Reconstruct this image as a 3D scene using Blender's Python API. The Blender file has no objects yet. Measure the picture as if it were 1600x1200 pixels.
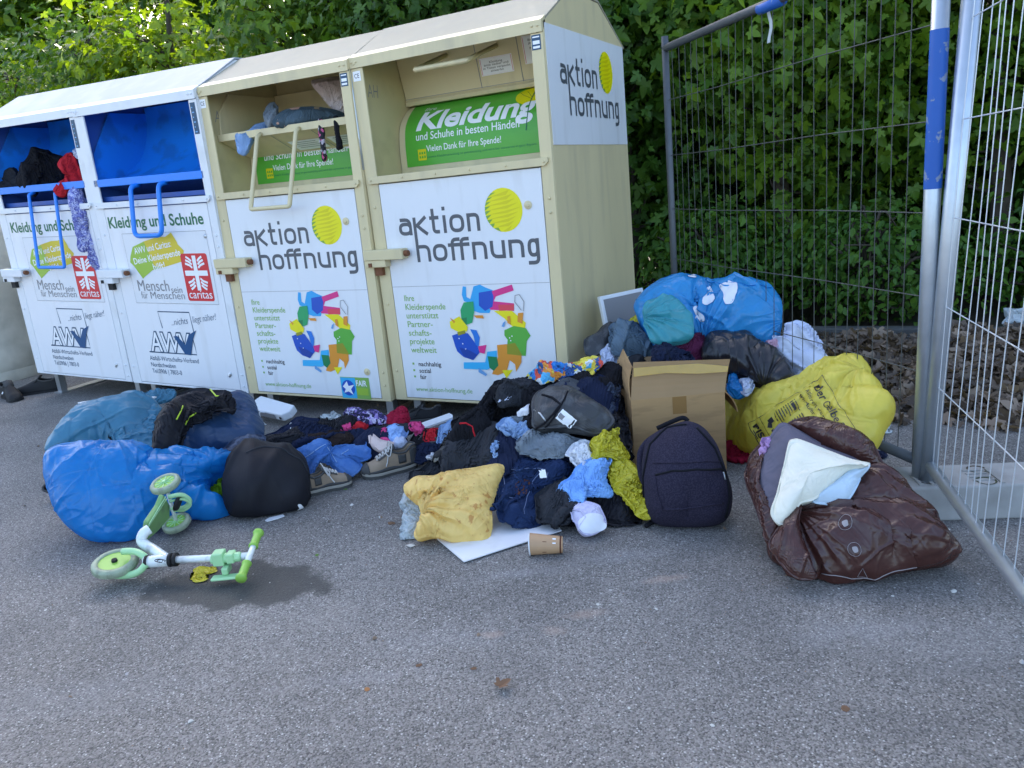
import bpy, math, random
import numpy as np
from mathutils import Vector, Matrix, Euler
rnd = random.Random(7)
rng = np.random.default_rng(11)
D2R = math.radians
SC = bpy.context.scene
COL = SC.collection

# ------------------------------------------------------------------ camera, world, sun, exposure
CF, CYAW, CPITCH, CROLL = 1187.117, 0.494394, 0.258083, 0.098328
CPOS = np.array([2.72535, -3.58008, 1.31282])
_f = np.array([-math.sin(CYAW)*math.cos(CPITCH), math.cos(CYAW)*math.cos(CPITCH), -math.sin(CPITCH)])
_r = np.array([math.cos(CYAW), math.sin(CYAW), 0.0])
_d = np.cross(_f, _r)
_c, _s = math.cos(CROLL), math.sin(CROLL)
CR = np.array([_c*_r+_s*_d, -_s*_r+_c*_d, _f])      # rows: right, down, forward
cam = bpy.data.cameras.new('camera'); cam_o = bpy.data.objects.new('camera', cam); COL.objects.link(cam_o)
cam.sensor_fit = 'HORIZONTAL'; cam.sensor_width = 36.0; cam.lens = CF/1600*36.0
cam.clip_start = 0.05; cam.clip_end = 500
cam_o.matrix_world = Matrix(((CR[0][0], -CR[1][0], -CR[2][0], CPOS[0]), (CR[0][1], -CR[1][1], -CR[2][1], CPOS[1]),
                             (CR[0][2], -CR[1][2], -CR[2][2], CPOS[2]), (0, 0, 0, 1)))
SC.camera = cam_o
SUN_EL, SUN_AZ = 31.0, 30.0        # sun stands behind the hedge: azimuth from +y towards -x
w = bpy.data.worlds.new('World'); SC.world = w; w.use_nodes = True
nt = w.node_tree
sky = nt.nodes.new('ShaderNodeTexSky'); sky.sky_type = 'NISHITA'; sky.sun_disc = False
sky.sun_elevation = D2R(SUN_EL); sky.sun_rotation = D2R(-SUN_AZ)
sky.dust_density = 3.0; sky.ozone_density = .7; sky.air_density = .85
bg = nt.nodes['Background']; nt.links.new(sky.outputs[0], bg.inputs[0]); bg.inputs[1].default_value = 0.15
sl = bpy.data.lights.new('sun', 'SUN'); sl.energy = 3.2; sl.angle = D2R(0.5); sl.color = (1.0, 0.93, 0.80)
so = bpy.data.objects.new('sun', sl); COL.objects.link(so)
_sd = Vector((-math.sin(D2R(SUN_AZ))*math.cos(D2R(SUN_EL)), math.cos(D2R(SUN_AZ))*math.cos(D2R(SUN_EL)), math.sin(D2R(SUN_EL))))
so.rotation_euler = _sd.to_track_quat('Z', 'Y').to_euler()
SC.view_settings.view_transform = 'Standard'; SC.view_settings.look = 'None'
SC.view_settings.exposure = 2.2; SC.view_settings.gamma = 1.0

# ------------------------------------------------------------------ survey helpers: photo pixel (1600x1200) -> world
def ray(x, y): return CR.T @ np.array([(x-800)/CF, (y-600)/CF, 1.0])
def atz(x, y, z=0.0):
    d = ray(x, y); return CPOS + d*(z-CPOS[2])/d[2]
def aty(x, y, Y=0.0):
    d = ray(x, y); return CPOS + d*(Y-CPOS[1])/d[1]
def atplane(x, y, P, N):
    d = ray(x, y); return CPOS + d*(np.dot(N, P-CPOS)/np.dot(N, d))
def proj(P):
    q = (np.asarray(P)-CPOS) @ CR.T
    return np.stack([800+CF*q[..., 0]/q[..., 2], 600+CF*q[..., 1]/q[..., 2]], -1)

# ------------------------------------------------------------------ numpy noise
def _hash(i, j, k, seed):
    h = (i*374761393 + j*668265263 + k*2147483647 + seed*1274126177) & 0xFFFFFFFF
    h = ((h ^ (h >> 13))*1274126177) & 0xFFFFFFFF
    h = h ^ (h >> 16)
    return (h & 0xFFFF)/32767.5-1.0
def noise(P, scale=1.0, seed=0):
    p = np.asarray(P, float)*scale
    i = np.floor(p).astype(np.int64); f = p-i; u = f*f*(3-2*f)
    r = 0
    for a in (0, 1):
        for b in (0, 1):
            for c in (0, 1):
                wgt = (u[..., 0] if a else 1-u[..., 0])*(u[..., 1] if b else 1-u[..., 1])*(u[..., 2] if c else 1-u[..., 2])
                r = r+wgt*_hash(i[..., 0]+a, i[..., 1]+b, i[..., 2]+c, seed)
    return r
def fbm(P, scale=1.0, seed=0, octv=3):
    r = 0; a = 1
    for o in range(octv):
        r = r+a*noise(P, scale*2**o, seed+o*17); a *= .5
    return r
def noise3(P, scale, seed): return np.stack([noise(P, scale, seed+k*31) for k in range(3)], -1)

# ------------------------------------------------------------------ objects
def tag(o, label=None, cat=None, group=None, kind=None):
    if label: o['label'] = label
    if cat: o['category'] = cat
    if group: o['group'] = group
    if kind: o['kind'] = kind
    return o
def empty(name, loc=(0, 0, 0), rot=(0, 0, 0), label=None, cat=None, group=None, kind=None):
    o = bpy.data.objects.new(name, None); COL.objects.link(o)
    o.location = loc; o.rotation_euler = rot; o.empty_display_size = .1
    return tag(o, label, cat, group, kind)
def mesh_obj(name, V, F, mats, parent=None, fm=None, smooth=False, bevel=0, subsurf=0, loc=None):
    me = bpy.data.meshes.new(name)
    me.from_pydata(np.asarray(V, float).tolist() if len(V) else [], [], F)
    if not isinstance(mats, (list, tuple)): mats = [mats]
    for m in mats: me.materials.append(m)
    if fm is not None: me.polygons.foreach_set('material_index', np.asarray(fm, np.int32))
    if smooth: me.polygons.foreach_set('use_smooth', np.ones(len(me.polygons), bool))
    me.validate(); me.update()
    o = bpy.data.objects.new(name, me); COL.objects.link(o)
    if parent: o.parent = parent
    if loc is not None: o.location = loc
    if bevel:
        b = o.modifiers.new('bevel', 'BEVEL'); b.width = bevel; b.segments = 2; b.limit_method = 'ANGLE'; b.angle_limit = D2R(35)
        b.harden_normals = False
    if subsurf:
        s = o.modifiers.new('subsurf', 'SUBSURF'); s.levels = s.render_levels = subsurf
    return o
class MB:
    def __init__(s): s.V = []; s.F = []; s.M = []; s.n = 0
    def add(s, V, F, m=0):
        V = np.asarray(V, float).reshape(-1, 3)
        s.V.append(V); s.F += [[i+s.n for i in f] for f in F]; s.M += [m]*len(F); s.n += len(V); return s
    def box(s, a, b, m=0):
        (x0, y0, z0), (x1, y1, z1) = a, b
        V = [(x0, y0, z0), (x1, y0, z0), (x1, y1, z0), (x0, y1, z0), (x0, y0, z1), (x1, y0, z1), (x1, y1, z1), (x0, y1, z1)]
        return s.add(V, [(0, 3, 2, 1), (4, 5, 6, 7), (0, 1, 5, 4), (1, 2, 6, 5), (2, 3, 7, 6), (3, 0, 4, 7)], m)
    def prism(s, poly, ex, m=0):            # poly: 3-D points of a planar outline, ex: extrusion vector
        P = np.asarray(poly, float); n = len(P); Q = P+np.asarray(ex, float)
        return s.add(np.vstack([P, Q]), [list(range(n))[::-1], list(range(n, 2*n))]+[(i, (i+1) % n, n+(i+1) % n, n+i) for i in range(n)], m)
    def tube(s, path, r, k=8, m=0, closed=False, cap=True):
        P = np.asarray(path, float); n = len(P)
        R = np.full(n, r) if np.isscalar(r) else np.asarray(r, float)
        T = (np.roll(P, -1, 0)-np.roll(P, 1, 0)) if closed else np.gradient(P, axis=0)
        T /= np.linalg.norm(T, axis=1)[:, None]+1e-12
        up = np.array([0, 0, 1.0]) if abs(T[0][2]) < .9 else np.array([1.0, 0, 0])
        U = np.cross(T[0], up); U /= np.linalg.norm(U); rings = []
        for i in range(n):
            U = U-T[i]*np.dot(U, T[i]); U /= np.linalg.norm(U)+1e-12; B = np.cross(T[i], U)
            a = np.arange(k)*2*math.pi/k
            rings.append(P[i]+R[i]*(np.cos(a)[:, None]*U+np.sin(a)[:, None]*B))
        F = []
        for i in range(n if closed else n-1):
            j = (i+1) % n
            F += [(i*k+q, i*k+(q+1) % k, j*k+(q+1) % k, j*k+q) for q in range(k)]
        if cap and not closed: F += [list(range(k))[::-1], list(range((n-1)*k, n*k))]
        return s.add(np.vstack(rings), F, m)
    def lathe(s, prof, c=(0, 0, 0), ax=(0, 0, 1), k=24, m=0):    # prof: list of (r, h)
        ax = np.asarray(ax, float); ax /= np.linalg.norm(ax)
        u = np.cross(ax, [0, 0, 1.0] if abs(ax[2]) < .9 else [1.0, 0, 0]); u /= np.linalg.norm(u); v = np.cross(ax, u)
        a = np.arange(k)*2*math.pi/k
        V = [np.asarray(c)+ax*h+max(r, 1e-4)*(np.cos(a)[:, None]*u+np.sin(a)[:, None]*v) for r, h in prof]
        n = len(prof); F = [(i*k+q, i*k+(q+1) % k, (i+1)*k+(q+1) % k, (i+1)*k+q) for i in range(n-1) for q in range(k)]
        return s.add(np.vstack(V), F, m)
    def disc(s, c, ax, r, k=20, m=0, h=.002):
        return s.lathe([(0, 0), (r, 0), (r, h), (0, h)], c, ax, k, m)
    def build(s, name, mats, parent=None, **kw):
        return mesh_obj(name, np.vstack(s.V), s.F, mats, parent, fm=s.M, **kw)
def arc(c, r, a0, a1, n=8):      # 2-D arc, degrees
    t = np.radians(np.linspace(a0, a1, n)); return [(c[0]+r*math.cos(q), c[1]+r*math.sin(q)) for q in t]
def rounded(path, r, n=5):
    P = [np.asarray(p, float) for p in path]; out = [P[0]]
    for i in range(1, len(P)-1):
        a = P[i-1]-P[i]; b = P[i+1]-P[i]; la, lb = np.linalg.norm(a), np.linalg.norm(b); q = min(r, la*.49, lb*.49)
        p0 = P[i]+a/la*q; p2 = P[i]+b/lb*q
        for t in np.linspace(0, 1, n): out.append((1-t)**2*p0+2*t*(1-t)*P[i]+t*t*p2)
    return out+[P[-1]]
def catmull(P, n=8, closed=True):
    P = np.asarray(P, float); m = len(P); out = []
    for i in range(m if closed else m-1):
        if closed: a, b, c, d = P[i-1], P[i], P[(i+1) % m], P[(i+2) % m]
        else: a, b, c, d = P[max(i-1, 0)], P[i], P[i+1], P[min(i+2, m-1)]
        for t in np.arange(n)/n:
            out.append(.5*((2*b)+(-a+c)*t+(2*a-5*b+4*c-d)*t*t+(-a+3*b-3*c+d)*t**3))
    if not closed: out.append(P[-1])
    return np.array(out)

# ------------------------------------------------------------------ materials
def mat(name, col, rough=.6, metal=0.0, var=.0, vscale=6.0, col2=None, c2amt=0.0, c2scale=3.0, bump=0.0, bscale=80.0, bump2=0.0, b2scale=15.0,
        spec=.5, ridge=0.0, rscale=12.0, trans=0.0, alpha=1.0, sheen=0.0, coat=0.0, emit=None, stretch=None, c2lo=.5, c2hi=.6):
    m = bpy.data.materials.new(name); m.use_nodes = True
    t = m.node_tree; N = t.nodes; L = t.links; b = N['Principled BSDF']
    b.inputs['Roughness'].default_value = rough; b.inputs['Metallic'].default_value = metal
    b.inputs['Specular IOR Level'].default_value = spec
    if sheen: b.inputs['Sheen Weight'].default_value = sheen
    if coat: b.inputs['Coat Weight'].default_value = coat; b.inputs['Coat Roughness'].default_value = .15
    b.inputs['Alpha'].default_value = alpha
    tc = N.new('ShaderNodeTexCoord'); vec = tc.outputs['Object']
    if stretch:
        mp = N.new('ShaderNodeMapping'); mp.inputs['Scale'].default_value = stretch; L.new(vec, mp.inputs[0]); vec = mp.outputs[0]
    def nz(scale, detail=4.0, dist=0.0):
        n = N.new('ShaderNodeTexNoise'); n.inputs['Scale'].default_value = scale; n.inputs['Detail'].default_value = detail
        n.inputs['Distortion'].default_value = dist; L.new(vec, n.inputs['Vector']); return n.outputs['Fac']
    c = (*col, 1.0); last = None
    if var:
        mx = N.new('ShaderNodeMix'); mx.data_type = 'RGBA'
        mx.inputs[6].default_value = tuple(max(0, q*(1-var)) for q in col)+(1,); mx.inputs[7].default_value = tuple(min(1, q*(1+var)) for q in col)+(1,)
        L.new(nz(vscale), mx.inputs[0]); last = mx.outputs[2]
    if col2 is not None:
        r = N.new('ShaderNodeValToRGB'); r.color_ramp.elements[0].position = c2lo; r.color_ramp.elements[1].position = c2hi
        L.new(nz(c2scale, 8.0), r.inputs[0])
        ml = N.new('ShaderNodeMath'); ml.operation = 'MULTIPLY'; ml.inputs[1].default_value = c2amt; L.new(r.outputs[0], ml.inputs[0])
        mx = N.new('ShaderNodeMix'); mx.data_type = 'RGBA'; L.new(ml.outputs[0], mx.inputs[0])
        if last: L.new(last, mx.inputs[6])
        else: mx.inputs[6].default_value = c
        mx.inputs[7].default_value = (*col2, 1); last = mx.outputs[2]
    if last: L.new(last, b.inputs['Base Color'])
    else: b.inputs['Base Color'].default_value = c
    prev = None
    for amt, sc_, dist in ((bump2, b2scale, 0.6), (bump, bscale, 0.0)):
        if amt:
            bp = N.new('ShaderNodeBump'); bp.inputs['Strength'].default_value = amt; bp.inputs['Distance'].default_value = .01 if sc_ < 60 else .002
            L.new(nz(sc_, 5.0, dist), bp.inputs['Height'])
            if prev: L.new(prev, bp.inputs['Normal'])
            prev = bp.outputs[0]
    if ridge:
        for sc_, amt in ((rscale, ridge), (rscale*3.1, ridge*.6)):
            n = N.new('ShaderNodeTexNoise'); n.noise_type = 'RIDGED_MULTIFRACTAL'; n.normalize = True; n.inputs['Scale'].default_value = sc_; n.inputs['Detail'].default_value = 3; n.inputs['Distortion'].default_value = .8; L.new(vec, n.inputs['Vector'])
            bp = N.new('ShaderNodeBump'); bp.inputs['Strength'].default_value = amt; bp.inputs['Distance'].default_value = .12/sc_; L.new(n.outputs['Fac'], bp.inputs['Height'])
            if prev: L.new(prev, bp.inputs['Normal'])
            prev = bp.outputs[0]
    if prev: L.new(prev, b.inputs['Normal'])
    if trans:
        tr = N.new('ShaderNodeBsdfTranslucent'); ms = N.new('ShaderNodeMixShader'); ms.inputs[0].default_value = trans
        if last: L.new(last, tr.inputs[0])
        else: tr.inputs[0].default_value = c
        L.new(b.outputs[0], ms.inputs[1]); L.new(tr.outputs[0], ms.inputs[2]); L.new(ms.outputs[0], N['Material Output'].inputs[0])
    m.diffuse_color = c
    return m
def flat(name, col, rough=.5): return mat(name, col, rough)

# ------------------------------------------------------------------ lettering (built-in font, filled and turned into meshes)
def text_geo(s, bold=0.0, shear=0.0):
    cu = bpy.data.curves.new('t', 'FONT'); cu.body = s; cu.size = 1.0; cu.offset = bold; cu.shear = shear; cu.resolution_u = 4; cu.fill_mode = 'FRONT'
    o = bpy.data.objects.new('t', cu); COL.objects.link(o)
    me = o.to_mesh()
    V = np.array([v.co[:] for v in me.vertices]).reshape(-1, 3); F = [list(p.vertices) for p in me.polygons]
    o.to_mesh_clear(); bpy.data.objects.remove(o); bpy.data.curves.remove(cu)
    return V[:, :2], F
CAP = text_geo('H')[0][:, 1].max()
def fit_text(s, x0, x1, base, cap, bold=0.0, shear=0.0):
    V, F = text_geo(s, bold, shear)
    a, b = V[:, 0].min(), V[:, 0].max()
    return np.stack([x0+(V[:, 0]-a)/(b-a)*(x1-x0), base+V[:, 1]/CAP*cap], 1), F
def slice_geo(V, F, axis, levels):
    import bmesh
    bm = bmesh.new(); vs = [bm.verts.new((x, y, 0)) for x, y in V]
    for f in F:
        try: bm.faces.new([vs[i] for i in f])
        except ValueError: pass
    for q in levels:
        bmesh.ops.bisect_plane(bm, geom=bm.verts[:]+bm.edges[:]+bm.faces[:], dist=1e-6, plane_co=(q, 0, 0) if axis == 0 else (0, q, 0), plane_no=(1, 0, 0) if axis == 0 else (0, 1, 0))
    bm.verts.index_update(); V = np.array([v.co[:2] for v in bm.verts]); F = [[v.index for v in f.verts] for f in bm.faces]; bm.free()
    return V, F
class Decal:                                  # flat prints collected layer by layer on a panel
    def __init__(s, fn, cut=None): s.mb = MB(); s.fn = fn; s.mats = []; s.n = 0; s.cut = cut
    def mi(s, m):
        if m not in s.mats: s.mats.append(m)
        return s.mats.index(m)
    def add(s, V2, F, m, lift=0):
        V2 = np.asarray(V2, float)
        if s.cut: V2, F = slice_geo(V2, F, s.cut[0], s.cut[1])
        s.n += 1; s.mb.add([s.fn(x, y, .0005*(lift+1)+.00002*s.n) for x, y in V2], F, s.mi(m))
    def poly(s, P, m, lift=0): s.add(P, [list(range(len(P)))], m, lift)
    def text(s, t, x0, x1, base, cap, m, bold=0., shear=0., lift=0, rot=0.):
        V, F = fit_text(t, x0, x1, base, cap, bold, shear)
        if rot:
            c, q = math.cos(rot), math.sin(rot); W = V-[x0, base]; V = np.stack([x0+c*W[:, 0]-q*W[:, 1], base+q*W[:, 0]+c*W[:, 1]], 1)
        s.add(V, F, m, lift)
    def ribbon(s, P, wd, m, closed=False, lift=0):
        P = np.asarray(P, float); n = len(P)
        T = (np.roll(P, -1, 0)-np.roll(P, 1, 0)) if closed else np.gradient(P, axis=0)
        T /= np.linalg.norm(T, axis=1)[:, None]+1e-9; Nn = np.stack([-T[:, 1], T[:, 0]], 1)*wd/2
        k = n if closed else n-1
        s.add(np.vstack([P+Nn, P-Nn]), [(i, n+i, n+(i+1) % n, (i+1) % n) for i in range(k)], m, lift)
    def rect(s, x0, y0, x1, y1, m, lift=0): s.poly([(x0, y0), (x1, y0), (x1, y1), (x0, y1)], m, lift)
    def disc(s, c, rx, ry, m, lift=0, k=28): s.poly([(c[0]+rx*math.cos(a), c[1]+ry*math.sin(a)) for a in np.arange(k)*2*math.pi/k], m, lift)
    def build(s, name, parent): return s.mb.build(name, s.mats, parent)
RING = [
 ('lblue', [(0.557, 0.791), (0.578, 0.788), (0.573, 0.732), (0.596, 0.72), (0.625, 0.789), (0.666, 0.798), (0.697, 0.782), (0.748, 0.763), (0.74, 0.694), (0.707, 0.641), (0.647, 0.642), (0.608, 0.654), (0.6, 0.696), (0.554, 0.708), (0.545, 0.744)]),
 ('pink', [(0.707, 0.753), (0.861, 0.793), (0.868, 0.761), (0.757, 0.731), (0.741, 0.705), (0.863, 0.692), (0.859, 0.651), (0.716, 0.659), (0.688, 0.706)]),
 ('red', [(0.766, 0.687), (0.863, 0.686), (0.859, 0.655), (0.768, 0.652)]),
 ('dblue', [(0.654, 0.754), (0.735, 0.764), (0.744, 0.729), (0.731, 0.676), (0.682, 0.653), (0.646, 0.683)]),
 ('yel', [(0.735, 0.653), (0.846, 0.652), (0.923, 0.587), (0.913, 0.552), (0.855, 0.552), (0.796, 0.611)]),
 ('grn', [(0.789, 0.546), (0.85, 0.57), (0.92, 0.558), (0.944, 0.517), (0.919, 0.488), (0.904, 0.405), (0.787, 0.409), (0.803, 0.493), (0.786, 0.517)]),
 ('org', [(0.734, 0.463), (0.794, 0.469), (0.878, 0.405), (0.875, 0.369), (0.836, 0.314), (0.834, 0.356), (0.804, 0.379), (0.777, 0.312), (0.721, 0.292), (0.684, 0.297), (0.733, 0.396)]),
 ('olv', [(0.797, 0.469), (0.847, 0.476), (0.885, 0.405), (0.792, 0.413)]),
 ('yel', [(0.751, 0.321), (0.818, 0.325), (0.773, 0.275)]),
 ('cyan', [(0.509, 0.361), (0.648, 0.364), (0.669, 0.425), (0.73, 0.432), (0.721, 0.353), (0.656, 0.321), (0.504, 0.323)]),
 ('dgrn', [(0.668, 0.399), (0.726, 0.396), (0.731, 0.347), (0.697, 0.316), (0.672, 0.334)]),
 ('dblue', [(0.452, 0.515), (0.517, 0.534), (0.558, 0.528), (0.611, 0.455), (0.62, 0.419), (0.574, 0.375), (0.513, 0.392), (0.475, 0.423), (0.465, 0.454)]),
 ('blue', [(0.575, 0.552), (0.615, 0.546), (0.631, 0.504), (0.617, 0.449), (0.599, 0.467), (0.591, 0.516)]),
 ('navy', [(0.492, 0.448), (0.56, 0.43), (0.605, 0.406), (0.567, 0.375), (0.514, 0.398)]),
 ('pink', [(0.615, 0.455), (0.669, 0.464), (0.651, 0.413), (0.62, 0.419)]),
 ('grn2', [(0.527, 0.661), (0.553, 0.702), (0.615, 0.707), (0.614, 0.648), (0.593, 0.588), (0.55, 0.576), (0.527, 0.613)]),
 ('dgrn', [(0.527, 0.613), (0.563, 0.619), (0.557, 0.576), (0.53, 0.583)]),
 ('yel', [(0.448, 0.595), (0.515, 0.625), (0.563, 0.564), (0.553, 0.54), (0.503, 0.534), (0.45, 0.558)]),
 ('olv', [(0.489, 0.534), (0.54, 0.546), (0.544, 0.528), (0.494, 0.515)]),
 ('org', [(0.452, 0.619), (0.486, 0.595), (0.475, 0.586)]),
 ('org', [(0.609, 0.63), (0.666, 0.63), (0.671, 0.612), (0.624, 0.615)]),
 ('org', [(0.883, 0.64), (0.915, 0.643), (0.903, 0.582), (0.875, 0.593)]),
 ('org', [(0.817, 0.623), (0.834, 0.625), (0.832, 0.576), (0.813, 0.588)]),
 ('sky', [(0.603, 0.332), (0.654, 0.296), (0.645, 0.284), (0.6, 0.307)]),
 ('sky', [(0.787, 0.588), (0.804, 0.599), (0.791, 0.564), (0.776, 0.567)]),
]
M = {}
def mm(k, *a, **kw):
    if k not in M: M[k] = mat(k, *a, **kw)
    return M[k]
mm('cream_paint', (.66, .56, .325), .42, var=.06, vscale=3, col2=(.42, .36, .24), c2amt=.55, c2scale=4, c2lo=.50, c2hi=.78, bump=.05, bscale=250, stretch=(2.2, 2.2, .45))
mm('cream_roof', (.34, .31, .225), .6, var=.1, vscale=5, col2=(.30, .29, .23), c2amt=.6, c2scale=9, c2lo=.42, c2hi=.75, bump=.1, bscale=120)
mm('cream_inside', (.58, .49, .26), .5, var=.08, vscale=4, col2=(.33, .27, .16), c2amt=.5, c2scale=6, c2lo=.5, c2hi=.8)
mm('white_paint', (.74, .76, .78), .35, var=.03, vscale=3, col2=(.50, .50, .48), c2amt=.5, c2scale=5, c2lo=.56, c2hi=.85, bump=.03, bscale=200)
mm('white_roof_shaded', (.33, .37, .41), .5, var=.05, vscale=4, col2=(.45, .47, .46), c2amt=.5, c2scale=7, c2lo=.5, c2hi=.8)  # white paint darkened and blued: the roof's shade is put into the colour
mm('white_panel', (.78, .79, .81), .32, var=.02, col2=(.48, .47, .43), c2amt=.45, c2scale=4, c2lo=.55, c2hi=.85, stretch=(2.5, 2.5, .5), bump2=.05, b2scale=4)
mm('print_panel', (.74, .76, .78), .25, var=.02, col2=(.46, .45, .42), c2amt=.4, c2scale=5, c2lo=.56, c2hi=.85, stretch=(2.5, 2.5, .5), bump2=.05, b2scale=4)
mm('blue_paint', (.012, .22, .78), .35, var=.1, vscale=5, col2=(.02, .08, .25), c2amt=.4, c2scale=6)
mm('blue_bar', (.015, .22, .78), .3, var=.08)
mm('blue_deep', (.03, .10, .38), .45, var=.1)  # darker blue for the inner housing and hatch underside
mm('dark_gap', (.02, .02, .02), .8)
mm('steel', (.55, .57, .58), .35, metal=.8, var=.1)
mm('zinc', (.50, .55, .60), .38, metal=.75, var=.15, vscale=20, bump=.05, bscale=60)
mm('rust', (.18, .07, .03), .8, var=.4, vscale=60)
mm('ink_grey', (.085, .095, .11), .4); mm('ink_black', (.02, .02, .025), .45); mm('ink_green', (.01, .14, .06), .4); mm('ink_lime', (.22, .42, .09), .4)
mm('ink_white', (.85, .86, .87), .4); mm('ink_navy', (.01, .06, .13), .4); mm('ink_blue', (.0, .07, .20), .4); mm('ink_red', (.62, .02, .03), .4); mm('ink_mid', (.22, .22, .23), .45)
mm('poster_green', (.09, .40, .035), .35, var=.05); mm('sun_yellow', (.80, .73, .0), .4); mm('sun_gold', (.68, .60, .0), .4); mm('sun_leaf', (.20, .38, .05), .4)
mm('lime_patch', (.32, .50, .05), .4); mm('gold_patch', (.66, .52, .03), .4)
for k, c in dict(lblue=(.03, .36, .72), pink=(.70, .03, .22), red=(.72, .06, .09), dblue=(.01, .08, .46), yel=(.82, .72, .01), grn=(.10, .40, .05), org=(.72, .28, .03), olv=(.28, .28, .02),
                 cyan=(.04, .42, .74), dgrn=(.01, .20, .07), blue=(.02, .18, .60), navy=(.01, .05, .30), grn2=(.02, .34, .12), sky=(.14, .34, .62)).items(): mm('ink_'+k+'_print', c, .4)

def logo(D, dx, dz):
    m = M['ink_grey']; wd = .0195; h = wd/2
    def P(*pts, r=0, closed=False):
        q = [(x+dx, z+dz) for x, z in pts]
        if r: q = rounded(q, r)
        D.ribbon(q, wd, m, closed)
    b, t = 1.083+h, 1.178-h
    def stem(x, z0, z1): P((x, z0), (x, (z0+z1)/2), (x, z1))
    def ring(l, r, b, t):
        c = ((l+r)/2, (b+t)/2); a, e = (r-l)/2, (t-b)/2
        P(*[(c[0]+a*math.copysign(abs(math.cos(q))**.75, math.cos(q)), c[1]+e*math.copysign(abs(math.sin(q))**.75, math.sin(q))) for q in np.arange(28)*2*math.pi/28], closed=True)
    def arch(l, r, b, t): P((l, t-.004), (l+.012, t), (r, t), (r, b-h), r=.036); stem(l, b-h, t+h)
    # aktion
    P((.196, t), (.262, t), (.262, b-h), r=.035); ring(.194, .262, b, b+.052)
    stem(.292, .933, t+h); P((.300, 1.128), (.33, 1.15), (.368, t+h)); P((.308, 1.134), (.335, 1.11), (.372, b-h))
    P((.415, 1.217), (.415, b), (.452, b), r=.02); P((.392, t), (.42, t), (.452, t))
    stem(.487, b-h, t+h); P((.487, 1.203), (.487, 1.213), (.487, 1.223))
    ring(.527, .60, b, t); arch(.637, .705-h, b, t)
    # hoffnung
    b, t = .933+h, 1.027-h
    P((.292, t-.004), (.304, t), (.365, t), (.365, b-h), r=.036)
    ring(.40, .474, b, t)
    for x in (.52, .577): P((x+.05, 1.056-h), (x, 1.056-h), (x, b-h), r=.025)
    P((.492, t), (.55, t), (.628, t))
    arch(.652, .722, b, t)
    P((.762, t+h), (.762, b), (.832, b), (.832, b+.01), r=.034); stem(.832, b-h, t+h)
    arch(.872, .942, b, t)
    ring(.982, 1.03, b, t); stem(1.03, b-.012, t+h); P((1.03, b+.01), (1.03, .903), (.972, .903), r=.03)
    # sun
    c = (.853+dx, 1.18+dz); R = .112
    D.disc(c, R*.98, R, M['sun_yellow'])
    for i in range(9):
        z = c[1]+R*(.80-i*.2); z2 = z-R*.17
        xl = lambda q: c[0]-math.sqrt(max(0, R*R-(q-c[1])**2))*.98
        D.poly([(xl(z), z), (xl(z2), z2), (xl(z)+R*(.32-.02*abs(i-4)), (z+z2)/2+.012)], M['sun_leaf'], 1)
        D.poly([(xl(z2)+R*.1, z2), (c[0]+R*(.9-.13*abs(i-4)), z+.01), (c[0]+R*.2, z2+.004)], M['sun_gold'], 1)

def door_print(parent, sticker):
    D = Decal(lambda x, z, l: (x, -.012-l, z)); logo(D, 0, 0)
    D.build('logo_print', parent)
    D = Decal(lambda x, z, l: (x, -.0125-l, z)); g = M['ink_lime']
    z = .715
    for s, x1 in (('Ihre', .225), ('Kleiderspende', .429), ('unterstützt', .375), ('Partner-', .33), ('schafts-', .315), ('projekte', .328), ('weltweit', .335)):
        D.text(s, .158, x1, z, .034, g, .006); z -= .0505
    for s, x1, z in (('nachhaltig', .354, .331), ('sozial', .278, .291), ('fair', .242, .253)):
        D.text(s, .198, x1, z, .026, M['ink_black'], .01); D.rect(.155, z+.008, .168, z+.02, g)
    D.text('www.aktion-hoffnung.de', .157, .543, .178, .026, g, .0)
    D.build('campaign_print', parent); D = Decal(lambda x, z, l: (x, -.0125-l, z))
    for i, (k, P) in enumerate(RING): D.poly(P, M['ink_'+k+'_print'], 1+i*.35)
    D.ribbon([(.905, .655), (.87, .70), (.875, .735), (.90, .74), (.925, .70), (.915, .65)], .004, M['ink_mid'], lift=8)
    for x, z in ((.50, .50), (.52, .47), (.535, .44), (.82, .505), (.835, .515), (.825, .49)): D.disc((x, z), .004, .004, M['ink_white'], 14, 8)
    D.build('ring_print', parent)
    if sticker:
        D = Decal(lambda x, z, l: (x, -.0125-l, z)); D.rect(.785, .125, 1.005, .262, M['ink_lime'], 1); D.rect(.787, .128, .90, .258, M['ink_cyan_print'], 2); D.disc((.842, .193), .05, .05, M['ink_dblue_print'], 3)
        D.poly([(.80, .20), (.835, .235), (.845, .205), (.89, .215), (.86, .185), (.875, .15), (.84, .17), (.805, .16), (.82, .185)], M['ink_white'], 4)
        D.text('FAIR', .905, .985, .208, .035, M['ink_white'], .02, lift=3); D.rect(.905, .15, .99, .195, M['lime_patch'], 3); D.build('fair_sticker', parent)

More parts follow.
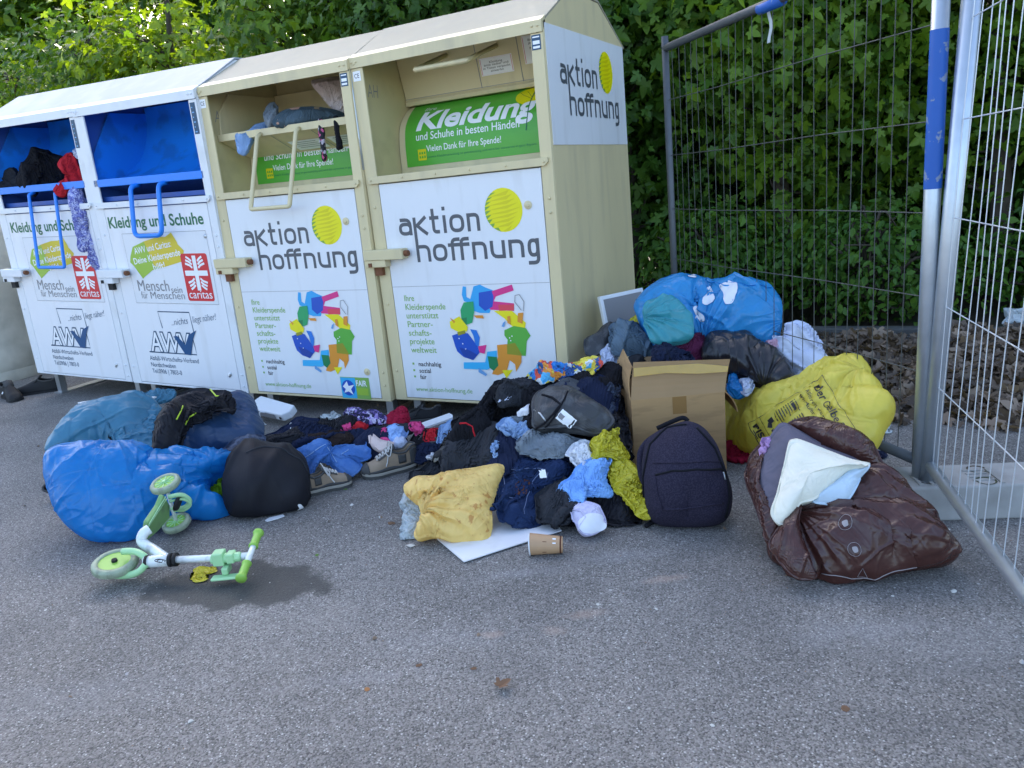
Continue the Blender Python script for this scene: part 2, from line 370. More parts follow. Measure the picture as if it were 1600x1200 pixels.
def rivets(mb, pts, y=-.012, r=.009, m=0):
    for x, z in pts: mb.lathe([(r, 0), (r*.9, .004), (r*.5, .007), (0, .008)], (x, y, z), (0, -1, 0), 10, m)
def lock(parent, mk, z=.955):
    mb = MB(); mb.box((-.045, -.075, z+.005), (.225, -.013, z+.062)); mb.box((-.045, -.07, z-.035), (.10, -.016, z+.0045)); 
    o = mb.build('lock_case', M[mk], parent, bevel=.004)
    mb = MB(); mb.tube([(.225, -.045, z+.035), (.25, -.045, z+.035)], .017, 10); mb.build('lock_bolt', M['rust'], o)
    mb = MB(); mb.box((.0, -.04, z-.085), (.05, -.014, z-.036)); mb.tube([(-.005, -.071, z-.032), (-.005, -.071, z-.01)], .012, 8); mb.build('hasp', M['dark_gap' if mk != 'cream_paint' else 'rust'], o)

def container(name, label, cat, group, pose, W, zl, ze, zt, zb, dl, dr, rz, ry, ry2, body, roof, inner, lipmat, rec=.50):
    t = empty(name, pose[:3], (pose[5], pose[4], pose[3]), label, cat, group); D = 1.154; tb = 1.435 if W < 1.16 else zt+.05
    mb = MB(); th = .02
    prof = [(.0, zb), (D, zb), (D, ze), (ry2, rz), (ry, rz), (.0, ze)]
    for x in (0, W-th): mb.prism([(x, y, z) for y, z in prof], (th, 0, 0))
    mb.box((th, D-th, zb), (W-th, D, ze)); mb.box((th, .02, zb), (W-th, D-th, zb+.02))
    mb.build('body', body, t, bevel=.003)
    mb = MB()                                     # front frame
    mb.box((0.001, -.012, zb-.002), (dl, -.0005, zl)); mb.box((W-dr, -.012, zb-.002), (W-.001, -.0005, zl))
    mb.box((dl, -.012, zb-.002), (W-dr, -.0005, zb+.012))
    rivets(mb, [(dl*.45, .3), (dl*.45, .7), (dl*.5, 1.25), (W-dr*.5, .3), (W-dr*.5, .22), (W-dr*.5, 1.22), (W-dr*.5, 1.15)])
    mb.build('front_frame', body, t, bevel=.003)
    mb = MB(); x0, x1 = .028, W-.02; z0, z1 = zt+.006, zt+.045
    mb.prism([(x0, -.028, z0), (x1-.02, -.028, z0), (x1, -.028, z0+.018), (x1, -.028, z1), (x0, -.028, z1)], (0, .0155, 0))
    rivets(mb, [(x0+.02+i*(x1-x0-.04)/5, (z0+z1)/2) for i in range(6)], -.028, .006)
    mb.build('cross_bar', body, t, bevel=.003)
    mb = MB()                                     # lip
    mb.prism([(.0, -.02, zl), (.0, -.02, ze+.004), (.0, .03, ze+.03), (.0, .03, ze-.01), (.0, -.002, zl+.01)], (W, 0, 0))
    rivets(mb, [(.02, zl+.03), (.05, zl+.03), (.035, zl+.02), (W-.02, zl+.03), (W-.05, zl+.03)], -.02, .006)
    mb.build('roof_lip', lipmat, t, bevel=.004)
    mb = MB(); s = .006
    mb.prism([(-.004, .0305, ze+.014), (-.004, ry, rz+.004), (-.004, ry2, rz+.004), (-.004, D+.02, ze-.012), (-.004, D+.02, ze-.004), (-.004, ry2, rz+.014), (-.004, ry, rz+.014), (-.004, .0305, ze+.026)], (W+.006, 0, 0))
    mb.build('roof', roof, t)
    mb = MB()                                     # hollow behind the opening
    mb.box((th, .02, tb-.06), (W-th, rec+.15, tb-.045)); mb.box((th, rec+.15, tb-.06), (W-th, rec+.17, rz-.06))
    for x in (th+.0005, W-th-.0205): mb.prism([(x, -.0003, tb-.0445), (x, rec+.149, tb-.0445), (x, rec+.149, rz-.1), (x, ry, rz-.05), (x, -.0003, zl)], (.02, 0, 0))
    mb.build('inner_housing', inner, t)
    for x in (.06, W-.11):
        mb = MB()
        for y in (.08, D-.15): mb.box((x, y, .013-pose[2]), (x+.05, y+.05, zb-.001))
        mb.box((x-.02, .06, -.03-pose[2]), (x+.07, D-.08, .0125-pose[2])); mb.build('foot', M['steel'], t)
    return t

def cream(name, label, pose, opened, group):
    W, zl, ze, zt, zb, dl, dr, rz, ry = 1.15, 1.985, 2.035, 1.371, .12, .081, .065, 2.22, .36
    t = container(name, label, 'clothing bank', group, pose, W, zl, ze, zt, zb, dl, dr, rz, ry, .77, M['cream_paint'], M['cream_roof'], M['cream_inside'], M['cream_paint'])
    mb = MB(); mb.box((dl+.004, -.012, zb+.016), (W-dr-.004, -.0005, zt)); d = mb.build('door', M['print_panel'], t, bevel=.002)
    mb = MB(); mb.box((dl+.0045, -.0125, .797), (W-dr-.0045, -.0121, .799)); mb.build('seam', M['ink_mid'], d)
    door_print(d, opened)
    mb = MB()
    for x, z in ((.996, 1.195), (1.0, .30)):
        mb.lathe([(.022, 0), (.022, .003), (.010, .006), (.009, .012), (0, .014)], (x, -.0125, z), (0, -1, 0), 14)
    mb.build('rivet', M['cream_paint'], d)
    lock(t, 'cream_paint')
    # drum with the green poster: convex sheet
    prof = catmull([(.292, 1.395), (.292, 1.47), (.30, 1.60), (.335, 1.70), (.45, 1.795), (.62, 1.85), (.75, 1.86)], 6, False)
    n = len(prof); x0, x1 = .045, W-.045
    mb = MB(); mb.add([(x0, y, z) for y, z in prof]+[(x1, y, z) for y, z in prof], [(i, i+1, n+i+1, n+i) for i in range(n-1)])
    dr_o = mb.build('drum', M['cream_paint'], t, smooth=True)
    L = np.concatenate([[0], np.cumsum(np.linalg.norm(np.diff(prof, axis=0), axis=1))])
    z2s = lambda s: (np.interp(s, L, prof[:, 0]), np.interp(s, L, prof[:, 1]))
    S0 = np.interp(1.455, prof[:, 1], L); S1 = np.interp(1.80, prof[:, 1], L)
    def fn(x, s, l):
        y, z = z2s(S0+s); y2, z2 = z2s(S0+s+.01); n_ = np.array([-(z2-z), y2-y]); n_ /= np.linalg.norm(n_)
        return (x, y+n_[0]*(.002+l), z+n_[1]*(.002+l))
    H = S1-S0; Dk = Decal(fn, (1, [H*i/24 for i in range(1, 24)]))
    k = 24; xs = (.088, W-.07)
    V = [(x, H*i/k) for x in xs for i in range(k+1)]
    Dk.add(V, [(i, i+1, k+2+i, k+1+i) for i in range(k)], M['poster_green'])
    Dk.text('Ihre', .188, .265, .335, .03, M['ink_white'], .0, .2, lift=2)
    Dk.text('Kleidung', .165, .94, .20, .115, M['ink_white'], .03, .2, lift=3)
    Dk.text('und Schuhe in besten Händen', .165, .835, .142, .042, M['ink_white'], .008, lift=2)
    Dk.text('Vielen Dank für Ihre Spende!', .232, .72, .075, .034, M['ink_white'], .008, lift=2)
    Dk.rect(.172, .03, .228, .092, M['sun_gold'], 2)
    for i in range(2):
        for j in range(3): Dk.rect(.180+j*.016, .042+i*.022, .191+j*.016, .055+i*.022, M['poster_green'], 3)
    Dk.text('Unsere Kleidersammlung ist gemeinnützig und wird fair verwertet in ganz Bayern', .232, .93, .040, .012, M['ink_dgrn_print'], lift=2)
    Dk.disc((.885, .335), .10, .075, M['sun_yellow'], 2)
    Dk.ribbon([(.90, .38), (.89, .30), (.885, .20), (.875, .12)], .006, M['ink_green'], lift=4)
    for i in range(5): Dk.ribbon([(.89, .30+.01*i), (.83+.03*i, .34+.012*i), (.80+.045*i, .37)], .003, M['ink_olv_print'], lift=3)
    Dk.build('poster', dr_o)
    mb = MB()
    if opened:
        yf, zf = .055, 1.745
        mb.prism([(x0, yf, zf-.022), (x0, yf, zf+.02), (x0, yf+.018, zf+.02), (x0, yf+.018, zf-.010)], (x1-x0, 0, 0))
        mb.prism([(x0, yf+.0181, zf-.02), (x0, yf+.0181, zf-.008), (x0, .325, 1.622), (x0, .325, 1.612)], (x1-x0, 0, 0))
        mb.prism([(x0, yf+.0181, zf-.0079), (x0, .52, zf-.03), (x0, .52, zf-.04), (x0, yf+.03, zf-.02)], (x1-x0, 0, 0))
        for x in (x0, x1-.012): mb.prism([(x, yf+.02, zf+.02), (x, yf+.04, zf+.15), (x, .19, 2.01), (x, .6, 2.01), (x, .6, zf-.02), (x, yf+.02, zf-.0)], (.012, 0, 0))
        mb.prism([(x0+.012, .52, zf-.035), (x0+.012, .60, zf+.10), (x0+.012, .60, 2.02), (x0+.012, .61, 2.02), (x0+.012, .61, zf-.035)], (x1-x0-.024, 0, 0))
        f = mb.build('hatch', M['cream_paint'], t, bevel=.002)
        mb = MB(); P = [(.40, .053, zf-.01), (.40, .02, zf-.025), (.40, -.13, 1.305), (.70, -.13, 1.305), (.70, .02, zf-.025), (.70, .053, zf-.01)]
        mb.tube(rounded(P, .012, 3), .013, 8); mb.build('handle', M['cream_paint'], f, smooth=True)
        un = lambda x, s, l: (x, .0732+(.325-.0732)*s+l*.0-.003, 1.7235+(1.612-1.7235)*s-.0035-l)
        Dk = Decal(un)
        for xa in (.50, .80): Dk.rect(xa, .35, xa+.24, .78, M['ink_white'])
        for xa in (.46, .77): Dk.ribbon([(xa, 0), (xa, .5), (xa, 1)], .006, M['ink_mid'])
        for q in range(4):
            for xa in (.50, .80): Dk.rect(xa+.03, .42+q*.08, xa+.20, .44+q*.08, M['ink_mid'], 1)
        Dk.build('notice', f)
    else:
        yt, zt2, yb, zb2 = .37, 2.06, .43, 1.803
        mb.prism([(x0, yt, zt2), (x0, yb-.008, zb2+.035), (x0, yb-.02, zb2+.02), (x0, yb-.012, zb2), (x0, yb+.02, zb2), (x0, yb+.02, zt2)], (x1-x0, 0, 0))
        f = mb.build('hatch', M['cream_paint'], t, bevel=.002)
        fx = lambda x, s, l: (x, yt+(yb-.008-yt)*s-.001-l, zt2+(zb2+.035-zt2)*s)
        Dk = Decal(fx)
        for xa in (.565, .825): Dk.ribbon([(xa, 0), (xa, .5), (xa, 1)], .005, M['ink_mid'])
        Dk.ribbon([(x0, .985), (.5, .985), (x1, .985)], .012, M['ink_mid'])
        for xa, xb, sa, sb in ((.585, .775, .36, .72), (.86, 1.08, .05, .62)):
            Dk.rect(xa-.006, sa-.02, xb+.006, sb+.02, M['ink_white']); Dk.ribbon([(xa, sa), (xb, sa), (xb, sb), (xa, sb)], .003, M['ink_red'], True, 1)
        for s, q, wd in (('Kleidung', .47, .04), ('bitte sauber und', .53, .075), ('in Tüten verpackt', .60, .085), ('einwerfen', .67, .04)):
            V, F = fit_text(s, .68-wd, .68+wd, 0, .012); Dk.add(np.stack([V[:, 0], q-V[:, 1]*4], 1), F, M['ink_black'], 1)
        for s, q, wd in (('Bitte vermeiden Sie', .15, .08), ('jede Verschmutzung', .22, .08), ('Müll abstellen', .33, .075), ('ist verboten', .40, .06), ('Vielen Dank', .52, .06)):
            V, F = fit_text(s, .97-wd, .97+wd, 0, .012); Dk.add(np.stack([V[:, 0], q-V[:, 1]*4], 1), F, M['ink_black'], 1)
        Dk.build('notice', f)
        mb = MB(); P = [(.38, yt+.01, 2.035), (.38, .035, 1.93), (.70, .035, 1.93), (.70, yt+.01, 2.035)]
        mb.tube(rounded(P, .012, 3), .013, 8); mb.build('handle', M['cream_paint'], f, smooth=True)
    # small marks on the frame
    Dk = Decal(lambda x, z, l: (x, -.0128-l, z))
    Dk.rect(.015, zl-.065, .065, zl-.015, M['ink_white']); Dk.text('CE', .024, .056, zl-.05, .022, M['ink_black'], lift=1); Dk.build('sticker', t); Dk = Decal(lambda x, z, l: (x, -.0128-l, z))
    Dk.rect(W-.06, zl-.075, W-.012, zl-.008, M['ink_navy']); Dk.rect(W-.054, zl-.05, W-.018, zl-.034, M['ink_white'], 1); Dk.ribbon([(W-.054, zl-.018), (W-.036, zl-.018), (W-.018, zl-.018)], .006, M['ink_white'], lift=1); Dk.rect(W-.054, zl-.068, W-.018, zl-.058, M['ink_white'], 1)
    Dk.build('sticker', t)
    Dk = Decal(lambda y, z, l: (.041+l, y, z)); Dk.text('AH', .06, .16, 1.84, .07, M['ink_mid'], -.012, .15); Dk.build('scribble', t)
    return t
c4 = cream('clothing_bank', 'cream clothing bank nearest the wire fence, hatch shut above a whole green poster', (0, 0, 0, 0, 0, 0), False, 'cream clothing banks')
D_ = MB(); D_.box((1.1505, .012, 1.472), (1.153, 1.142, 2.029)); sg = D_.build('side_sign', M['print_panel'], c4)
Dk = Decal(lambda x, z, l: (1.1535+l, x, z)); logo(Dk, -.03, .683); Dk.build('logo_print', sg)
mb = MB(); mb.tube([(-.006, -.012, zz) for zz in np.linspace(1.46, 2.0, 4)], .011, 8); mb.build('edge_strip', M['zinc'], c4, smooth=True)
c3 = cream('clothing_bank', 'cream clothing bank with hatch pulled open and clothes lying on it', (-1.1669, -.0462, .0042, .0146, .0105, -.0044), True, 'cream clothing banks')

def white(label, pose, angular):
    W, zl, ze, zt, zb, dl, dr, rz, ry = 1.168, 2.035, 2.085, 1.425, .175, .092, .066, 2.28, .36
    t = container('clothing_bank', label, 'clothing bank', 'white clothing banks', pose, W, zl, ze, zt, zb, dl, dr, rz, ry, .80, M['white_paint'], M['white_roof_shaded'], M['blue_deep'], M['white_paint'])
    mb = MB(); mb.box((dl+.004, -.012, zb+.016), (W-dr-.004, -.0005, zt)); d = mb.build('door', M['white_panel'], t, bevel=.002)
    lock(t, 'white_paint', .955)
    ox, oz = (.012, -.006) if angular else (0, 0)
    Dk = Decal(lambda x, z, l: (x+ox, -.0125-l, z+oz))
    Dk.text('Kleidung und Schuhe', .115, 1.045, 1.297, .072, M['ink_green'], .022)
    Dk.rect(.23, .776, 1.045, 1.255, M['print_panel'], 0); Dk.ribbon([(.23, .776), (1.045, .776), (1.045, 1.255), (.23, 1.255)], .003, M['ink_mid'], True, 1)
    Dk.poly([(.316, 1.167), (.27, 1.10), (.255, 1.06), (.29, 1.03), (.353, .946), (.44, 1.0), (.565, 1.02)], M['lime_patch'], 1); Dk.poly([(.315, 1.16), (.44, 1.20), (.58, 1.225), (.66, 1.225), (.724, 1.252), (.762, 1.19), (.765, 1.175), (.813, 1.131), (.775, 1.06), (.565, 1.02), (.30, 1.06)], M['gold_patch'], 2)
    Dk.poly([(.316, 1.165), (.44, 1.199), (.50, 1.02), (.353, .948), (.29, 1.03), (.262, 1.065)], M['lime_patch'], 3)
    Dk.text('AWV und Caritas:', .325, .705, 1.115, .042, M['ink_white'], .012, lift=4, rot=.12); Dk.text('Deine Kleiderspende', .30, .78, 1.045, .042, M['ink_white'], .012, lift=4, rot=.12); Dk.text('hilft!', .485, .605, 1.005, .042, M['ink_white'], .012, lift=4, rot=.12)
    # red box with the flamed cross
    Dk.poly(rounded([(.89, .797), (.767, .797), (.767, 1.112), (1.015, 1.112), (1.015, .797), (.89, .797)], .02)[:-1], M['ink_red'], 2)
    cx, cz = .891, .983; Dk.rect(cx-.017, cz-.115, cx+.017, cz+.115, M['ink_white'], 3); Dk.rect(cx-.105, cz-.017, cx+.105, cz+.017, M['ink_white'], 4)
    for sx in (-1, 1):
        for sz in (-1, 1):
            for k in range(3):
                a = .030+k*.022; Dk.ribbon([(cx+sx*.028, cz+sz*(a+.005)), (cx+sx*(.05), cz+sz*(a+.022)), (cx+sx*(.09-.008*k), cz+sz*(a+.034))], .014, M['ink_white'], lift=3)
    Dk.text('caritas', .785, 1.0, .815, .055, M['ink_white'], .0, lift=3)
    Dk.text('Mensch', .284, .60, .862, .075, M['ink_mid'], .0, lift=2); Dk.text('sein', .615, .722, .85, .045, M['ink_mid'], lift=2)
    Dk.text('für', .30, .365, .808, .05, M['ink_mid'], -.008, lift=2); Dk.text('Menschen', .395, .735, .807, .05, M['ink_mid'], -.004, lift=2)
    Dk.build('campaign_print', d)
    Dk = Decal(lambda x, z, l: (x+ox*2, -.0125-l, z+oz))
    Dk.ribbon([(.445, .60), (.43, .717), (.745, .717), (.752, .60)], .008, M['ink_navy']); Dk.ribbon([(.752, .60), (.752, .585), (.752, .57)], .008, M['ink_navy'])
    Dk.ribbon([(.31, .43), (.255, .421), (.74, .421), (.735, .50), (.72, .56)], .008, M['ink_navy'])
    for bold, mk, l in ((.055, 'ink_navy', 1), (.008, 'ink_white', 4)): Dk.text('AWV', .27+(.0 if bold > .02 else .013), .715-(.0 if bold > .02 else .013), .430, .135, M[mk], bold, .12, lift=l)
    Dk.poly([(.545, .545), (.58, .55), (.648, .49), (.70, .56), (.783, .595), (.735, .53), (.685, .416), (.63, .418)], M['ink_blue'], 7)
    Dk.text('..nichts', .549, .72, .622, .045, M['ink_navy'], -.01, .3, lift=1, rot=.10); Dk.text('liegt näher!', .765, 1.0, .645, .045, M['ink_navy'], -.01, .3, lift=1, rot=.12)
    Dk.text('Abfall-Wirtschafts-Verband', .244, .745, .36, .032, M['ink_navy'], .0); Dk.text('Nordschwaben', .244, .50, .312, .032, M['ink_navy']); Dk.text('Tel.0906 | 7803-0', .244, .55, .264, .032, M['ink_navy'])
    Dk.build('operator_print', d)
    mb = MB()
    for x, z in ((1.035, 1.22), (1.03, .30), (1.02, .29)): mb.lathe([(.014, 0), (.014, .003), (.006, .008), (0, .010)], (x, -.0125, z), (0, -1, 0), 12)
    mb.build('rivet', M['steel'], d)
    # blue drum
    x0, x1 = .048, W-.048; mb = MB()
    for x in (x0, x1-.012): mb.prism([(x, .015, 1.60), (x, .03, 1.785), (x, .21, 2.06), (x, .62, 2.06), (x, .62, 1.60)], (.012, 0, 0))
    prof = catmull([(.03, 1.615), (.12, 1.617), (.25, 1.65), (.38, 1.74), (.46, 1.86), (.50, 2.0), (.50, 2.10)], 6, False); n = len(prof)
    V = [(x, y, z) for x in (x0+.012, x1-.012) for y, z in prof]
    mb.add(V, [(i, i+1, n+i+1, n+i) for i in range(n-1)])
    h = mb.build('drum', M['blue_paint'], t)
    mb = MB(); mb.box((x0, -.012, 1.572), (x1, .02, 1.622)); mb.build('hatch_edge', M['blue_bar'], h, bevel=.004)
    mb = MB(); mb.prism([(x0, .021, 1.59), (x0, .33, 1.49), (x0, .33, 1.50), (x0, .021, 1.60)], (x1-x0, 0, 0)); mb.prism([(x0, .03, 1.475), (x0, .03, 1.505), (x0, .05, 1.505), (x0, .05, 1.475)], (x1-x0, 0, 0)); mb.build('hatch_underside', M['blue_deep'], h)
    mb = MB()
    if angular: P = [(.49, .01, 1.57), (.49, -.035, 1.555), (.49, -.09, 1.035), (.80, -.09, 1.035), (.80, -.035, 1.555), (.80, .01, 1.57)]; r, br = .012, .012
    else: P = [(.475, .02, 1.568), (.475, -.055, 1.562), (.475, -.10, 1.243), (.745, -.10, 1.243), (.745, -.055, 1.562), (.745, .02, 1.568)]; r, br = .0155, .05
    mb.tube(rounded(P, br, 5), r, 10); mb.build('handle', M['blue_bar'], h, smooth=True)
    Dk = Decal(lambda x, z, l: (x, -.0128-l, z))
    Dk.rect(W-.056, zl-.20, W-.014, zl-.018, M['ink_navy'])
    for i in range(6): Dk.rect(W-.048, zl-.19+i*.028, W-.03-(i % 2)*.008, zl-.183+i*.028, M['ink_sky_print'], 1)
    Dk.build('sticker', t)
    return t
c2 = white('white clothing bank with an empty blue hatch and rounded blue handle, beside the cream bank', (-2.3514, -.0345, -.0206, -.0044, .0287, .0135), False)
c1 = white('leftmost white clothing bank with dark clothes and a red jacket piled in its blue hatch', (-3.5255, -.0312, .0208, -.0075, .031, .0063), True)
for g in (c1, c2): pass
# ------------------------------------------------------------------ ground
def asphalt():
    m = bpy.data.materials.new('asphalt'); m.use_nodes = True; t = m.node_tree; N = t.nodes; L = t.links; b = N['Principled BSDF']
    tc = N.new('ShaderNodeTexCoord'); V = tc.outputs['Object']
    def noise_(s, d=6.0, dist=0.): n = N.new('ShaderNodeTexNoise'); n.inputs['Scale'].default_value = s; n.inputs['Detail'].default_value = d; n.inputs['Distortion'].default_value = dist; L.new(V, n.inputs['Vector']); return n.outputs['Fac']
    def ramp(x, a, c, ca=(0, 0, 0, 1), cc=(1, 1, 1, 1)):
        r = N.new('ShaderNodeValToRGB'); r.color_ramp.elements[0].position = a; r.color_ramp.elements[1].position = c
        r.color_ramp.elements[0].color = ca; r.color_ramp.elements[1].color = cc; L.new(x, r.inputs[0]); return r.outputs[0]
    def mix(f, a, c, mode='MIX'):
        x = N.new('ShaderNodeMix'); x.data_type = 'RGBA'; x.blend_type = mode
        for s, v in ((0, f), (6, a), (7, c)):
            if hasattr(v, 'links') or isinstance(v, bpy.types.NodeSocket): L.new(v, x.inputs[s])
            else: x.inputs[s].default_value = v
        return x.outputs[2]
    def math_(op, a, c):
        x = N.new('ShaderNodeMath'); x.operation = op
        for s, v in ((0, a), (1, c)):
            if isinstance(v, bpy.types.NodeSocket): L.new(v, x.inputs[s])
            else: x.inputs[s].default_value = v
        return x.outputs[0]
    def vor(s, feat='F1', rand=1.0): n = N.new('ShaderNodeTexVoronoi'); n.feature = feat; n.inputs['Scale'].default_value = s; n.inputs['Randomness'].default_value = rand; L.new(V, n.inputs['Vector']); return n
    base = ramp(noise_(1.3, 8), .3, .7, (.155, .147, .138, 1), (.225, .212, .198, 1))
    v1 = vor(220); g = ramp(v1.outputs['Color'], .0, 1.0, (.26, .26, .26, 1), (1.72, 1.71, 1.70, 1)); base = mix(1.0, base, g, 'MULTIPLY')
    v2 = vor(135); st = math_('MULTIPLY', ramp(v2.outputs['Color'], .66, .86), ramp(v2.outputs['Distance'], .30, .42, (1, 1, 1, 1), (0, 0, 0, 1)))
    base = mix(math_('MULTIPLY', st, .85), base, (.56, .545, .52, 1))
    v3 = vor(38); st3 = math_('MULTIPLY', ramp(v3.outputs['Color'], .9, .95), ramp(v3.outputs['Distance'], .16, .24, (1, 1, 1, 1), (0, 0, 0, 1)))
    base = mix(math_('MULTIPLY', st3, .85), base, (.62, .60, .57, 1))
    base = mix(math_('MULTIPLY', ramp(noise_(3.2, 6, .8), .60, .78), .35), base, (.30, .275, .25, 1))     # dusty patches
    base = mix(math_('MULTIPLY', ramp(noise_(.9, 9, 1.2), .52, .72), .45), base, (.05, .05, .052, 1))      # dark worn patches
    def blob(c, rx, ry, ang, amt, col, soft=(.75, 1.0), ns=9.0, na=.5):
        nonlocal base
        mp = N.new('ShaderNodeMapping'); mp.vector_type = 'TEXTURE'; mp.inputs['Location'].default_value = (c[0], c[1], 0); mp.inputs['Rotation'].default_value = (0, 0, ang); mp.inputs['Scale'].default_value = (rx, ry, 1)
        L.new(V, mp.inputs[0]); ln = N.new('ShaderNodeVectorMath'); ln.operation = 'LENGTH'; L.new(mp.outputs[0], ln.inputs[0])
        d = math_('ADD', ln.outputs['Value'], math_('MULTIPLY', math_('SUBTRACT', noise_(ns, 8), .5), na*2))
        f = ramp(d, soft[0], soft[1], (1, 1, 1, 1), (0, 0, 0, 1)); base = mix(math_('MULTIPLY', f, amt), base, col); return f
    p = atz(372, 915); wet = blob(p, .40, .19, .35, .86, (.040, .041, .038, 1), (.78, .90))
    for x, y, rx, ry, am in ((768, 992, .05, .025, .45), (915, 960, .08, .03, .35), (1040, 905, .09, .03, .4), (865, 985, .05, .03, .3)):
        q = atz(x, y); blob(q, rx, ry, .5, am, (.42, .31, .24, 1), (.3, 1.1), 25., .6)
    for x, y, rx, ry, am in ((820, 895, .22, .05, .5), (960, 870, .2, .06, .45), (1330, 985, .25, .09, .4), (690, 1000, .3, .1, .25), (560, 1060, .25, .05, .3), (1500, 1010, .3, .2, .3), (90, 1090, .5, .12, .3)):
        q = atz(x, y); blob(q, rx, ry, .5, am*.5, (.36, .36, .37, 1), (.2, 1.2), 14., .8)
    L.new(base, b.inputs['Base Color'])
    r = math_('SUBTRACT', .80, math_('MULTIPLY', wet, .25)); L.new(r, b.inputs['Roughness']); b.inputs['Specular IOR Level'].default_value = .4
    bp = N.new('ShaderNodeBump'); bp.inputs['Strength'].default_value = .8; bp.inputs['Distance'].default_value = .004; L.new(v1.outputs['Distance'], bp.inputs['Height']); bp.invert = True
    bp2 = N.new('ShaderNodeBump'); bp2.inputs['Strength'].default_value = .5; bp2.inputs['Distance'].default_value = .006; L.new(noise_(60, 6), bp2.inputs['Height']); L.new(bp.outputs[0], bp2.inputs['Normal'])
    L.new(bp2.outputs[0], b.inputs['Normal'])
    return m
nx = 80; gx = np.concatenate([[-60, -30], np.linspace(-9, 8, nx), [30, 60]]); gy = np.concatenate([[-50, -20], np.linspace(-5, 2.35, 50), [2.5]])
GX, GY = np.meshgrid(gx, gy); GP = np.stack([GX, GY, np.zeros_like(GX)], -1)
GP[..., 2] = .0
V = GP.reshape(-1, 3); a, b_ = GX.shape
tag(mesh_obj('ground', V, [(i*b_+j, i*b_+j+1, (i+1)*b_+j+1, (i+1)*b_+j) for i in range(a-1) for j in range(b_-1)], asphalt()), kind='structure')
mm('soil', (.05, .038, .025), .9, var=.4, vscale=8, col2=(.03, .05, .015), c2amt=.7, c2scale=4, bump2=.8, b2scale=12)
sx = np.linspace(-60, 60, 121); sy = np.concatenate([np.linspace(2.42, 12, 24), [20, 40, 80, 150]])
GX, GY = np.meshgrid(sx, sy); V = np.stack([GX, GY, -.02+.10*(noise(np.stack([GX, GY, GX*0], -1), .9, 3)+.4)*np.clip((GY-2.45)*2, 0, 1)], -1).reshape(-1, 3); a, b_ = GX.shape
tag(mesh_obj('soil', V, [(i*b_+j, i*b_+j+1, (i+1)*b_+j+1, (i+1)*b_+j) for i in range(a-1) for j in range(b_-1)], M['soil'], smooth=True), kind='structure')
mb = MB(); x = -20.0
while x < 14: mb.box((x, 2.34, -.1), (x+.99, 2.44, .055+rnd.uniform(-.004, .004))); x += 1.0
tag(mb.build('kerb', mat('kerb_stone', (.10, .10, .095), .9, var=.25, vscale=12, bump=.3, bscale=60), bevel=.012), kind='structure')

# ------------------------------------------------------------------ foliage
def leaf_mat(name, a, b_, trans=.45):
    m = bpy.data.materials.new(name); m.use_nodes = True; t = m.node_tree; N = t.nodes; L = t.links; p = N['Principled BSDF']
    g = N.new('ShaderNodeNewGeometry'); r = N.new('ShaderNodeValToRGB'); r.color_ramp.elements[0].color = (*a, 1); r.color_ramp.elements[1].color = (*b_, 1)
    L.new(g.outputs['Random Per Island'], r.inputs[0]); L.new(r.outputs[0], p.inputs['Base Color']); p.inputs['Roughness'].default_value = .45; p.inputs['Specular IOR Level'].default_value = .35
    tr = N.new('ShaderNodeBsdfTranslucent'); br = N.new('ShaderNodeMix'); br.data_type = 'RGBA'; br.blend_type = 'MULTIPLY'; br.inputs[0].default_value = 1; L.new(r.outputs[0], br.inputs[6]); br.inputs[7].default_value = (1.7, 1.5, .5, 1)
    L.new(br.outputs[2], tr.inputs[0]); ms = N.new('ShaderNodeMixShader'); ms.inputs[0].default_value = trans
    L.new(p.outputs[0], ms.inputs[1]); L.new(tr.outputs[0], ms.inputs[2]); L.new(ms.outputs[0], N['Material Output'].inputs[0]); return m
M['leaf_maple'] = leaf_mat('maple_leaf', (.055, .135, .014), (.17, .29, .025))
M['leaf_field'] = leaf_mat('field_leaf', (.08, .17, .012), (.20, .31, .025))
M['leaf_dark'] = leaf_mat('dark_leaf', (.035, .10, .014), (.09, .19, .025))
M['leaf_bramble'] = leaf_mat('bramble_leaf', (.05, .14, .022), (.12, .24, .035))
mm('bark', (.07, .055, .04), .9, var=.4, vscale=14, bump2=.8, b2scale=25)
# five-lobed leaf, about one unit across, folded a little along its midrib
_lo = [(0, -.10), (.15, -.24), (.36, -.27), (.33, -.08), (.62, .10), (.50, .25), (.27, .17), (.26, .36), (.17, .58), (0, .80)]
LOBED = np.array([(x, y, .18*abs(x)) for x, y in _lo]+[(-x, y, .18*abs(x)) for x, y in _lo[-2:0:-1]]+[(0, .08, -.02)])
LOBED_F = [(i, (i+1) % 18, 18) for i in range(18)]
OVAL = np.array([(0, -.5, 0), (.24, -.22, .06), (.30, .1, .07), (.16, .38, .03), (0, .6, -.05), (-.16, .38, .03), (-.30, .1, .07), (-.24, -.22, .06)])
OVAL_F = [(0, 1, 2, 3), (0, 3, 4), (0, 4, 5), (0, 5, 6, 7)]
OVAL_F = [(0, 1, 2), (0, 2, 3), (0, 3, 4), (0, 4, 5), (0, 5, 6), (0, 6, 7)]
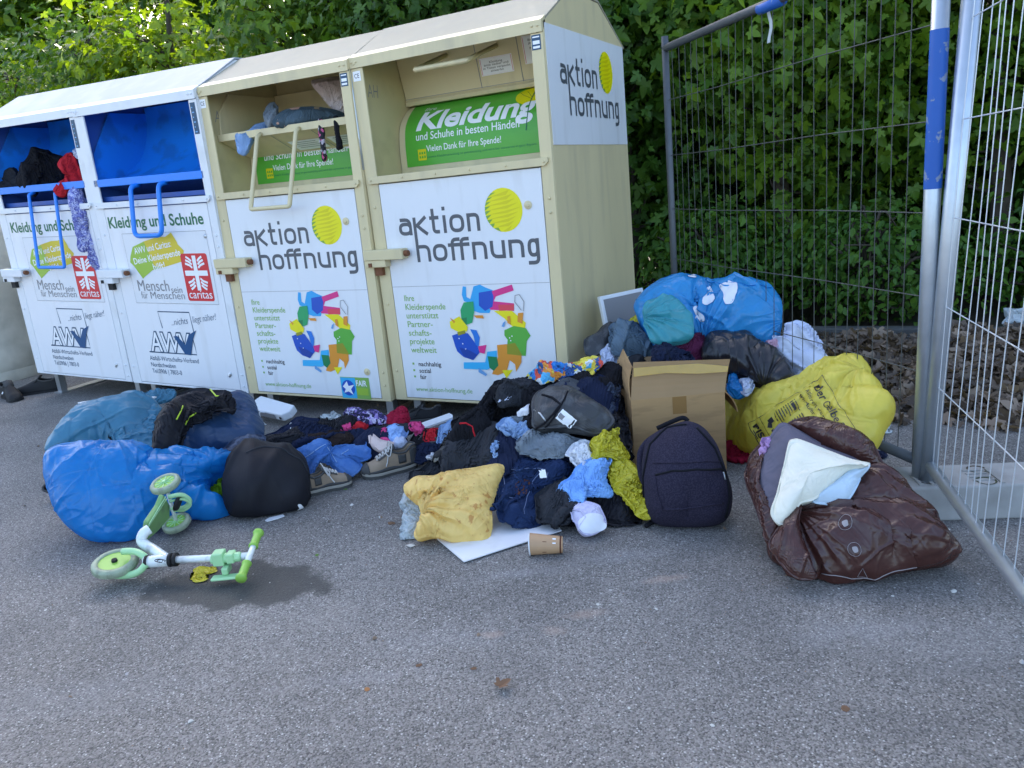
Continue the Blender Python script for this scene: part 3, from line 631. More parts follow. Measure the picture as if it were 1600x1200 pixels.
def leaves_mesh(name, P, Nrm, size, m, parent, shape='lobed', up=None):
    B, F = (LOBED, LOBED_F) if shape == 'lobed' else (OVAL, OVAL_F)
    n = len(P); Z = Nrm/np.linalg.norm(Nrm, axis=1)[:, None]
    d = rng.normal(size=(n, 3))*.8+(np.array([0, 0, -1.0]) if up is None else up); Y = d-Z*np.sum(d*Z, 1)[:, None]; Y /= np.linalg.norm(Y, axis=1)[:, None]; X = np.cross(Y, Z)
    fold = rng.uniform(-.3, 1.6, n)
    V = P[:, None]+size[:, None, None]*(B[None, :, 0, None]*X[:, None]+B[None, :, 1, None]*Y[:, None]+(B[None, :, 2]*fold[:, None])[..., None]*Z[:, None]-.35*(B[None, :, 1]**2)[..., None]*Z[:, None]*fold[:, None, None])
    k = len(B); Fa = (np.array(F)[None]+(np.arange(n)*k)[:, None, None]).reshape(-1, 3)
    me = bpy.data.meshes.new(name); me.vertices.add(n*k); me.vertices.foreach_set('co', V.reshape(-1)); me.loops.add(Fa.size); me.loops.foreach_set('vertex_index', Fa.reshape(-1).astype(np.int32))
    me.polygons.add(len(Fa)); me.polygons.foreach_set('loop_start', np.arange(0, Fa.size, 3, dtype=np.int32)); me.materials.append(m); me.update(calc_edges=True)
    o = bpy.data.objects.new(name, me); COL.objects.link(o); o.parent = parent; return o
def tree(name, label, cat, group, base, height, radius, zlow, ncl, per, lsize, lm, shape, trunk_r=.09, lean=(0, 0), csp=.28, zmax=None, seed=0, front=True):
    r = np.random.default_rng(seed+1000); t = empty(name, base, label=label, cat=cat, group=group)
    # cluster centres through an uneven crown volume, thinner towards its middle
    q = r.uniform(-1, 1, size=(ncl*8, 3)); d = np.linalg.norm(q, axis=1); lobes = .78+.30*fbm(q/np.maximum(d, .01)[:, None], 1.7, seed)
    keep = (d < lobes) & (d > .35*r.uniform(0, 1, len(d))) & (fbm(q, 2.6, seed+5) > -.35); q = q[keep][:ncl]
    zc = (zlow+height)/2; C = np.stack([q[:, 0]*radius[0]+lean[0], q[:, 1]*radius[1]+lean[1], zc+q[:, 2]*(height-zlow)/2], -1)
    mb = MB(); n = 7; tz = np.linspace(0, height*.85, n); path = np.stack([lean[0]*tz/height+.05*np.sin(tz*2+seed), lean[1]*tz/height+.05*np.cos(tz*1.7+seed), tz-.05], -1)
    mb.tube(path, np.linspace(trunk_r, trunk_r*.25, n), 8)
    for c in C[::max(1, len(C)//60)]:
        z0 = max(.2, min(c[2]-.3*np.linalg.norm(c[:2]-path[0][:2])-.2, height*.8)); p0 = np.array([np.interp(z0, tz, path[:, 0]), np.interp(z0, tz, path[:, 1]), z0])
        mid = (p0+c)/2+r.normal(size=3)*.08+np.array([0, 0, .08]); mb.tube(catmull([p0, mid, c], 3, False), np.linspace(.018, .005, 7), 4, cap=False)
    mb.build('trunk', M['bark'], t, smooth=True)
    L = np.repeat(C, per, 0)+r.normal(size=(len(C)*per, 3))*csp*np.array([1, 1, .8]); out = L-np.array([lean[0], lean[1], zc]); out /= np.linalg.norm(out, axis=1)[:, None]+.01
    Nn = out*.7+r.normal(size=L.shape)*.55+np.array([0, -.35, .55])
    keep = L[:, 2] > .04; L, Nn = L[keep], Nn[keep]
    leaves_mesh('crown', L, Nn, lsize*r.uniform(.40, 1.2, len(L))*np.repeat(r.uniform(.7, 1.15, len(C)), per)[keep], lm, t, shape); return t
hg = 'maples of the hedge behind the containers'
T = [ (-13.9, 4.3, 5.2, 1.8, 1.2, .2, 300, 22, .12, 'leaf_dark', 'lobed', 'dark green hedge maple furthest left, beyond the recycling bin'), (-11.5, 4.1, 4.8, 1.7, 1.2, .2, 300, 22, .11, 'leaf_maple', 'lobed', 'mid green hedge maple behind the recycling bin at the left'),
 # x, y, h, rx, ry, zlow, ncl, per, leaf, mat, shape, label
 (-9.2, 3.9, 4.3, 1.7, 1.1, .3, 380, 26, .085, 'leaf_field', 'lobed', 'leafy light green bush at the far left end of the hedge'),
 (-6.9, 3.6, 4.2, 1.5, 1.0, .3, 380, 26, .085, 'leaf_dark', 'lobed', 'dense dark green bush behind the leftmost white container'),
 (-5.0, 3.3, 4.6, 1.5, .9, .5, 340, 24, .13, 'leaf_field', 'lobed', 'yellow green maple overhanging the white containers'),
 (-3.0, 3.4, 5.5, 1.4, 1.1, .4, 420, 24, .10, 'leaf_maple', 'lobed', 'mid green maple behind the second white container'),
 (-1.3, 3.2, 5.2, 1.3, 1.0, .4, 420, 24, .10, 'leaf_dark', 'lobed', 'dark green maple behind the open cream container'),
 (.4, 3.3, 5.2, 1.3, 1.0, .4, 420, 24, .11, 'leaf_dark', 'lobed', 'dark green maple behind the cream container with the side sign'),
 (1.75, 3.15, 4.6, 1.1, .8, .5, 330, 30, .115, 'leaf_maple', 'lobed', 'broad leaved maple just behind the mesh of the wire fence'),
 (3.3, 3.4, 4.8, 1.2, .9, .5, 340, 30, .11, 'leaf_maple', 'lobed', 'broad leaved maple behind the blue banded fence post'),
 (5.2, 3.6, 5.0, 1.4, 1.0, .4, 360, 28, .105, 'leaf_maple', 'lobed', 'green maple at the right end of the hedge'),
]
for i, (x, y, h, rx, ry, zl, nc, per, ls, lm, sh, lab) in enumerate(T):
    tree('maple_tree', lab, 'tree', hg, (x, y, 0), h, (rx, ry), zl, nc, per, ls, M[lm], sh, seed=i*13+3, csp=.28 if i < 8 else .19)
for i, (x, y, rx, h, lab) in enumerate(((1.3, 2.75, .75, 1.0, 'low bramble bush behind the big blue bag'), (2.5, 2.8, .8, .9, 'low bramble bush behind the yellow sack'), (3.9, 2.85, .9, 1.0, 'low bramble bush behind the heap of dead leaves'), (5.6, 2.9, 1.0, 1.1, 'low bramble bush at the right edge'))):
    tree('bramble_bush', lab, 'bush', 'brambles at the foot of the hedge', (x, y, 0), h, (rx, .42), .0, 150, 22, .075, M['leaf_bramble'], 'oval', trunk_r=.02, csp=.14, seed=90+i)
for i, x in enumerate((-10.5, -8.2, -6.0, -3.9, -1.9, .2, 1.9, 3.6, 5.3, 7.0)):
    tree('hazel_bush', 'dense shadowy bush in the second row of the hedge, the %s from the left' % ('first', 'second', 'third', 'fourth', 'fifth', 'sixth', 'seventh', 'eighth', 'ninth', 'tenth')[i], 'bush', 'second row of bushes', (x, 4.9+.3*math.sin(i*1.7), 0), 2.9+.3*math.cos(i*2.3), (1.35, .9), -.1, 300, 22, .20, M['leaf_dark'], 'oval', trunk_r=.03, csp=.3, seed=300+i)
# tall trees added further back, with big crowns to block the sun
bk = 'tall trees added behind the hedge to block the sun'
BT = [(-15, 9.5), (-12, 11.2), (-5.2, 9.8), (-3.2, 7.0), (-.4, 7.6), (2.4, 7.0), (5.4, 7.8), (8.6, 7.4), (-17, 9.5), (-8, 11.5), (-1.5, 11.5), (5, 12), (12, 9)]
wd_ = ['far left', 'left', 'left of centre', 'centre left', 'centre', 'centre right', 'right', 'far right', 'leftmost', 'hindmost left', 'hindmost middle', 'hindmost right', 'rightmost']
for i, (x, y) in enumerate(BT):
    tree('sun_block_tree', 'tall tree added behind the hedge to block the sun, the %s one of its row' % wd_[i], 'tree', bk, (x, y, 0), 9.5+1.5*math.sin(i*2.1), (2.2, 1.8), 1.0, 420, 20, .30, M['leaf_field' if i % 3 == 0 else 'leaf_dark'], 'oval', trunk_r=.18, csp=.5, seed=200+i)
# ------------------------------------------------------------------ building-site fence
def fence(label, A, B, H, up, zr, bars, wire, zbase=.05, band=None, far=None, spc=.07, tr=.027):
    A, B = np.asarray(A, float), np.asarray(B, float); d = B-A; Lg = np.linalg.norm(d); d /= Lg; up = np.asarray(up, float); up /= up[2]
    t = empty('mesh_fence', A, label=label, cat='fence', group='building site fence panels'); at = lambda s, z: d*s+up*z
    for s in (0, Lg):
        mb = MB(); mb.tube([at(s, zbase), at(s, H*.5), at(s, H+.03)], tr if s == 0 or not far else .019, 14); p = mb.build('frame_post', M[far if far and s else 'zinc'], t, smooth=True)
        if band and s == 0: mb = MB(); mb.tube([at(0, z) for z in np.linspace(band[0], band[1], 5)], tr+.0012, 14, cap=False); mb.build('painted_band', M['blue_band'], p, smooth=True)
    for z in (zr, H-.03):
        mb = MB(); mb.tube([at(0, z), at(Lg, z)], .020, 12); mb.build('frame_rail', M[far or 'zinc'], t, smooth=True)
    mb = MB(); n = int(Lg/spc)
    for i in range(n):
        s = .045+i*spc+rnd.uniform(-.004, .004)
        if s > Lg-.03: break
        nz_ = np.cross(d, up); nz_ /= np.linalg.norm(nz_); bow = rnd.uniform(-.006, .006)
        mb.tube([at(s+bow*math.sin(math.pi*q), zr+(H-.03-zr)*q)+nz_*.006*math.sin(3*q+i) for q in np.linspace(0, 1, 6)], .0017, 5, cap=False)
    for z in bars: mb.tube([at(0, z), at(Lg*.3, z+.004), at(Lg*.7, z-.004), at(Lg, z)], .0022, 5, cap=False)
    mb.build('wire_mesh', M[wire], t, smooth=True); return t, at
mm('blue_band', (.01, .10, .42), .5, var=.1, col2=(.25, .30, .36), c2amt=.8, c2scale=30, c2lo=.62, c2hi=.66)
mm('wire_dull', (.075, .08, .075), .6, metal=.2); mm('zinc_dull', (.10, .11, .12), .55, metal=.4, var=.2, vscale=15); mm('wire_bright', (.60, .64, .68), .4, metal=.5)
A0 = np.array([2.786, -.622, 0]); B0 = np.array([1.50, .83, 0])
def zat(px, py, P, d=(0, 0, 1)):     # height on a post line through P seen at pixel row py
    zz = np.linspace(0, 2.4, 481); Q = np.asarray(P)[None]+zz[:, None]*np.asarray(d, float)[None]; return float(zz[np.argmin(abs(proj(Q)[:, 1]-py))])
barsA = [zat(0, y, A0) for y in (36, 189, 332, 465, 583)]
fA, atA = fence('dull wire fence panel with a blue banded post, behind the rubbish', A0, B0, 1.97, (0, 0, 1), .19, barsA, 'wire_dull', band=(zat(0, 295, A0), zat(0, 45, A0)), spc=.073, far='zinc_dull')
PB = np.array([2.812, -.645, 0]); top = aty(1508, 60, -.645); upB = (top-np.array([2.805, -.645, .13])); upB /= upB[2]
rB = atz(1600, 930, .19)-atz(1450, 726, .19); rB[2] = 0; rB /= np.linalg.norm(rB)
PB = np.array([2.808, -.64, .0])-upB*.0
barsB = [zat(0, y, PB, upB) for y in (30, 188, 338, 477, 603)]
fB, atB = fence('bright galvanised fence panel running towards the viewer at the right', PB, PB+rB*2.2, 1.97, upB, .19, barsB, 'wire_bright', spc=.068, tr=.029)
# concrete foot
mm('concrete', (.34, .335, .32), .9, var=.15, vscale=9, col2=(.17, .165, .15), c2amt=.7, c2scale=7, c2lo=.45, c2hi=.8, bump=.4, bscale=90)
c1_, c2_, c3_ = atz(1400, 765, .13), atz(1600, 757, .13), atz(1590, 722, .13)
ux = c2_-c1_; ux[2] = 0; ux /= np.linalg.norm(ux); uy = np.array([-ux[1], ux[0], 0]); wid = float(np.dot(c3_-c1_, uy))
o = c1_-ux*.12; Lf = .74
ft = empty('fence_foot', (o[0], o[1], 0), (0, 0, math.atan2(ux[1], ux[0])), 'concrete fence foot under the two posts, behind the brown bag', 'concrete block')
mb = MB(); mb.prism([(0, 0, .0), (Lf, 0, .0), (Lf, .03, .13), (Lf-.03, .012, .13), (0.02, .012, .13)][:2]+[(Lf-.012, .012, .128), (.012, .012, .128)], (0, wid, 0)); mb.build('block', M['concrete'], ft, bevel=.008)
for a_, b_ in [((x, .03, .1282), (x+.012, wid*.6, .134)) for x in (.21, .25)]+[((.40, .05+i*.03, .1282), (.47, .058+i*.03, .133)) for i in range(4)]+[((.48, .02, .1282), (.492, wid*.75, .134))]:
    mb = MB(); mb.box(a_, b_); mb.build('cast_rib', M['concrete'], ft)
for i, (px, py) in enumerate(((1526, 733), (1541, 751), (1440, 742), (1449, 750))):
    q = atz(px, py, .129)-o; x, y = float(np.dot(q, ux)), float(np.dot(q, uy)); mb = MB(); mb.lathe([(.034, 0), (.034, .0015), (.028, -.0005), (.02, -.03), (0, -.06)], (x, y, .1288), (0, 0, 1), 16, 0); mb.build('post_hole', M['soil' if i < 2 else 'dark_gap'], ft)
# dead leaves swept into a heap
mm('dead_leaf', (.10, .055, .03), .8, var=.5, vscale=3)
M['dead_leaf'] = leaf_mat('dead_leaf_mix', (.045, .030, .020), (.27, .20, .145), .15)
def mound(X, Y):
    P = np.stack([X, Y, X*0], -1); h = .30*np.exp(-((X-4.0)/.95)**2-((Y-1.55)/.50)**2)+.14*np.exp(-((X-2.95)/.55)**2-((Y-1.25)/.42)**2)+.10*np.exp(-((X-2.4)/.30)**2-((Y-1.5)/.25)**2); return h*(1+.35*fbm(P, 4, 9))-.012
sx, sy = np.meshgrid(np.linspace(1.7, 5.6, 80), np.linspace(.3, 2.33, 50)); zz = mound(sx, sy); a, b_ = sx.shape
hp = empty('leaf_heap', (0, 0, 0), label='swept heap of dead brown leaves behind the fence', cat='leaf heap', kind='stuff')
mesh_obj('heap_base', np.stack([sx, sy, zz], -1).reshape(-1, 3), [(i*b_+j, i*b_+j+1, (i+1)*b_+j+1, (i+1)*b_+j) for i in range(a-1) for j in range(b_-1)], M['soil'], hp, smooth=True)
X = rng.uniform(1.8, 5.5, 30000); Y = rng.uniform(.35, 2.3, 30000); Z = mound(X, Y); k = (Z > rng.uniform(-.02, .03, len(X)))
X, Y, Z = X[k][:9000], Y[k][:9000], Z[k][:9000]
leaves_mesh('dead_leaves', np.stack([X, Y, np.maximum(Z, .004)+rng.uniform(.0, .03, len(X))], -1), rng.normal(size=(len(X), 3))*.55+np.array([0, -.2, .8]), rng.uniform(.04, .11, len(X)), M['dead_leaf'], hp)
# ------------------------------------------------------------------ soft goods: outlines lifted to their own place, filled out and crumpled by a small cloth solver
ZT = {'a': (0, 560, 3), 'b': (380, 580, 4), 'c': (680, 540, 3.53), 'd': (900, 400, 4), 'e': (940, 520, 3.478), 'f': (1120, 600, 3.3333), 'g': (0, 80, 4), 'h': (300, 40, 4), 'p': (0, 0, 1)}
def Z(k, P):
    ox, oy, s = ZT[k]; return [(ox+x/s, oy+y/s) for x, y in P]
def lean_plane(base, lean, z=0.0, off=0.0, turn=0.0):
    P = atz(*base, z); h = CPOS-P; h[2] = 0; h /= np.linalg.norm(h); c, s = math.cos(turn), math.sin(turn); h = np.array([c*h[0]-s*h[1], s*h[0]+c*h[1], 0])
    N = h*math.cos(D2R(lean))+np.array([0, 0, math.sin(D2R(lean))]); return P+N*off, N
def up2(X):                                    # Catmull-Rom doubling along axis 0
    P = np.concatenate([2*X[:1]-X[1:2], X, 2*X[-1:]-X[-2:-1]], 0); mid = (-P[:-3]+9*P[1:-2]+9*P[2:-1]-P[3:])/16
    out = np.empty((2*len(X)-1,)+X.shape[1:]); out[0::2] = X; out[1::2] = mid; return out
def grid_normals(X):
    n = np.cross(np.gradient(X, axis=0), np.gradient(X, axis=1)); return n/(np.linalg.norm(n, axis=-1, keepdims=True)+1e-12)
def crumple(Q, seed, f0, aniso, amp, octv, sharp, fall=.55, radial=None):
    # Q: plane coordinates (..,2) in metres; long ridged creases in a few directions, bent by a slow warp
    r = np.random.default_rng(seed+77); z = np.zeros(Q.shape[:-1]); a0 = r.uniform(0, math.pi); a = amp
    for o in range(octv):
        W = np.concatenate([Q, np.full(Q.shape[:-1]+(1,), seed*.37+o)], -1); q = Q+.35/f0*np.stack([noise(W, f0*.45, seed+o), noise(W, f0*.45, seed+40+o)], -1)
        th = a0+r.uniform(-.7, .7)+o*.9; c, s_ = math.cos(th), math.sin(th); f = f0*1.75**o
        p = np.stack([(c*q[..., 0]+s_*q[..., 1])*f, (-s_*q[..., 0]+c*q[..., 1])*f/aniso, np.full(Q.shape[:-1], o*3.1+seed)], -1)
        n_ = noise(p, 1.0, seed+o*7); z = z+a*(np.exp(-(n_/(.34/sharp))**2)+.35*n_-.25)*(.6+.6*noise(W, f0*.4, seed+90+o)); a *= fall
    if radial is not None:
        for c0, kk, am, rr in radial:
            d = Q-c0; an = np.arctan2(d[..., 1], d[..., 0]); di = np.hypot(d[..., 0], d[..., 1]); P3 = np.stack([np.cos(an)*kk, np.sin(an)*kk, di*2], -1)
            z = z+am*(1-np.abs(noise(P3, .5, seed+5))*2)*np.exp(-(di/rr)**2)*np.clip(di/(rr*.2), 0, 1)
    return z
class Soft: pass
def soft(name, outline, base, lean=60, T=.05, Tb=.03, k=(1.22, 1.10), m=None, n=40, it=70, press=0.0, pin=.02, rim=.25, off=0.0, z=0.0, rot=0.0, seed=0, label=None, cat=None, group=None,
         parent=None, floor=True, turn=0.0, smooth_=.07, amp=.006, wl=14.0, power=.5, plane=None, grav=.0006, gather=None, lump=.35, kind=None, fold=None, radial=None, edge_n=0.0, drop=0.0, ffall=.5, sheet=False):
    P, N = plane if plane is not None else lean_plane(base, lean, z, off, turn)
    if plane is not None: P = P+N*off
    B = np.array([atplane(x, y, P, N) for x, y in outline]); C = B.mean(0)
    S = catmull(B, 10)
    if edge_n: q = S-C; ql = np.linalg.norm(q, axis=1)[:, None]; S = S+q/(ql+1e-6)*(edge_n*(fbm(S, 17, seed+61, 2)+.4*np.abs(noise(S, 45, seed+4))-.2))[:, None]
    cum = np.concatenate([[0], np.cumsum(np.linalg.norm(np.diff(np.vstack([S, S[:1]]), axis=0), axis=1))]); S = np.vstack([S, S[:1]])
    u = np.linspace(-1, 1, n); Ug, Vg = np.meshgrid(u, u, indexing='ij'); xd = Ug*np.sqrt(1-Vg**2/2); yd = Vg*np.sqrt(1-Ug**2/2)
    r = np.clip(np.hypot(xd, yd), 0, 1); th = ((np.arctan2(yd, xd)+rot)/(2*math.pi)) % 1.0
    bp = np.stack([np.interp(th*cum[-1], cum, S[:, i]) for i in range(3)], -1); F = C+r[..., None]*(bp-C)
    h = np.clip(1-r**2.2, 0, 1)**power
    lum = 1+lump*fbm(F, 5.0, seed+2)
    X0 = np.stack([F+N*(T*h*lum)[..., None], F-N*(Tb*h)[..., None]])-N*(drop*np.clip(r-.55, 0, 1)**2*4)[..., None]
    if sheet:
        und = .55*T*(1-r**3)+T*.9*fbm(F, 5.5, seed+2, 2)+.02*noise(F, 13, seed+8); X0 = np.stack([F+N*und[..., None]]*2)-N*(drop*np.clip(r-.55, 0, 1)**2*4)[..., None]; h = np.maximum(h, .6)
    X = X0+noise3(X0, wl, seed)*amp*h[None, ..., None]+noise3(X0, wl*2.3, seed+9)*amp*.5*h[None, ..., None]
    edge = np.zeros((n, n), bool); edge[[0, -1]] = True; edge[:, [0, -1]] = True
    def pairs(sl1, sl2, kk): return [sl1, sl2, None, kk]
    s_ = slice(None); cons = []
    for st in (0, 1):
        cons.append(((s_, slice(st, n-1, 2), s_), (s_, slice(st+1, n, 2), s_), k[0])); cons.append(((s_, s_, slice(st, n-1, 2)), (s_, s_, slice(st+1, n, 2)), k[1]))
    for st in (0, 1):
        a, b = slice(st, n-1, 2), slice(st+1, n, 2); a2, b2 = slice(0, n-1), slice(1, n)
        cons.append(((s_, a, a2), (s_, b, b2), math.sqrt(k[0]*k[1]))); cons.append(((s_, a, b2), (s_, b, a2), math.sqrt(k[0]*k[1])))
    rest = [np.linalg.norm(X0[b]-X0[a], axis=-1)*kk for a, b, kk in cons]
    ld = float(np.mean(rest[0]))
    for q in range(it):
        if press:
            nr = grid_normals(X[0]); sg = np.sign(np.mean(np.sum(nr*N, -1))); X[0] += nr*sg*press; X[1] -= grid_normals(X[1])*sg*press
        X[..., 2] -= grav
        for (a, b, kk), L in zip(cons, rest):
            d = X[b]-X[a]; ln = np.linalg.norm(d, axis=-1)+1e-9; c = d*((ln-L)/ln*.45)[..., None]; X[a] += c; X[b] -= c
        lap = X.copy(); lap[:, 1:-1, 1:-1] = (X[:, 2:, 1:-1]+X[:, :-2, 1:-1]+X[:, 1:-1, 2:]+X[:, 1:-1, :-2])/4; X += (lap-X)*smooth_
        X += (X0-X)*pin; X[:, edge] += (X0[:, edge]-X[:, edge])*rim
        av = (X[0][edge]+X[1][edge])/2; X[0][edge] = av; X[1][edge] = av
        if floor: X[..., 2] = np.maximum(X[..., 2], .004)
    lens = X0[0]
    for ax in (1, 2): X = np.moveaxis(up2(np.moveaxis(X, ax, 0)), 0, ax); lens = np.moveaxis(up2(np.moveaxis(lens, ax-1, 0)), 0, ax-1)
    if fold:
        f0, an_, am, oc, shp = fold; ax1 = np.cross(N, [0, 0, 1.0]); ax1 /= np.linalg.norm(ax1); ax2 = np.cross(N, ax1); rel = lens-C; Q2 = np.stack([rel@ax1, rel@ax2], -1)
        rad = None
        if radial: rad = [(np.array([(atplane(p_[0], p_[1], P, N)-C)@ax1, (atplane(p_[0], p_[1], P, N)-C)@ax2]), kk, am_, rr) for p_, kk, am_, rr in radial]
        ee = np.minimum(np.arange(X.shape[1]), np.arange(X.shape[1])[::-1])/(X.shape[1]*.09); ew = (.8 if sheet else .25)+(.2 if sheet else .75)*np.clip(np.minimum.outer(ee, ee), 0, 1); gn = grid_normals(X[0]); gn *= np.sign(np.mean(np.sum(gn*N, -1)))
        X[0] += gn*(crumple(Q2, seed, f0, an_, am, oc, shp, ffall, radial=rad)*ew)[..., None]
        
        if sheet: X[1] = X[0]-grid_normals(X[0])*np.sign(np.mean(np.sum(grid_normals(X[0])*N, -1)))*.004
        bb_ = np.zeros(X.shape[1:3], bool); bb_[[0, -1]] = True; bb_[:, [0, -1]] = True; X[1][bb_] = X[0][bb_]
    if floor: X[..., 2] = np.maximum(X[..., 2], .004)
    nn = X.shape[1]; idx = np.arange(nn*nn).reshape(nn, nn); e2 = np.zeros((nn, nn), bool); e2[[0, -1]] = True; e2[:, [0, -1]] = True
    bi = idx.copy(); bi[~e2] = nn*nn+np.arange((~e2).sum()); V = np.vstack([X[0].reshape(-1, 3), X[1][~e2]])
    def quads(I): return np.stack([I[:-1, :-1], I[1:, :-1], I[1:, 1:], I[:-1, 1:]], -1).reshape(-1, 4)
    fr = quads(idx); bk = quads(bi)[:, ::-1]
    if np.mean(np.sum(grid_normals(X[0])*N, -1)) < 0: fr, bk = fr[:, ::-1], bk[:, ::-1]; flip = -1
    else: flip = 1
    s = Soft(); s.X = X[0]; s.Nn = grid_normals(X[0])*flip; s.lens = lens; s.px = proj(lens); s.n = nn; s.N = N
    if parent is None:
        s.base = np.array([V[:, 0].mean(), V[:, 1].mean(), V[:, 2].min()]); s.obj = mesh_obj(name, V-s.base, np.vstack([fr, bk]).tolist(), m, None, smooth=True, loc=s.base); tag(s.obj, label, cat, group, kind)
    else:
        s.base = parent.base; s.obj = mesh_obj(name, V-s.base, np.vstack([fr, bk]).tolist(), m, parent.obj, smooth=True)
    return s
def on(s, px, lift=.003, plain=False):                      # photo pixels -> points lying on the front of a soft thing
    px = np.atleast_2d(np.asarray(px, float)); n = s.n; flat_ = s.px.reshape(-1, 2); out = np.zeros((len(px), 3))
    j = np.array([np.argmin(((flat_-p)**2).sum(1)) for p in px]); ij = np.stack(np.unravel_index(j, (n, n)), -1).astype(float)
    def samp(G, q):
        i0 = np.clip(np.floor(q).astype(int), 0, n-2); f = np.clip(q-i0, 0, 1); a = G[i0[:, 0], i0[:, 1]]; b = G[i0[:, 0]+1, i0[:, 1]]; c = G[i0[:, 0], i0[:, 1]+1]; d = G[i0[:, 0]+1, i0[:, 1]+1]; fx, fy = f[:, :1], f[:, 1:]
        return a*(1-fx)*(1-fy)+b*fx*(1-fy)+c*(1-fx)*fy+d*fx*fy
    gu, gv = np.gradient(s.px, axis=0), np.gradient(s.px, axis=1)
    for _ in range(5):
        e = px-samp(s.px, ij); a, b = samp(gu, ij), samp(gv, ij); det = a[:, 0]*b[:, 1]-a[:, 1]*b[:, 0]; det = np.where(abs(det) < 1e-6, 1e-6, det)
        du = (e[:, 0]*b[:, 1]-e[:, 1]*b[:, 0])/det; dv = (a[:, 0]*e[:, 1]-a[:, 1]*e[:, 0])/det; ij = np.clip(ij+np.clip(np.stack([du, dv], -1), -2, 2), 0, n-1)
    return samp(s.X, ij)+(s.N if plain else samp(s.Nn, ij))*lift
def densify(P, step=6.0):
    out = []
    for a, b in zip(P[:-1], P[1:]):
        a, b = np.asarray(a, float), np.asarray(b, float); k = max(1, int(np.linalg.norm(b-a)/step)); out += [a+(b-a)*t/k for t in range(k)]
    return out+[np.asarray(P[-1], float)]
def cord(s, name, P, r, m, lift=.003, step=6.0, parent=None, k=6):
    mb = MB(); Q = on(s, densify(P, step), lift)-s.base; mb.tube(Q, r, k); return mb.build(name, m, parent or s.obj, smooth=True)
def patch(s, name, quad, m, lift=.004, nu=8, nv=8, parent=None):      # quad: four pixel corners a b c d
    a, b, c, d = [np.asarray(q, float) for q in quad]; P = [a*(1-i/nu)*(1-j/nv)+b*(i/nu)*(1-j/nv)+c*(i/nu)*(j/nv)+d*(1-i/nu)*(j/nv) for i in range(nu+1) for j in range(nv+1)]
    V = on(s, P, lift)-s.base; F = [(i*(nv+1)+j, (i+1)*(nv+1)+j, (i+1)*(nv+1)+j+1, i*(nv+1)+j+1) for i in range(nu) for j in range(nv)]
    return mesh_obj(name, V, F, m, parent or s.obj, smooth=True)
def blotch(s, name, P, m, lift=.004, rings=5, parent=None):           # filled outline of any shape
    S = catmull(P, 5); c = S.mean(0); k = len(S); Q = [c+(S-c)*(i/rings) for i in range(1, rings+1)]; Q = np.vstack([c[None]]+Q); V = on(s, Q, lift)-s.base
    F = [(0, 1+j, 1+(j+1) % k) for j in range(k)]+[(1+i*k+j, 1+(i+1)*k+j, 1+(i+1)*k+(j+1) % k, 1+i*k+(j+1) % k) for i in range(rings-1) for j in range(k)]
    return mesh_obj(name, V, F, m, parent or s.obj, smooth=True)
class Print:                                                         # lettering on a soft thing: o = pixel origin, ex / ey = pixel axes
    def __init__(s, sf, o, ex, ey): s.s = sf; s.o = np.array(o, float); s.ex = np.array(ex, float); s.ey = np.array(ey, float); s.mb = MB()
    def put(s, V, F, lift=.003): s.mb.add(on(s.s, s.o+V[:, :1]*s.ex+V[:, 1:]*s.ey, lift, True)-s.s.base, F)
    def text(s, t, x0, x1, base, cap, bold=0.0, lift=.009):
        V, F = fit_text(t, x0, x1, base, cap, bold); V, F = slice_geo(V, F, 0, list(np.arange(x0, x1, .03))); s.put(V, F, lift)
    def bar(s, x0, y0, x1, y1, lift=.007):
        n = max(2, int(max(abs(x1-x0), abs(y1-y0))/.05)+1); t = np.linspace(0, 1, n); V = np.concatenate([np.stack([x0+(x1-x0)*t, y0+0*t], 1), np.stack([x0+(x1-x0)*t, y1+0*t], 1)]) if abs(x1-x0) > abs(y1-y0) else np.concatenate([np.stack([x0+0*t, y0+(y1-y0)*t], 1), np.stack([x1+0*t, y0+(y1-y0)*t], 1)])
        s.put(V, [(i, i+1, n+i+1, n+i) for i in range(n-1)], lift)
    def build(s, name, m): return s.mb.build(name, m, s.s.obj)
def print_mat(name, cols, scale, rough=.8, warp=.0):
    m = bpy.data.materials.new(name); m.use_nodes = True; t = m.node_tree; N = t.nodes; L = t.links; b = N['Principled BSDF']; b.inputs['Roughness'].default_value = rough
    tc = N.new('ShaderNodeTexCoord'); v = N.new('ShaderNodeTexVoronoi'); v.inputs['Scale'].default_value = scale
    nz_ = N.new('ShaderNodeTexNoise'); nz_.inputs['Scale'].default_value = scale*.8; L.new(tc.outputs['Object'], nz_.inputs['Vector']); ad = N.new('ShaderNodeMix'); ad.data_type = 'VECTOR'; ad.inputs[0].default_value = warp
    L.new(tc.outputs['Object'], ad.inputs[4]); L.new(nz_.outputs['Color'], ad.inputs[5]); L.new(ad.outputs[1], v.inputs['Vector'])
    sp = N.new('ShaderNodeSeparateColor'); L.new(v.outputs['Color'], sp.inputs[0]); r = N.new('ShaderNodeValToRGB'); r.color_ramp.interpolation = 'CONSTANT'
    e = r.color_ramp.elements; n = len(cols)
    for i, c in enumerate(cols):
        q = e[i] if i < 2 else e.new(i/n); q.position = i/n; q.color = (*c, 1)
    L.new(sp.outputs[0], r.inputs[0]); L.new(r.outputs[0], b.inputs['Base Color']); return m
def cloth(k, c, **kw):
    a = dict(rough=.9, var=.2, vscale=9, bump=.35, bscale=420, ridge=.22, rscale=11, spec=.18); a.update(kw); return mm(k, c, **a)
def plastic(k, c, **kw):
    a = dict(rough=.24, var=.12, vscale=7, ridge=.9, rscale=11, trans=.30, spec=.5); a.update(kw); return mm(k, c, **a)
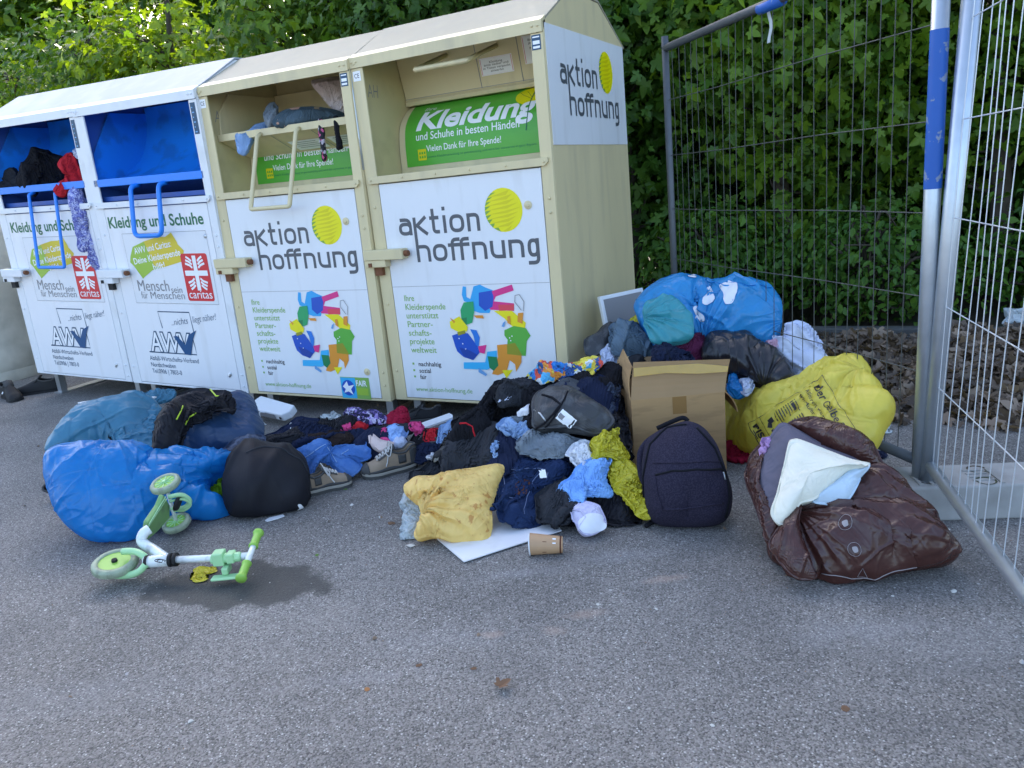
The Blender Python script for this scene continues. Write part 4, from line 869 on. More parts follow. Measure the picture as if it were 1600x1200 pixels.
cloth('navy_cloth', (.012, .018, .045)); cloth('black_cloth', (.010, .010, .013)); cloth('charcoal_cloth', (.030, .032, .038)); cloth('softshell', (.013, .013, .017), rough=.6, bump=.15)
cloth('dark_denim', (.012, .026, .075), col2=(.05, .09, .19), c2amt=.5, c2scale=12, c2lo=.5, c2hi=.8, bscale=600); cloth('mid_denim', (.055, .15, .40), col2=(.18, .32, .58), c2amt=.6, c2scale=10, c2lo=.45, c2hi=.75, bscale=600)
cloth('grey_denim', (.16, .19, .22), col2=(.28, .32, .36), c2amt=.6, c2scale=10); cloth('light_denim', (.22, .34, .55), col2=(.35, .48, .68), c2amt=.6, c2scale=14)
cloth('pale_blue_cloth', (.30, .47, .78)); cloth('sky_cloth', (.22, .43, .80)); cloth('white_cloth', (.72, .73, .77)); cloth('sheet_cloth', (.55, .60, .74)); cloth('lilac_cloth', (.58, .56, .72), col2=(.42, .40, .60), c2amt=.5, c2scale=60)
cloth('maroon_cloth', (.085, .014, .045)); cloth('pink_cloth', (.62, .38, .45)); cloth('hot_pink_cloth', (.66, .07, .22)); cloth('red_cloth', (.50, .02, .03)); cloth('crimson_cloth', (.30, .01, .035)); cloth('lime_cloth', (.20, .42, .02)); cloth('slate_cloth', (.10, .15, .20), rough=.6)
cloth('grey_cloth', (.075, .08, .09)); cloth('pale_pillow', (.66, .56, .55)); cloth('grey_pillow', (.125, .115, .15), ridge=.0); cloth('cream_pillow', (.76, .74, .62), ridge=.0); cloth('ice_pillow', (.52, .64, .74), ridge=.0); cloth('mauve_cloth', (.50, .30, .55))
cloth('leather_brown', (.10, .035, .018), rough=.6); cloth('cap_skin', (.62, .50, .46)); cloth('backpack_cloth', (.020, .017, .032), col2=(.048, .042, .070), c2amt=.55, ridge=.35, rscale=6, c2scale=210, c2lo=.45, c2hi=.6); cloth('brown_cloth', (.022, .014, .012))
plastic('blue_plastic', (.016, .27, .66), trans=.45); plastic('teal_plastic', (.07, .25, .38), rough=.35); plastic('navy_plastic', (.03, .07, .16), rough=.35); plastic('brown_plastic', (.064, .023, .018), trans=.06, rough=.27); plastic('yellow_plastic', (.82, .70, .11), rough=.40, trans=.35)
plastic('thin_yellow', (.76, .68, .05), trans=.4); plastic('black_plastic', (.014, .014, .018), trans=.02, rough=.32); plastic('clear_blue', (.05, .36, .74), rough=.20, trans=.4); plastic('sea_green_plastic', (.06, .36, .42), rough=.35); plastic('white_film', (.66, .72, .74), trans=.4)
plastic('amber_pillow', (.95, .64, .20), rough=.42, trans=.25, col2=(.55, .20, .03), c2amt=.7, c2scale=30, c2lo=.60, c2hi=.66, bump2=.2); plastic('rubber', (.030, .032, .036), trans=0, rough=.5, bump2=.1, col2=(.09, .095, .10), c2amt=.5, c2scale=20)
mm('ink_faint', (.34, .30, .30), .4)
M['bright_print'] = print_mat('bright_print', [(.03, .22, .62), (.75, .62, .08), (.10, .45, .75), (.70, .10, .06), (.70, .72, .70), (.03, .10, .30), (.75, .30, .05)], 24, warp=.12)
M['purple_print'] = print_mat('purple_print', [(.02, .015, .06), (.30, .22, .52), (.05, .03, .14), (.55, .50, .70), (.02, .02, .08)], 60, warp=.05)
M['floral_print'] = print_mat('floral_print', [(.13, .15, .42), (.35, .38, .66), (.20, .22, .52), (.48, .50, .70), (.10, .10, .32)], 75, warp=.06)
M['check_print'] = print_mat('check_print', [(.02, .03, .06), (.06, .08, .13), (.03, .045, .08)], 60)
M['flower_strap'] = print_mat('flower_strap', [(.01, .01, .015), (.01, .01, .015), (.01, .01, .02), (.55, .10, .22), (.5, .45, .5)], 60)
M['cushion_print'] = print_mat('cushion_print', [(.04, .07, .09), (.07, .11, .14), (.42, .24, .17), (.05, .08, .10), (.30, .22, .13), (.03, .05, .07)], 11, warp=.1)
mid = (820, 835); SP = 'clothes dumped in front of the containers'
PLAST = {'blue_plastic', 'teal_plastic', 'navy_plastic', 'brown_plastic', 'yellow_plastic', 'thin_yellow', 'black_plastic', 'clear_blue', 'white_film', 'sea_green_plastic', 'amber_pillow'}
STIFF = {'rubber', 'backpack_cloth', 'cap_skin', 'grey_pillow', 'cream_pillow', 'ice_pillow', 'lilac_cloth'}
def G(name, zt_, P, label, cat, m, base=mid, lean=60, grp=SP, **kw):
    if 'fold' not in kw: kw['fold'] = ((10, 4, .016, 4, 1.8) if not kw.get('press') else (8, 4.5, .017, 5, 2.3)) if m in PLAST else ((5, 2.5, .006, 2, 1.3) if m in STIFF else (6.5, 6, .040, 3, 1.9))
    if m not in PLAST and m not in STIFF and not kw.get('press'):
        a_, b_ = kw.get('k', (1.22, 1.10)); kw['k'] = (1+(a_-1)*.55, 1+(b_-1)*.4); kw['T'] = kw.get('T', .05)*.45; kw.setdefault('smooth_', .15); kw.setdefault('amp', .012); kw.setdefault('wl', 9.0); kw.setdefault('power', .45); kw.setdefault('edge_n', .012); kw.setdefault('drop', .035); kw.setdefault('sheet', 'plane' not in kw); kw['T'] = kw['T']*1.6 if kw['sheet'] else kw['T']; kw['n'] = int(kw.get('n', 40)*1.2); kw.setdefault('lump', .8)
    elif m in PLAST and not kw.get('press'): kw.setdefault('edge_n', .008); kw.setdefault('smooth_', .12); kw.setdefault('power', .4); kw['T'] = kw.get('T', .05)*.6; kw.setdefault('drop', .03)
    elif m in PLAST and kw.get('press'): kw['k'] = (1.05, 1.035); kw['press'] *= .5
    kw.setdefault('ffall', .40 if m not in PLAST else .55)
    return soft(name, Z(zt_, P), base, lean, m=M[m], label=label, cat=cat, group=grp, seed=len(bpy.data.objects) % 97, **kw)
# ---- under everything: a low tangle of dark clothes that fills the heap
G('clothes_tangle', 'p', [(720, 690), (770, 620), (860, 580), (960, 570), (980, 640), (985, 760), (900, 795), (810, 790), (760, 740)], 'dark tangle of clothes at the bottom of the heap', 'clothes', 'black_cloth', off=-.07, T=.03, Tb=.14, k=(1.3, 1.3), n=60, kind='stuff', grp=None)
# ---- left group
lb = G('plastic_sack', 'a', [(218, 440), (270, 410), (360, 400), (460, 405), (540, 398), (640, 420), (760, 445), (900, 435), (1010, 440), (1100, 455), (1150, 480), (1060, 500), (990, 530), (960, 600), (1000, 660), (1085, 705), (1060, 730), (970, 740), (870, 720), (760, 760), (660, 820), (560, 842), (450, 830), (350, 780), (275, 700), (235, 600), (213, 520)], 'bright blue plastic sack lying open beside the scooter', 'rubbish bag', 'blue_plastic', base=(230, 838), lean=47, T=.15, Tb=.18, radial=[(Z('a', [(1000, 520)])[0], 9, .012, .35), (Z('a', [(540, 420)])[0], 8, .01, .3)], k=(1.10, 1.10), n=104, press=.0012, it=90, grp='rubbish bags', wl=9, amp=.016, power=.6)
G('lime_shirt', 'a', [(965, 600), (1000, 530), (1040, 515), (1065, 530), (1070, 640), (1040, 695), (1000, 670)], 'lime green cloth sticking out of the bright blue sack', 'cloth', 'lime_cloth', base=(340, 790), lean=45, T=.07, Tb=.05, off=.06)
G('plastic_sack', 'a', [(222, 440), (240, 390), (300, 300), (370, 230), (470, 215), (530, 200), (640, 180), (720, 200), (760, 300), (720, 420), (640, 440), (540, 400), (400, 410), (300, 420)], 'dusty teal plastic sack behind the bright blue sack', 'rubbish bag', 'teal_plastic', base=(190, 765), lean=55, T=.13, Tb=.12, k=(1.12, 1.12), n=64, press=.001, grp='rubbish bags', off=-.05, wl=10, amp=.014)
G('shoulder_bag', 'a', [(480, 235), (600, 215), (650, 240), (580, 290), (515, 345), (490, 300)], 'black bag showing in the mouth of the teal sack', 'bag', 'black_cloth', base=(190, 765), lean=60, T=.04, Tb=.02, off=.075, n=24)
G('plastic_sack', 'a', [(520, 350), (600, 290), (690, 215), (730, 190), (760, 250), (740, 400), (690, 440), (590, 425)], 'torn teal plastic flap next to the dark softshell jacket', 'rubbish bag', 'teal_plastic', base=(190, 765), lean=60, T=.05, Tb=.03, off=.085, k=(1.12, 1.25), n=40, grp='rubbish bags')
G('plastic_sack', 'a', [(880, 290), (960, 230), (1050, 190), (1120, 155), (1180, 190), (1200, 260), (1230, 340), (1200, 440), (1080, 440), (900, 445), (800, 440), (830, 360)], 'navy translucent plastic sack under the dark softshell jacket', 'rubbish bag', 'navy_plastic', base=(370, 790), lean=58, T=.13, Tb=.10, k=(1.12, 1.12), n=64, press=.001, grp='rubbish bags', off=-.06)
jk = G('softshell_jacket', 'a', [(705, 440), (710, 380), (740, 270), (790, 180), (850, 125), (920, 110), (1000, 130), (1070, 150), (1095, 190), (1085, 230), (1010, 255), (930, 280), (880, 310), (840, 370), (810, 440)], 'black softshell jacket with lime zips, draped over the navy sack', 'jacket', 'softshell', base=(280, 800), lean=58, T=.09, Tb=.04, off=.185, k=(1.14, 1.06), n=56)
for q in ([(850, 210), (835, 240), (820, 268)], [(918, 222), (890, 260), (868, 296)], [(980, 140), (1010, 146), (1030, 150)]): cord(jk, 'zip', Z('a', q), .004, mm('lime_zip', (.45, .62, .03), .5))
G('checked_bag', 'a', [(1030, 435), (1080, 380), (1150, 345), (1230, 350), (1260, 420), (1240, 480), (1150, 475)], 'dark checked washbag with a silver zip pull', 'bag', 'check_print', base=(400, 800), lean=60, T=.06, Tb=.04, off=.05, k=(1.05, 1.05), n=32)
rb = G('sports_bag', 'b', [(-100, 700), (-85, 580), (-40, 500), (40, 480), (150, 485), (260, 505), (350, 550), (395, 640), (400, 740), (380, 830), (300, 870), (150, 888), (0, 890), (-80, 850), (-105, 780)], 'plump black bag with a small white emblem', 'bag', 'softshell', base=(415, 803), lean=48, T=.17, Tb=.13, k=(1.05, 1.05), n=56, press=.0012, grp=None)
blotch(rb, 'emblem', Z('b', [(318, 790), (335, 788), (352, 810), (350, 832), (330, 838), (314, 825), (325, 812)]), M['ink_white'], rings=3)
cord(rb, 'piping', Z('b', [(30, 520), (120, 500), (240, 512), (330, 560), (380, 640)]), .004, M['charcoal_cloth'], lift=.001)
cj = G('dark_jacket', 'b', [(90, 380), (180, 330), (290, 290), (400, 270), (520, 285), (640, 310), (745, 350), (760, 390), (640, 430), (520, 430), (420, 460), (330, 500), (230, 500), (130, 470)], 'dark navy jacket crumpled between the black bag and the cream door', 'jacket', 'navy_cloth', base=(560, 766), lean=66, T=.07, k=(1.25, 1.15), n=56, off=.01)
for q in ([(285, 290), (290, 305), (288, 322)], [(245, 425), (265, 415), (285, 412)], [(330, 375), (350, 370), (370, 366)]): cord(cj, 'reflective_trim', Z('b', q), .003, M['ink_white'])
G('brown_shirt', 'b', [(390, 370), (520, 345), (640, 350), (690, 400), (620, 430), (480, 450), (400, 460)], 'dark brown shirt lying on the navy jacket', 'shirt', 'brown_cloth', base=(560, 766), lean=66, T=.045, off=.035, n=32)
je = G('jeans', 'b', [(285, 510), (320, 460), (390, 435), (510, 420), (560, 470), (640, 425), (730, 400), (785, 490), (740, 510), (640, 530), (700, 520), (735, 545), (690, 590), (600, 610), (520, 560), (450, 570), (400, 640), (380, 570), (330, 545)], 'mid blue jeans with legs folded back, above the left hiking shoe', 'jeans', 'mid_denim', base=(560, 766), lean=66, T=.055, off=.03, k=(1.12, 1.20), n=56)
cord(je, 'seam', Z('b', [(350, 530), (430, 480), (510, 430), (545, 480), (585, 545)]), .0022, M['light_denim'], lift=.001); cord(je, 'seam', Z('b', [(600, 500), (680, 450), (735, 405)]), .0022, M['light_denim'], lift=.001)
# coloured bits in the middle
G('patterned_top', 'b', [(625, 300), (640, 240), (690, 222), (760, 235), (820, 225), (880, 245), (890, 285), (820, 305), (720, 310), (680, 300)], 'purple patterned top by the gap between the cream banks', 'top', 'purple_print', base=(560, 766), lean=66, T=.05, k=(1.3, 1.3), n=40, off=-.01)
G('sweater', 'b', [(870, 290), (885, 245), (950, 225), (1000, 212), (1020, 250), (1005, 300), (940, 310)], 'crimson garment balled up in front of the cream door', 'sweater', 'crimson_cloth', base=(560, 766), lean=66, T=.055, k=(1.3, 1.3), n=32)
G('pale_blue_top', 'b', [(885, 310), (930, 295), (1020, 310), (1030, 340), (1000, 400), (970, 440), (900, 425), (905, 370)], 'light blue top between the pink cloth and a dark shoe', 'top', 'pale_blue_cloth', base=(560, 766), lean=66, T=.05, k=(1.3, 1.3), n=32, off=.03)
G('pink_scarf', 'b', [(830, 400), (860, 350), (895, 340), (905, 415), (870, 430)], 'hot pink cloth left of the light blue top', 'cloth', 'hot_pink_cloth', base=(560, 766), lean=66, T=.03, k=(1.3, 1.3), n=24, off=.02)
G('pink_scarf', 'b', [(1035, 310), (1080, 300), (1120, 345), (1125, 375), (1080, 360)], 'hot pink cloth right of the light blue top', 'cloth', 'hot_pink_cloth', base=(560, 766), lean=66, T=.03, k=(1.3, 1.3), n=24, off=.02)
G('red_cloth', 'b', [(1120, 380), (1160, 340), (1215, 325), (1220, 390), (1190, 415), (1140, 410)], 'small red cloth beside the white board', 'cloth', 'red_cloth', base=(560, 766), lean=66, T=.03, k=(1.2, 1.2), n=24, off=.02)
G('light_denim_top', 'b', [(1210, 400), (1225, 310), (1260, 290), (1305, 275), (1310, 370), (1280, 415), (1240, 420)], 'washed light denim cloth left of the big black jacket', 'cloth', 'light_denim', base=(600, 775), lean=66, T=.04, k=(1.25, 1.25), n=32, off=.03)
G('white_rag', 'b', [(470, 265), (530, 255), (570, 232), (600, 270), (605, 300), (540, 300)], 'white crumpled rag behind the navy jacket', 'rag', 'white_film', base=(560, 766), lean=66, T=.035, k=(1.3, 1.3), n=24)
G('sun_cap', 'b', [(780, 400), (810, 385), (860, 420), (940, 440), (920, 470), (860, 485), (800, 460)], 'pale pink cap brim beside the black trainer', 'cap', 'cap_skin', base=(560, 766), lean=68, T=.02, k=(1.02, 1.02), n=24, off=.045)
G('grey_trousers', 'b', [(1030, 650), (1050, 590), (1120, 530), (1230, 510), (1330, 490), (1410, 500), (1430, 560), (1360, 600), (1250, 630), (1140, 655), (1060, 690)], 'charcoal trousers crumpled right of the hiking shoes', 'trousers', 'charcoal_cloth', base=(660, 756), lean=66, T=.06, k=(1.25, 1.15), n=48, off=.01)
G('dark_trousers', 'b', [(1000, 480), (1100, 440), (1250, 430), (1330, 440), (1420, 470), (1420, 510), (1300, 520), (1180, 530), (1080, 520)], 'navy trousers under the charcoal pair', 'trousers', 'navy_cloth', base=(660, 756), lean=66, T=.05, k=(1.25, 1.15), n=40, off=.0)
bj = G('black_jacket', 'c', [(98, 420), (100, 330), (130, 292), (220, 285), (290, 255), (300, 200), (340, 178), (385, 180), (395, 210), (360, 270), (330, 320), (300, 400), (330, 450), (280, 560), (190, 620), (100, 600), (60, 570), (120, 500)], 'big black hooded jacket standing against the cream door', 'jacket', 'black_cloth', off=.0, T=.13, Tb=.06, k=(1.22, 1.15), n=64)
cord(bj, 'red_piping', Z('c', [(130, 408), (165, 405), (205, 440), (210, 470)]), .004, M['red_cloth'])
G('plaid_scarf', 'c', [(275, 585), (290, 540), (330, 490), (370, 462), (405, 465), (390, 490), (345, 530), (320, 590)], 'white and blue plaid scarf end beside the dark jeans', 'scarf', 'light_denim', off=.06, T=.03, n=28)
G('navy_sweater', 'c', [(320, 600), (340, 540), (380, 480), (450, 465), (480, 500), (460, 570), (400, 620), (350, 640)], 'navy jumper behind the dark jeans', 'sweater', 'navy_cloth', off=.05, T=.06, n=36)
# upper heap
for P, lab, mk, of in (([(360, 280), (440, 200), (520, 165), (640, 175), (700, 230), (640, 330), (500, 390), (400, 400)], 'black crumpled shirt under the colourful printed cloth', 'black_cloth', .02), ([(640, 180), (760, 120), (880, 110), (960, 80), (1040, 60), (1085, 110), (1000, 230), (860, 250), (720, 250)], 'black knitted top left of the cardboard box', 'black_cloth', .03),
                     ([(860, 250), (930, 200), (1000, 190), (1000, 330), (960, 400), (900, 350)], 'dark chequered shirt tucked beside the cardboard box', 'check_print', .03), ([(330, 420), (400, 385), (520, 370), (540, 420), (480, 470), (380, 460)], 'grey blue jeans leg under the black rubber bag', 'grey_denim', .07)):
    G('dark_shirt', 'c', P, lab, 'shirt', mk, off=of, T=.09, k=(1.28, 1.2), n=52)
G('printed_cloth', 'c', [(500, 150), (540, 120), (640, 120), (720, 60), (850, 40), (890, 30), (920, 80), (840, 130), (740, 150), (640, 170), (560, 185)], 'colourful printed cloth in blue, yellow and orange atop the heap', 'cloth', 'bright_print', off=.08, T=.05, k=(1.2, 1.2), n=48)
G('grey_sock', 'c', [(620, 190), (700, 160), (780, 130), (860, 130), (875, 180), (820, 215), (740, 215), (660, 220)], 'grey crumpled leggings below the printed cloth', 'leggings', 'grey_cloth', off=.10, T=.05, n=36)
G('white_sock', 'c', [(445, 335), (480, 315), (505, 290), (525, 285), (530, 310), (525, 345), (490, 350), (455, 350)], 'white sock left of the black rubber bag', 'sock', 'white_cloth', off=.13, T=.022, k=(1.08, 1.08), n=20)
G('white_shirt', 'c', [(360, 280), (375, 220), (420, 198), (445, 205), (430, 250), (390, 290)], 'small white shirt beside the hood of the black jacket', 'shirt', 'sheet_cloth', off=.08, T=.03, n=24)
G('denim_sleeve', 'c', [(335, 410), (380, 370), (400, 420), (480, 460), (500, 395), (540, 390), (540, 430), (490, 490), (440, 470), (380, 450)], 'light denim sleeve left of the grey jeans', 'jeans', 'light_denim', off=.10, T=.03, n=32)
gj = G('grey_jeans', 'c', [(455, 565), (470, 500), (540, 455), (680, 450), (760, 470), (830, 480), (800, 520), (740, 555), (680, 585), (600, 575), (540, 570)], 'pale grey jeans under the black rubber bag', 'jeans', 'grey_denim', off=.10, T=.05, k=(1.18, 1.1), n=44)
kb = G('rubber_bag', 'c', [(530, 320), (545, 275), (590, 235), (640, 225), (740, 225), (830, 270), (920, 330), (975, 385), (990, 430), (930, 465), (870, 470), (760, 455), (640, 455), (545, 440), (535, 380)], 'scuffed black rubber bag with a white address label', 'bag', 'rubber', off=.12, T=.10, Tb=.05, k=(1.03, 1.03), n=56, it=60)
lp = patch(kb, 'label', Z('c', [(662, 372), (700, 325), (782, 385), (742, 434)]), M['ink_white'])
patch(kb, 'label_print', Z('c', [(672, 366), (690, 345), (712, 362), (698, 384)]), M['ink_mid'], lift=.006, nu=3, nv=3); patch(kb, 'label_print', Z('c', [(730, 420), (765, 380), (772, 386), (738, 426)]), M['ink_black'], lift=.006, nu=4, nv=2)
cord(kb, 'zip', Z('c', [(590, 250), (640, 262), (690, 300), (650, 350), (600, 400), (560, 430)]), .005, M['black_cloth'], lift=.002); cord(kb, 'zip', Z('c', [(545, 330), (580, 350), (610, 390)]), .004, M['steel'], lift=.002)
cord(kb, 'piping', Z('c', [(730, 232), (700, 290), (650, 370), (600, 440)]), .004, M['black_cloth'], lift=.002)
# front of the heap
dj = G('dark_jeans', 'c', [(385, 650), (420, 580), (520, 568), (640, 580), (740, 610), (785, 660), (720, 720), (640, 740), (600, 790), (610, 900), (560, 930), (480, 945), (380, 965), (355, 930), (360, 890), (290, 880), (330, 790), (370, 700)], 'dark blue jeans with a brown waistband patch', 'jeans', 'dark_denim', off=.04, T=.08, Tb=.05, k=(1.15, 1.10), n=64)
patch(dj, 'leather_patch', Z('c', [(455, 702), (528, 706), (505, 790), (432, 782)]), M['leather_brown'], lift=.005)
patch(dj, 'size_label', Z('c', [(568, 660), (603, 655), (612, 700), (575, 703)]), M['ink_white'], lift=.006, nu=4, nv=4)
for q in ([(400, 655), (480, 645), (560, 640), (600, 655)], [(590, 660), (540, 720), (510, 800), (480, 920)], [(615, 670), (600, 760), (605, 900)], [(410, 800), (450, 800), (490, 790)], [(370, 700), (360, 760), (340, 830)]): cord(dj, 'stitching', Z('c', q), .0016, mm('stitch', (.12, .16, .28), .8), lift=.002)
G('black_trousers', 'c', [(520, 970), (560, 930), (600, 800), (640, 750), (720, 760), (830, 790), (960, 770), (1010, 800), (1100, 880), (1115, 940), (1080, 990), (960, 1020), (840, 1055), (760, 1010), (640, 990)], 'black trousers lying at the front beneath the bra', 'trousers', 'black_cloth', off=.0, T=.07, Tb=.04, k=(1.22, 1.15), n=60)
G('white_cloth', 'c', [(715, 575), (780, 530), (840, 510), (880, 560), (890, 610), (840, 660), (790, 660), (740, 610)], 'white cloth wedged left of the yellow green bag', 'cloth', 'white_cloth', off=.10, T=.05, n=36)
G('sky_blue_shirt', 'c', [(665, 820), (690, 740), (740, 710), (770, 670), (860, 610), (950, 590), (960, 640), (940, 700), (980, 760), (900, 785), (830, 790), (820, 850), (760, 870), (700, 860)], 'sky blue shirt balled up above the bra', 'shirt', 'sky_cloth', off=.10, T=.07, k=(1.25, 1.25), n=48)
br = G('bra', 'c', [(735, 890), (760, 860), (830, 850), (900, 870), (920, 900), (945, 960), (940, 990), (880, 1020), (820, 1035), (785, 1010), (765, 960)], 'lilac padded bra cup with lace edge on the black trousers', 'bra', 'lilac_cloth', off=.075, T=.05, k=(1.04, 1.04), n=36)
blotch(br, 'cup_lining', Z('c', [(800, 930), (850, 900), (915, 910), (940, 965), (900, 995), (830, 1005), (795, 970)]), M['white_cloth'])
cord(br, 'trim', Z('c', [(760, 880), (800, 885), (830, 920), (800, 960), (790, 1005)]), .003, M['lilac_cloth'])
G('thin_bag', 'c', [(850, 510), (890, 470), (970, 450), (1010, 430), (1005, 490), (1040, 520), (1070, 590), (1020, 600), (960, 590), (890, 600), (860, 560)], 'yellow green thin plastic bag left of the cardboard box', 'plastic bag', 'thin_yellow', off=.12, T=.07, k=(1.3, 1.3), n=44, grp='yellow green plastic bags')
G('thin_bag', 'c', [(935, 660), (970, 600), (1030, 590), (1090, 620), (1130, 680), (1170, 780), (1185, 870), (1190, 915), (1120, 905), (1100, 880), (1030, 810), (975, 750)], 'yellow green thin plastic bag leaning on the backpack', 'plastic bag', 'thin_yellow', off=.09, T=.07, k=(1.25, 1.25), n=48, grp='yellow green plastic bags')
FL = [('p', [(745, 700), (790, 650), (830, 640), (850, 690), (800, 730), (760, 735)], 'navy_cloth', .05, 'navy garment left of the dark jeans, under the jumper', 'garment'),
 ('p', [(700, 690), (740, 650), (790, 665), (780, 710), (735, 735), (690, 730)], 'charcoal_cloth', .03, 'charcoal garment at the foot of the big black jacket', 'garment'),
 ('p', [(860, 600), (900, 575), (960, 590), (955, 640), (900, 625)], 'navy_cloth', .07, 'navy garment above the black rubber bag', 'garment'),
 ('p', [(815, 640), (850, 615), (875, 640), (850, 665), (815, 668)], 'black_cloth', .09, 'black sleeve left of the rubber bag', 'sleeve'),
 ('p', [(930, 640), (965, 600), (985, 690), (960, 700), (935, 680)], 'softshell', .06, 'black nylon strip wedged against the box', 'garment'),
 ('p', [(900, 755), (950, 730), (1000, 790), (985, 815), (930, 800)], 'softshell', .05, 'glossy black sleeve under the yellow green bag', 'sleeve'),
 ('p', [(835, 760), (875, 735), (905, 775), (890, 805), (845, 805)], 'charcoal_cloth', .07, 'charcoal garment between the dark jeans and the sky blue shirt', 'garment'),
 ('p', [(770, 600), (800, 585), (835, 590), (820, 615), (785, 625)], 'charcoal_cloth', .07, 'dark grey sleeve by the white sock', 'sleeve'),
 ('p', [(1020, 545), (1050, 530), (1080, 545), (1070, 570), (1030, 572)], 'navy_cloth', .12, 'navy cloth just behind the box flap', 'cloth')]
for zt__, P__, m__, of__, lab__, cat__ in FL: G('dark_garment', zt__, P__, lab__, cat__, m__, off=of__, T=.05, k=(1.25, 1.15), n=40)
CFL = [([(405, 690), (440, 665), (480, 668), (470, 700), (430, 712)], 'softshell', 'black garment between the washbag and the blue jeans', .02), ([(545, 690), (580, 668), (625, 672), (640, 700), (600, 715), (560, 705)], 'navy_cloth', 'navy garment behind the right hiking shoe', -.01),
 ([(560, 660), (590, 645), (640, 650), (650, 668), (600, 680), (565, 676)], 'charcoal_cloth', 'charcoal garment under the light blue top', -.01), ([(640, 680), (680, 660), (720, 668), (715, 695), (660, 700)], 'black_cloth', 'black garment beneath the white board', -.01), ([(480, 655), (520, 640), (560, 648), (550, 668), (500, 668)], 'softshell', 'black sleeve in front of the white rag', .01)]
for P__, m__, lab__, of__ in CFL: G('dark_garment', 'p', P__, lab__, 'garment', m__, base=(560, 766), lean=66, off=of__, T=.05, k=(1.25, 1.15), n=40)
for P__, m__, lab__, nm__, b__, of__ in (([(1270, 500), (1290, 455), (1350, 435), (1400, 455), (1370, 500), (1310, 515)], 'check_pale', 'grey checked shirt end left of the plaid scarf', 'checked_shirt', (660, 756), .035), ([(1150, 505), (1185, 490), (1225, 500), (1190, 515)], 'white_cloth', 'small white cloth on the navy trousers', 'white_rag', (660, 756), .03),
 ([(690, 320), (720, 295), (770, 300), (760, 325), (710, 330)], 'red_cloth', 'narrow red cloth below the purple patterned top', 'red_cloth', (560, 766), .015), ([(940, 420), (985, 400), (1015, 430), (990, 460), (950, 455)], 'sheet_cloth', 'pale cloth by the laces of the right hiking shoe', 'white_rag', (560, 766), .02),
 ([(1380, 420), (1420, 395), (1445, 420), (1430, 450), (1390, 455)], 'grey_denim', 'grey strap loop on the big black jacket', 'grey_strap', (660, 756), .06), ([(610, 330), (640, 300), (680, 310), (670, 340), (630, 350)], 'hot_pink_cloth', 'pink cloth left of the crimson garment', 'pink_scarf', (560, 766), .01)):
    if m__ == 'check_pale': M['check_pale'] = print_mat('check_pale', [(.30, .32, .36), (.10, .11, .15), (.42, .43, .46)], 70)
    G(nm__, 'b', P__, lab__, 'cloth', m__, base=b__, lean=66, off=of__, T=.04, k=(1.25, 1.15), n=26)
# paper, cup, amber pillow
pb = [atz(x, y, .006) for x, y in Z('b', [(1175, 1020), (1380, 1195), (1640, 1110), (1990, 1000), (1900, 870), (1540, 860)])]
mb = MB(); mb.prism(pb, (0, 0, .004)); tag(mb.build('white_board', M['white_panel']), 'flat white board lying under the amber pillow', 'board')
am = G('pillow', 'b', [(1015, 720), (1060, 670), (1150, 655), (1300, 620), (1450, 595), (1600, 575), (1625, 590), (1600, 660), (1565, 760), (1545, 850), (1550, 940), (1518, 1062), (1400, 1052), (1290, 1042), (1180, 1018), (1080, 1040), (1105, 960), (1120, 880), (1095, 800), (1035, 770)], 'amber yellow spotted pillow on the white board', 'pillow', 'amber_pillow', base=(700, 842), lean=54, T=.10, Tb=.05, k=(1.05, 1.05), n=80, press=.0004, off=.035, fold=(8, 4.5, .018, 5, 2.2), radial=[(Z('b', [(1120, 900)])[0], 10, .016, .22)])
G('white_film', 'b', [(965, 790), (1000, 735), (1030, 740), (1060, 770), (1110, 790), (1145, 850), (1145, 930), (1100, 1000), (1050, 1040), (1000, 1045), (970, 1010), (990, 920), (1010, 850), (990, 800)], 'crumpled clear white film coming out of the amber pillow', 'plastic film', 'white_film', base=(650, 840), lean=60, T=.06, k=(1.3, 1.3), n=44, off=.015)
# ---- right group
rb_ = (1130, 745)
G('dark_case', 'd', [(45, 560), (60, 510), (130, 470), (180, 420), (225, 408), (235, 470), (210, 540), (160, 600), (70, 610)], 'black plastic case leaning on the side of the cream bank', 'case', 'rubber', base=rb_, lean=52, T=.05, k=(1.02, 1.02), n=30, off=-.05)
G('white_tee', 'd', [(150, 600), (180, 540), (215, 515), (250, 560), (240, 650), (160, 655)], 'white shirt below the slate grey bag', 'shirt', 'sheet_cloth', base=rb_, lean=52, T=.05, n=28, off=.0)
G('slate_bag', 'd', [(215, 420), (300, 440), (400, 440), (460, 480), (510, 540), (545, 630), (460, 640), (350, 620), (240, 610), (225, 510)], 'slate grey padded jacket heaped behind the cardboard box', 'jacket', 'slate_cloth', base=rb_, lean=52, T=.11, k=(1.08, 1.2), n=52, off=.0)
G('peaked_cap', 'd', [(300, 650), (330, 615), (400, 592), (440, 625), (450, 640), (380, 680), (320, 680)], 'dark slate cap behind the box flap', 'cap', 'charcoal_cloth', base=rb_, lean=52, T=.05, k=(1.03, 1.03), n=28, off=.05)
fr_ = empty('picture_frame', aty(978, 500, .35), (D2R(-12), 0, D2R(62)), 'white picture frame leaning between the blue bundle and the cream bank', 'picture frame')
mb = MB(); mb.box((-.16, -.012, -.12), (.16, .012, .155)); mb.build('frame', M['white_paint'], fr_, bevel=.004); mb = MB(); mb.box((-.14, -.0135, -.1), (.14, -.0121, .135)); mb.build('picture', M['ink_mid'], fr_)
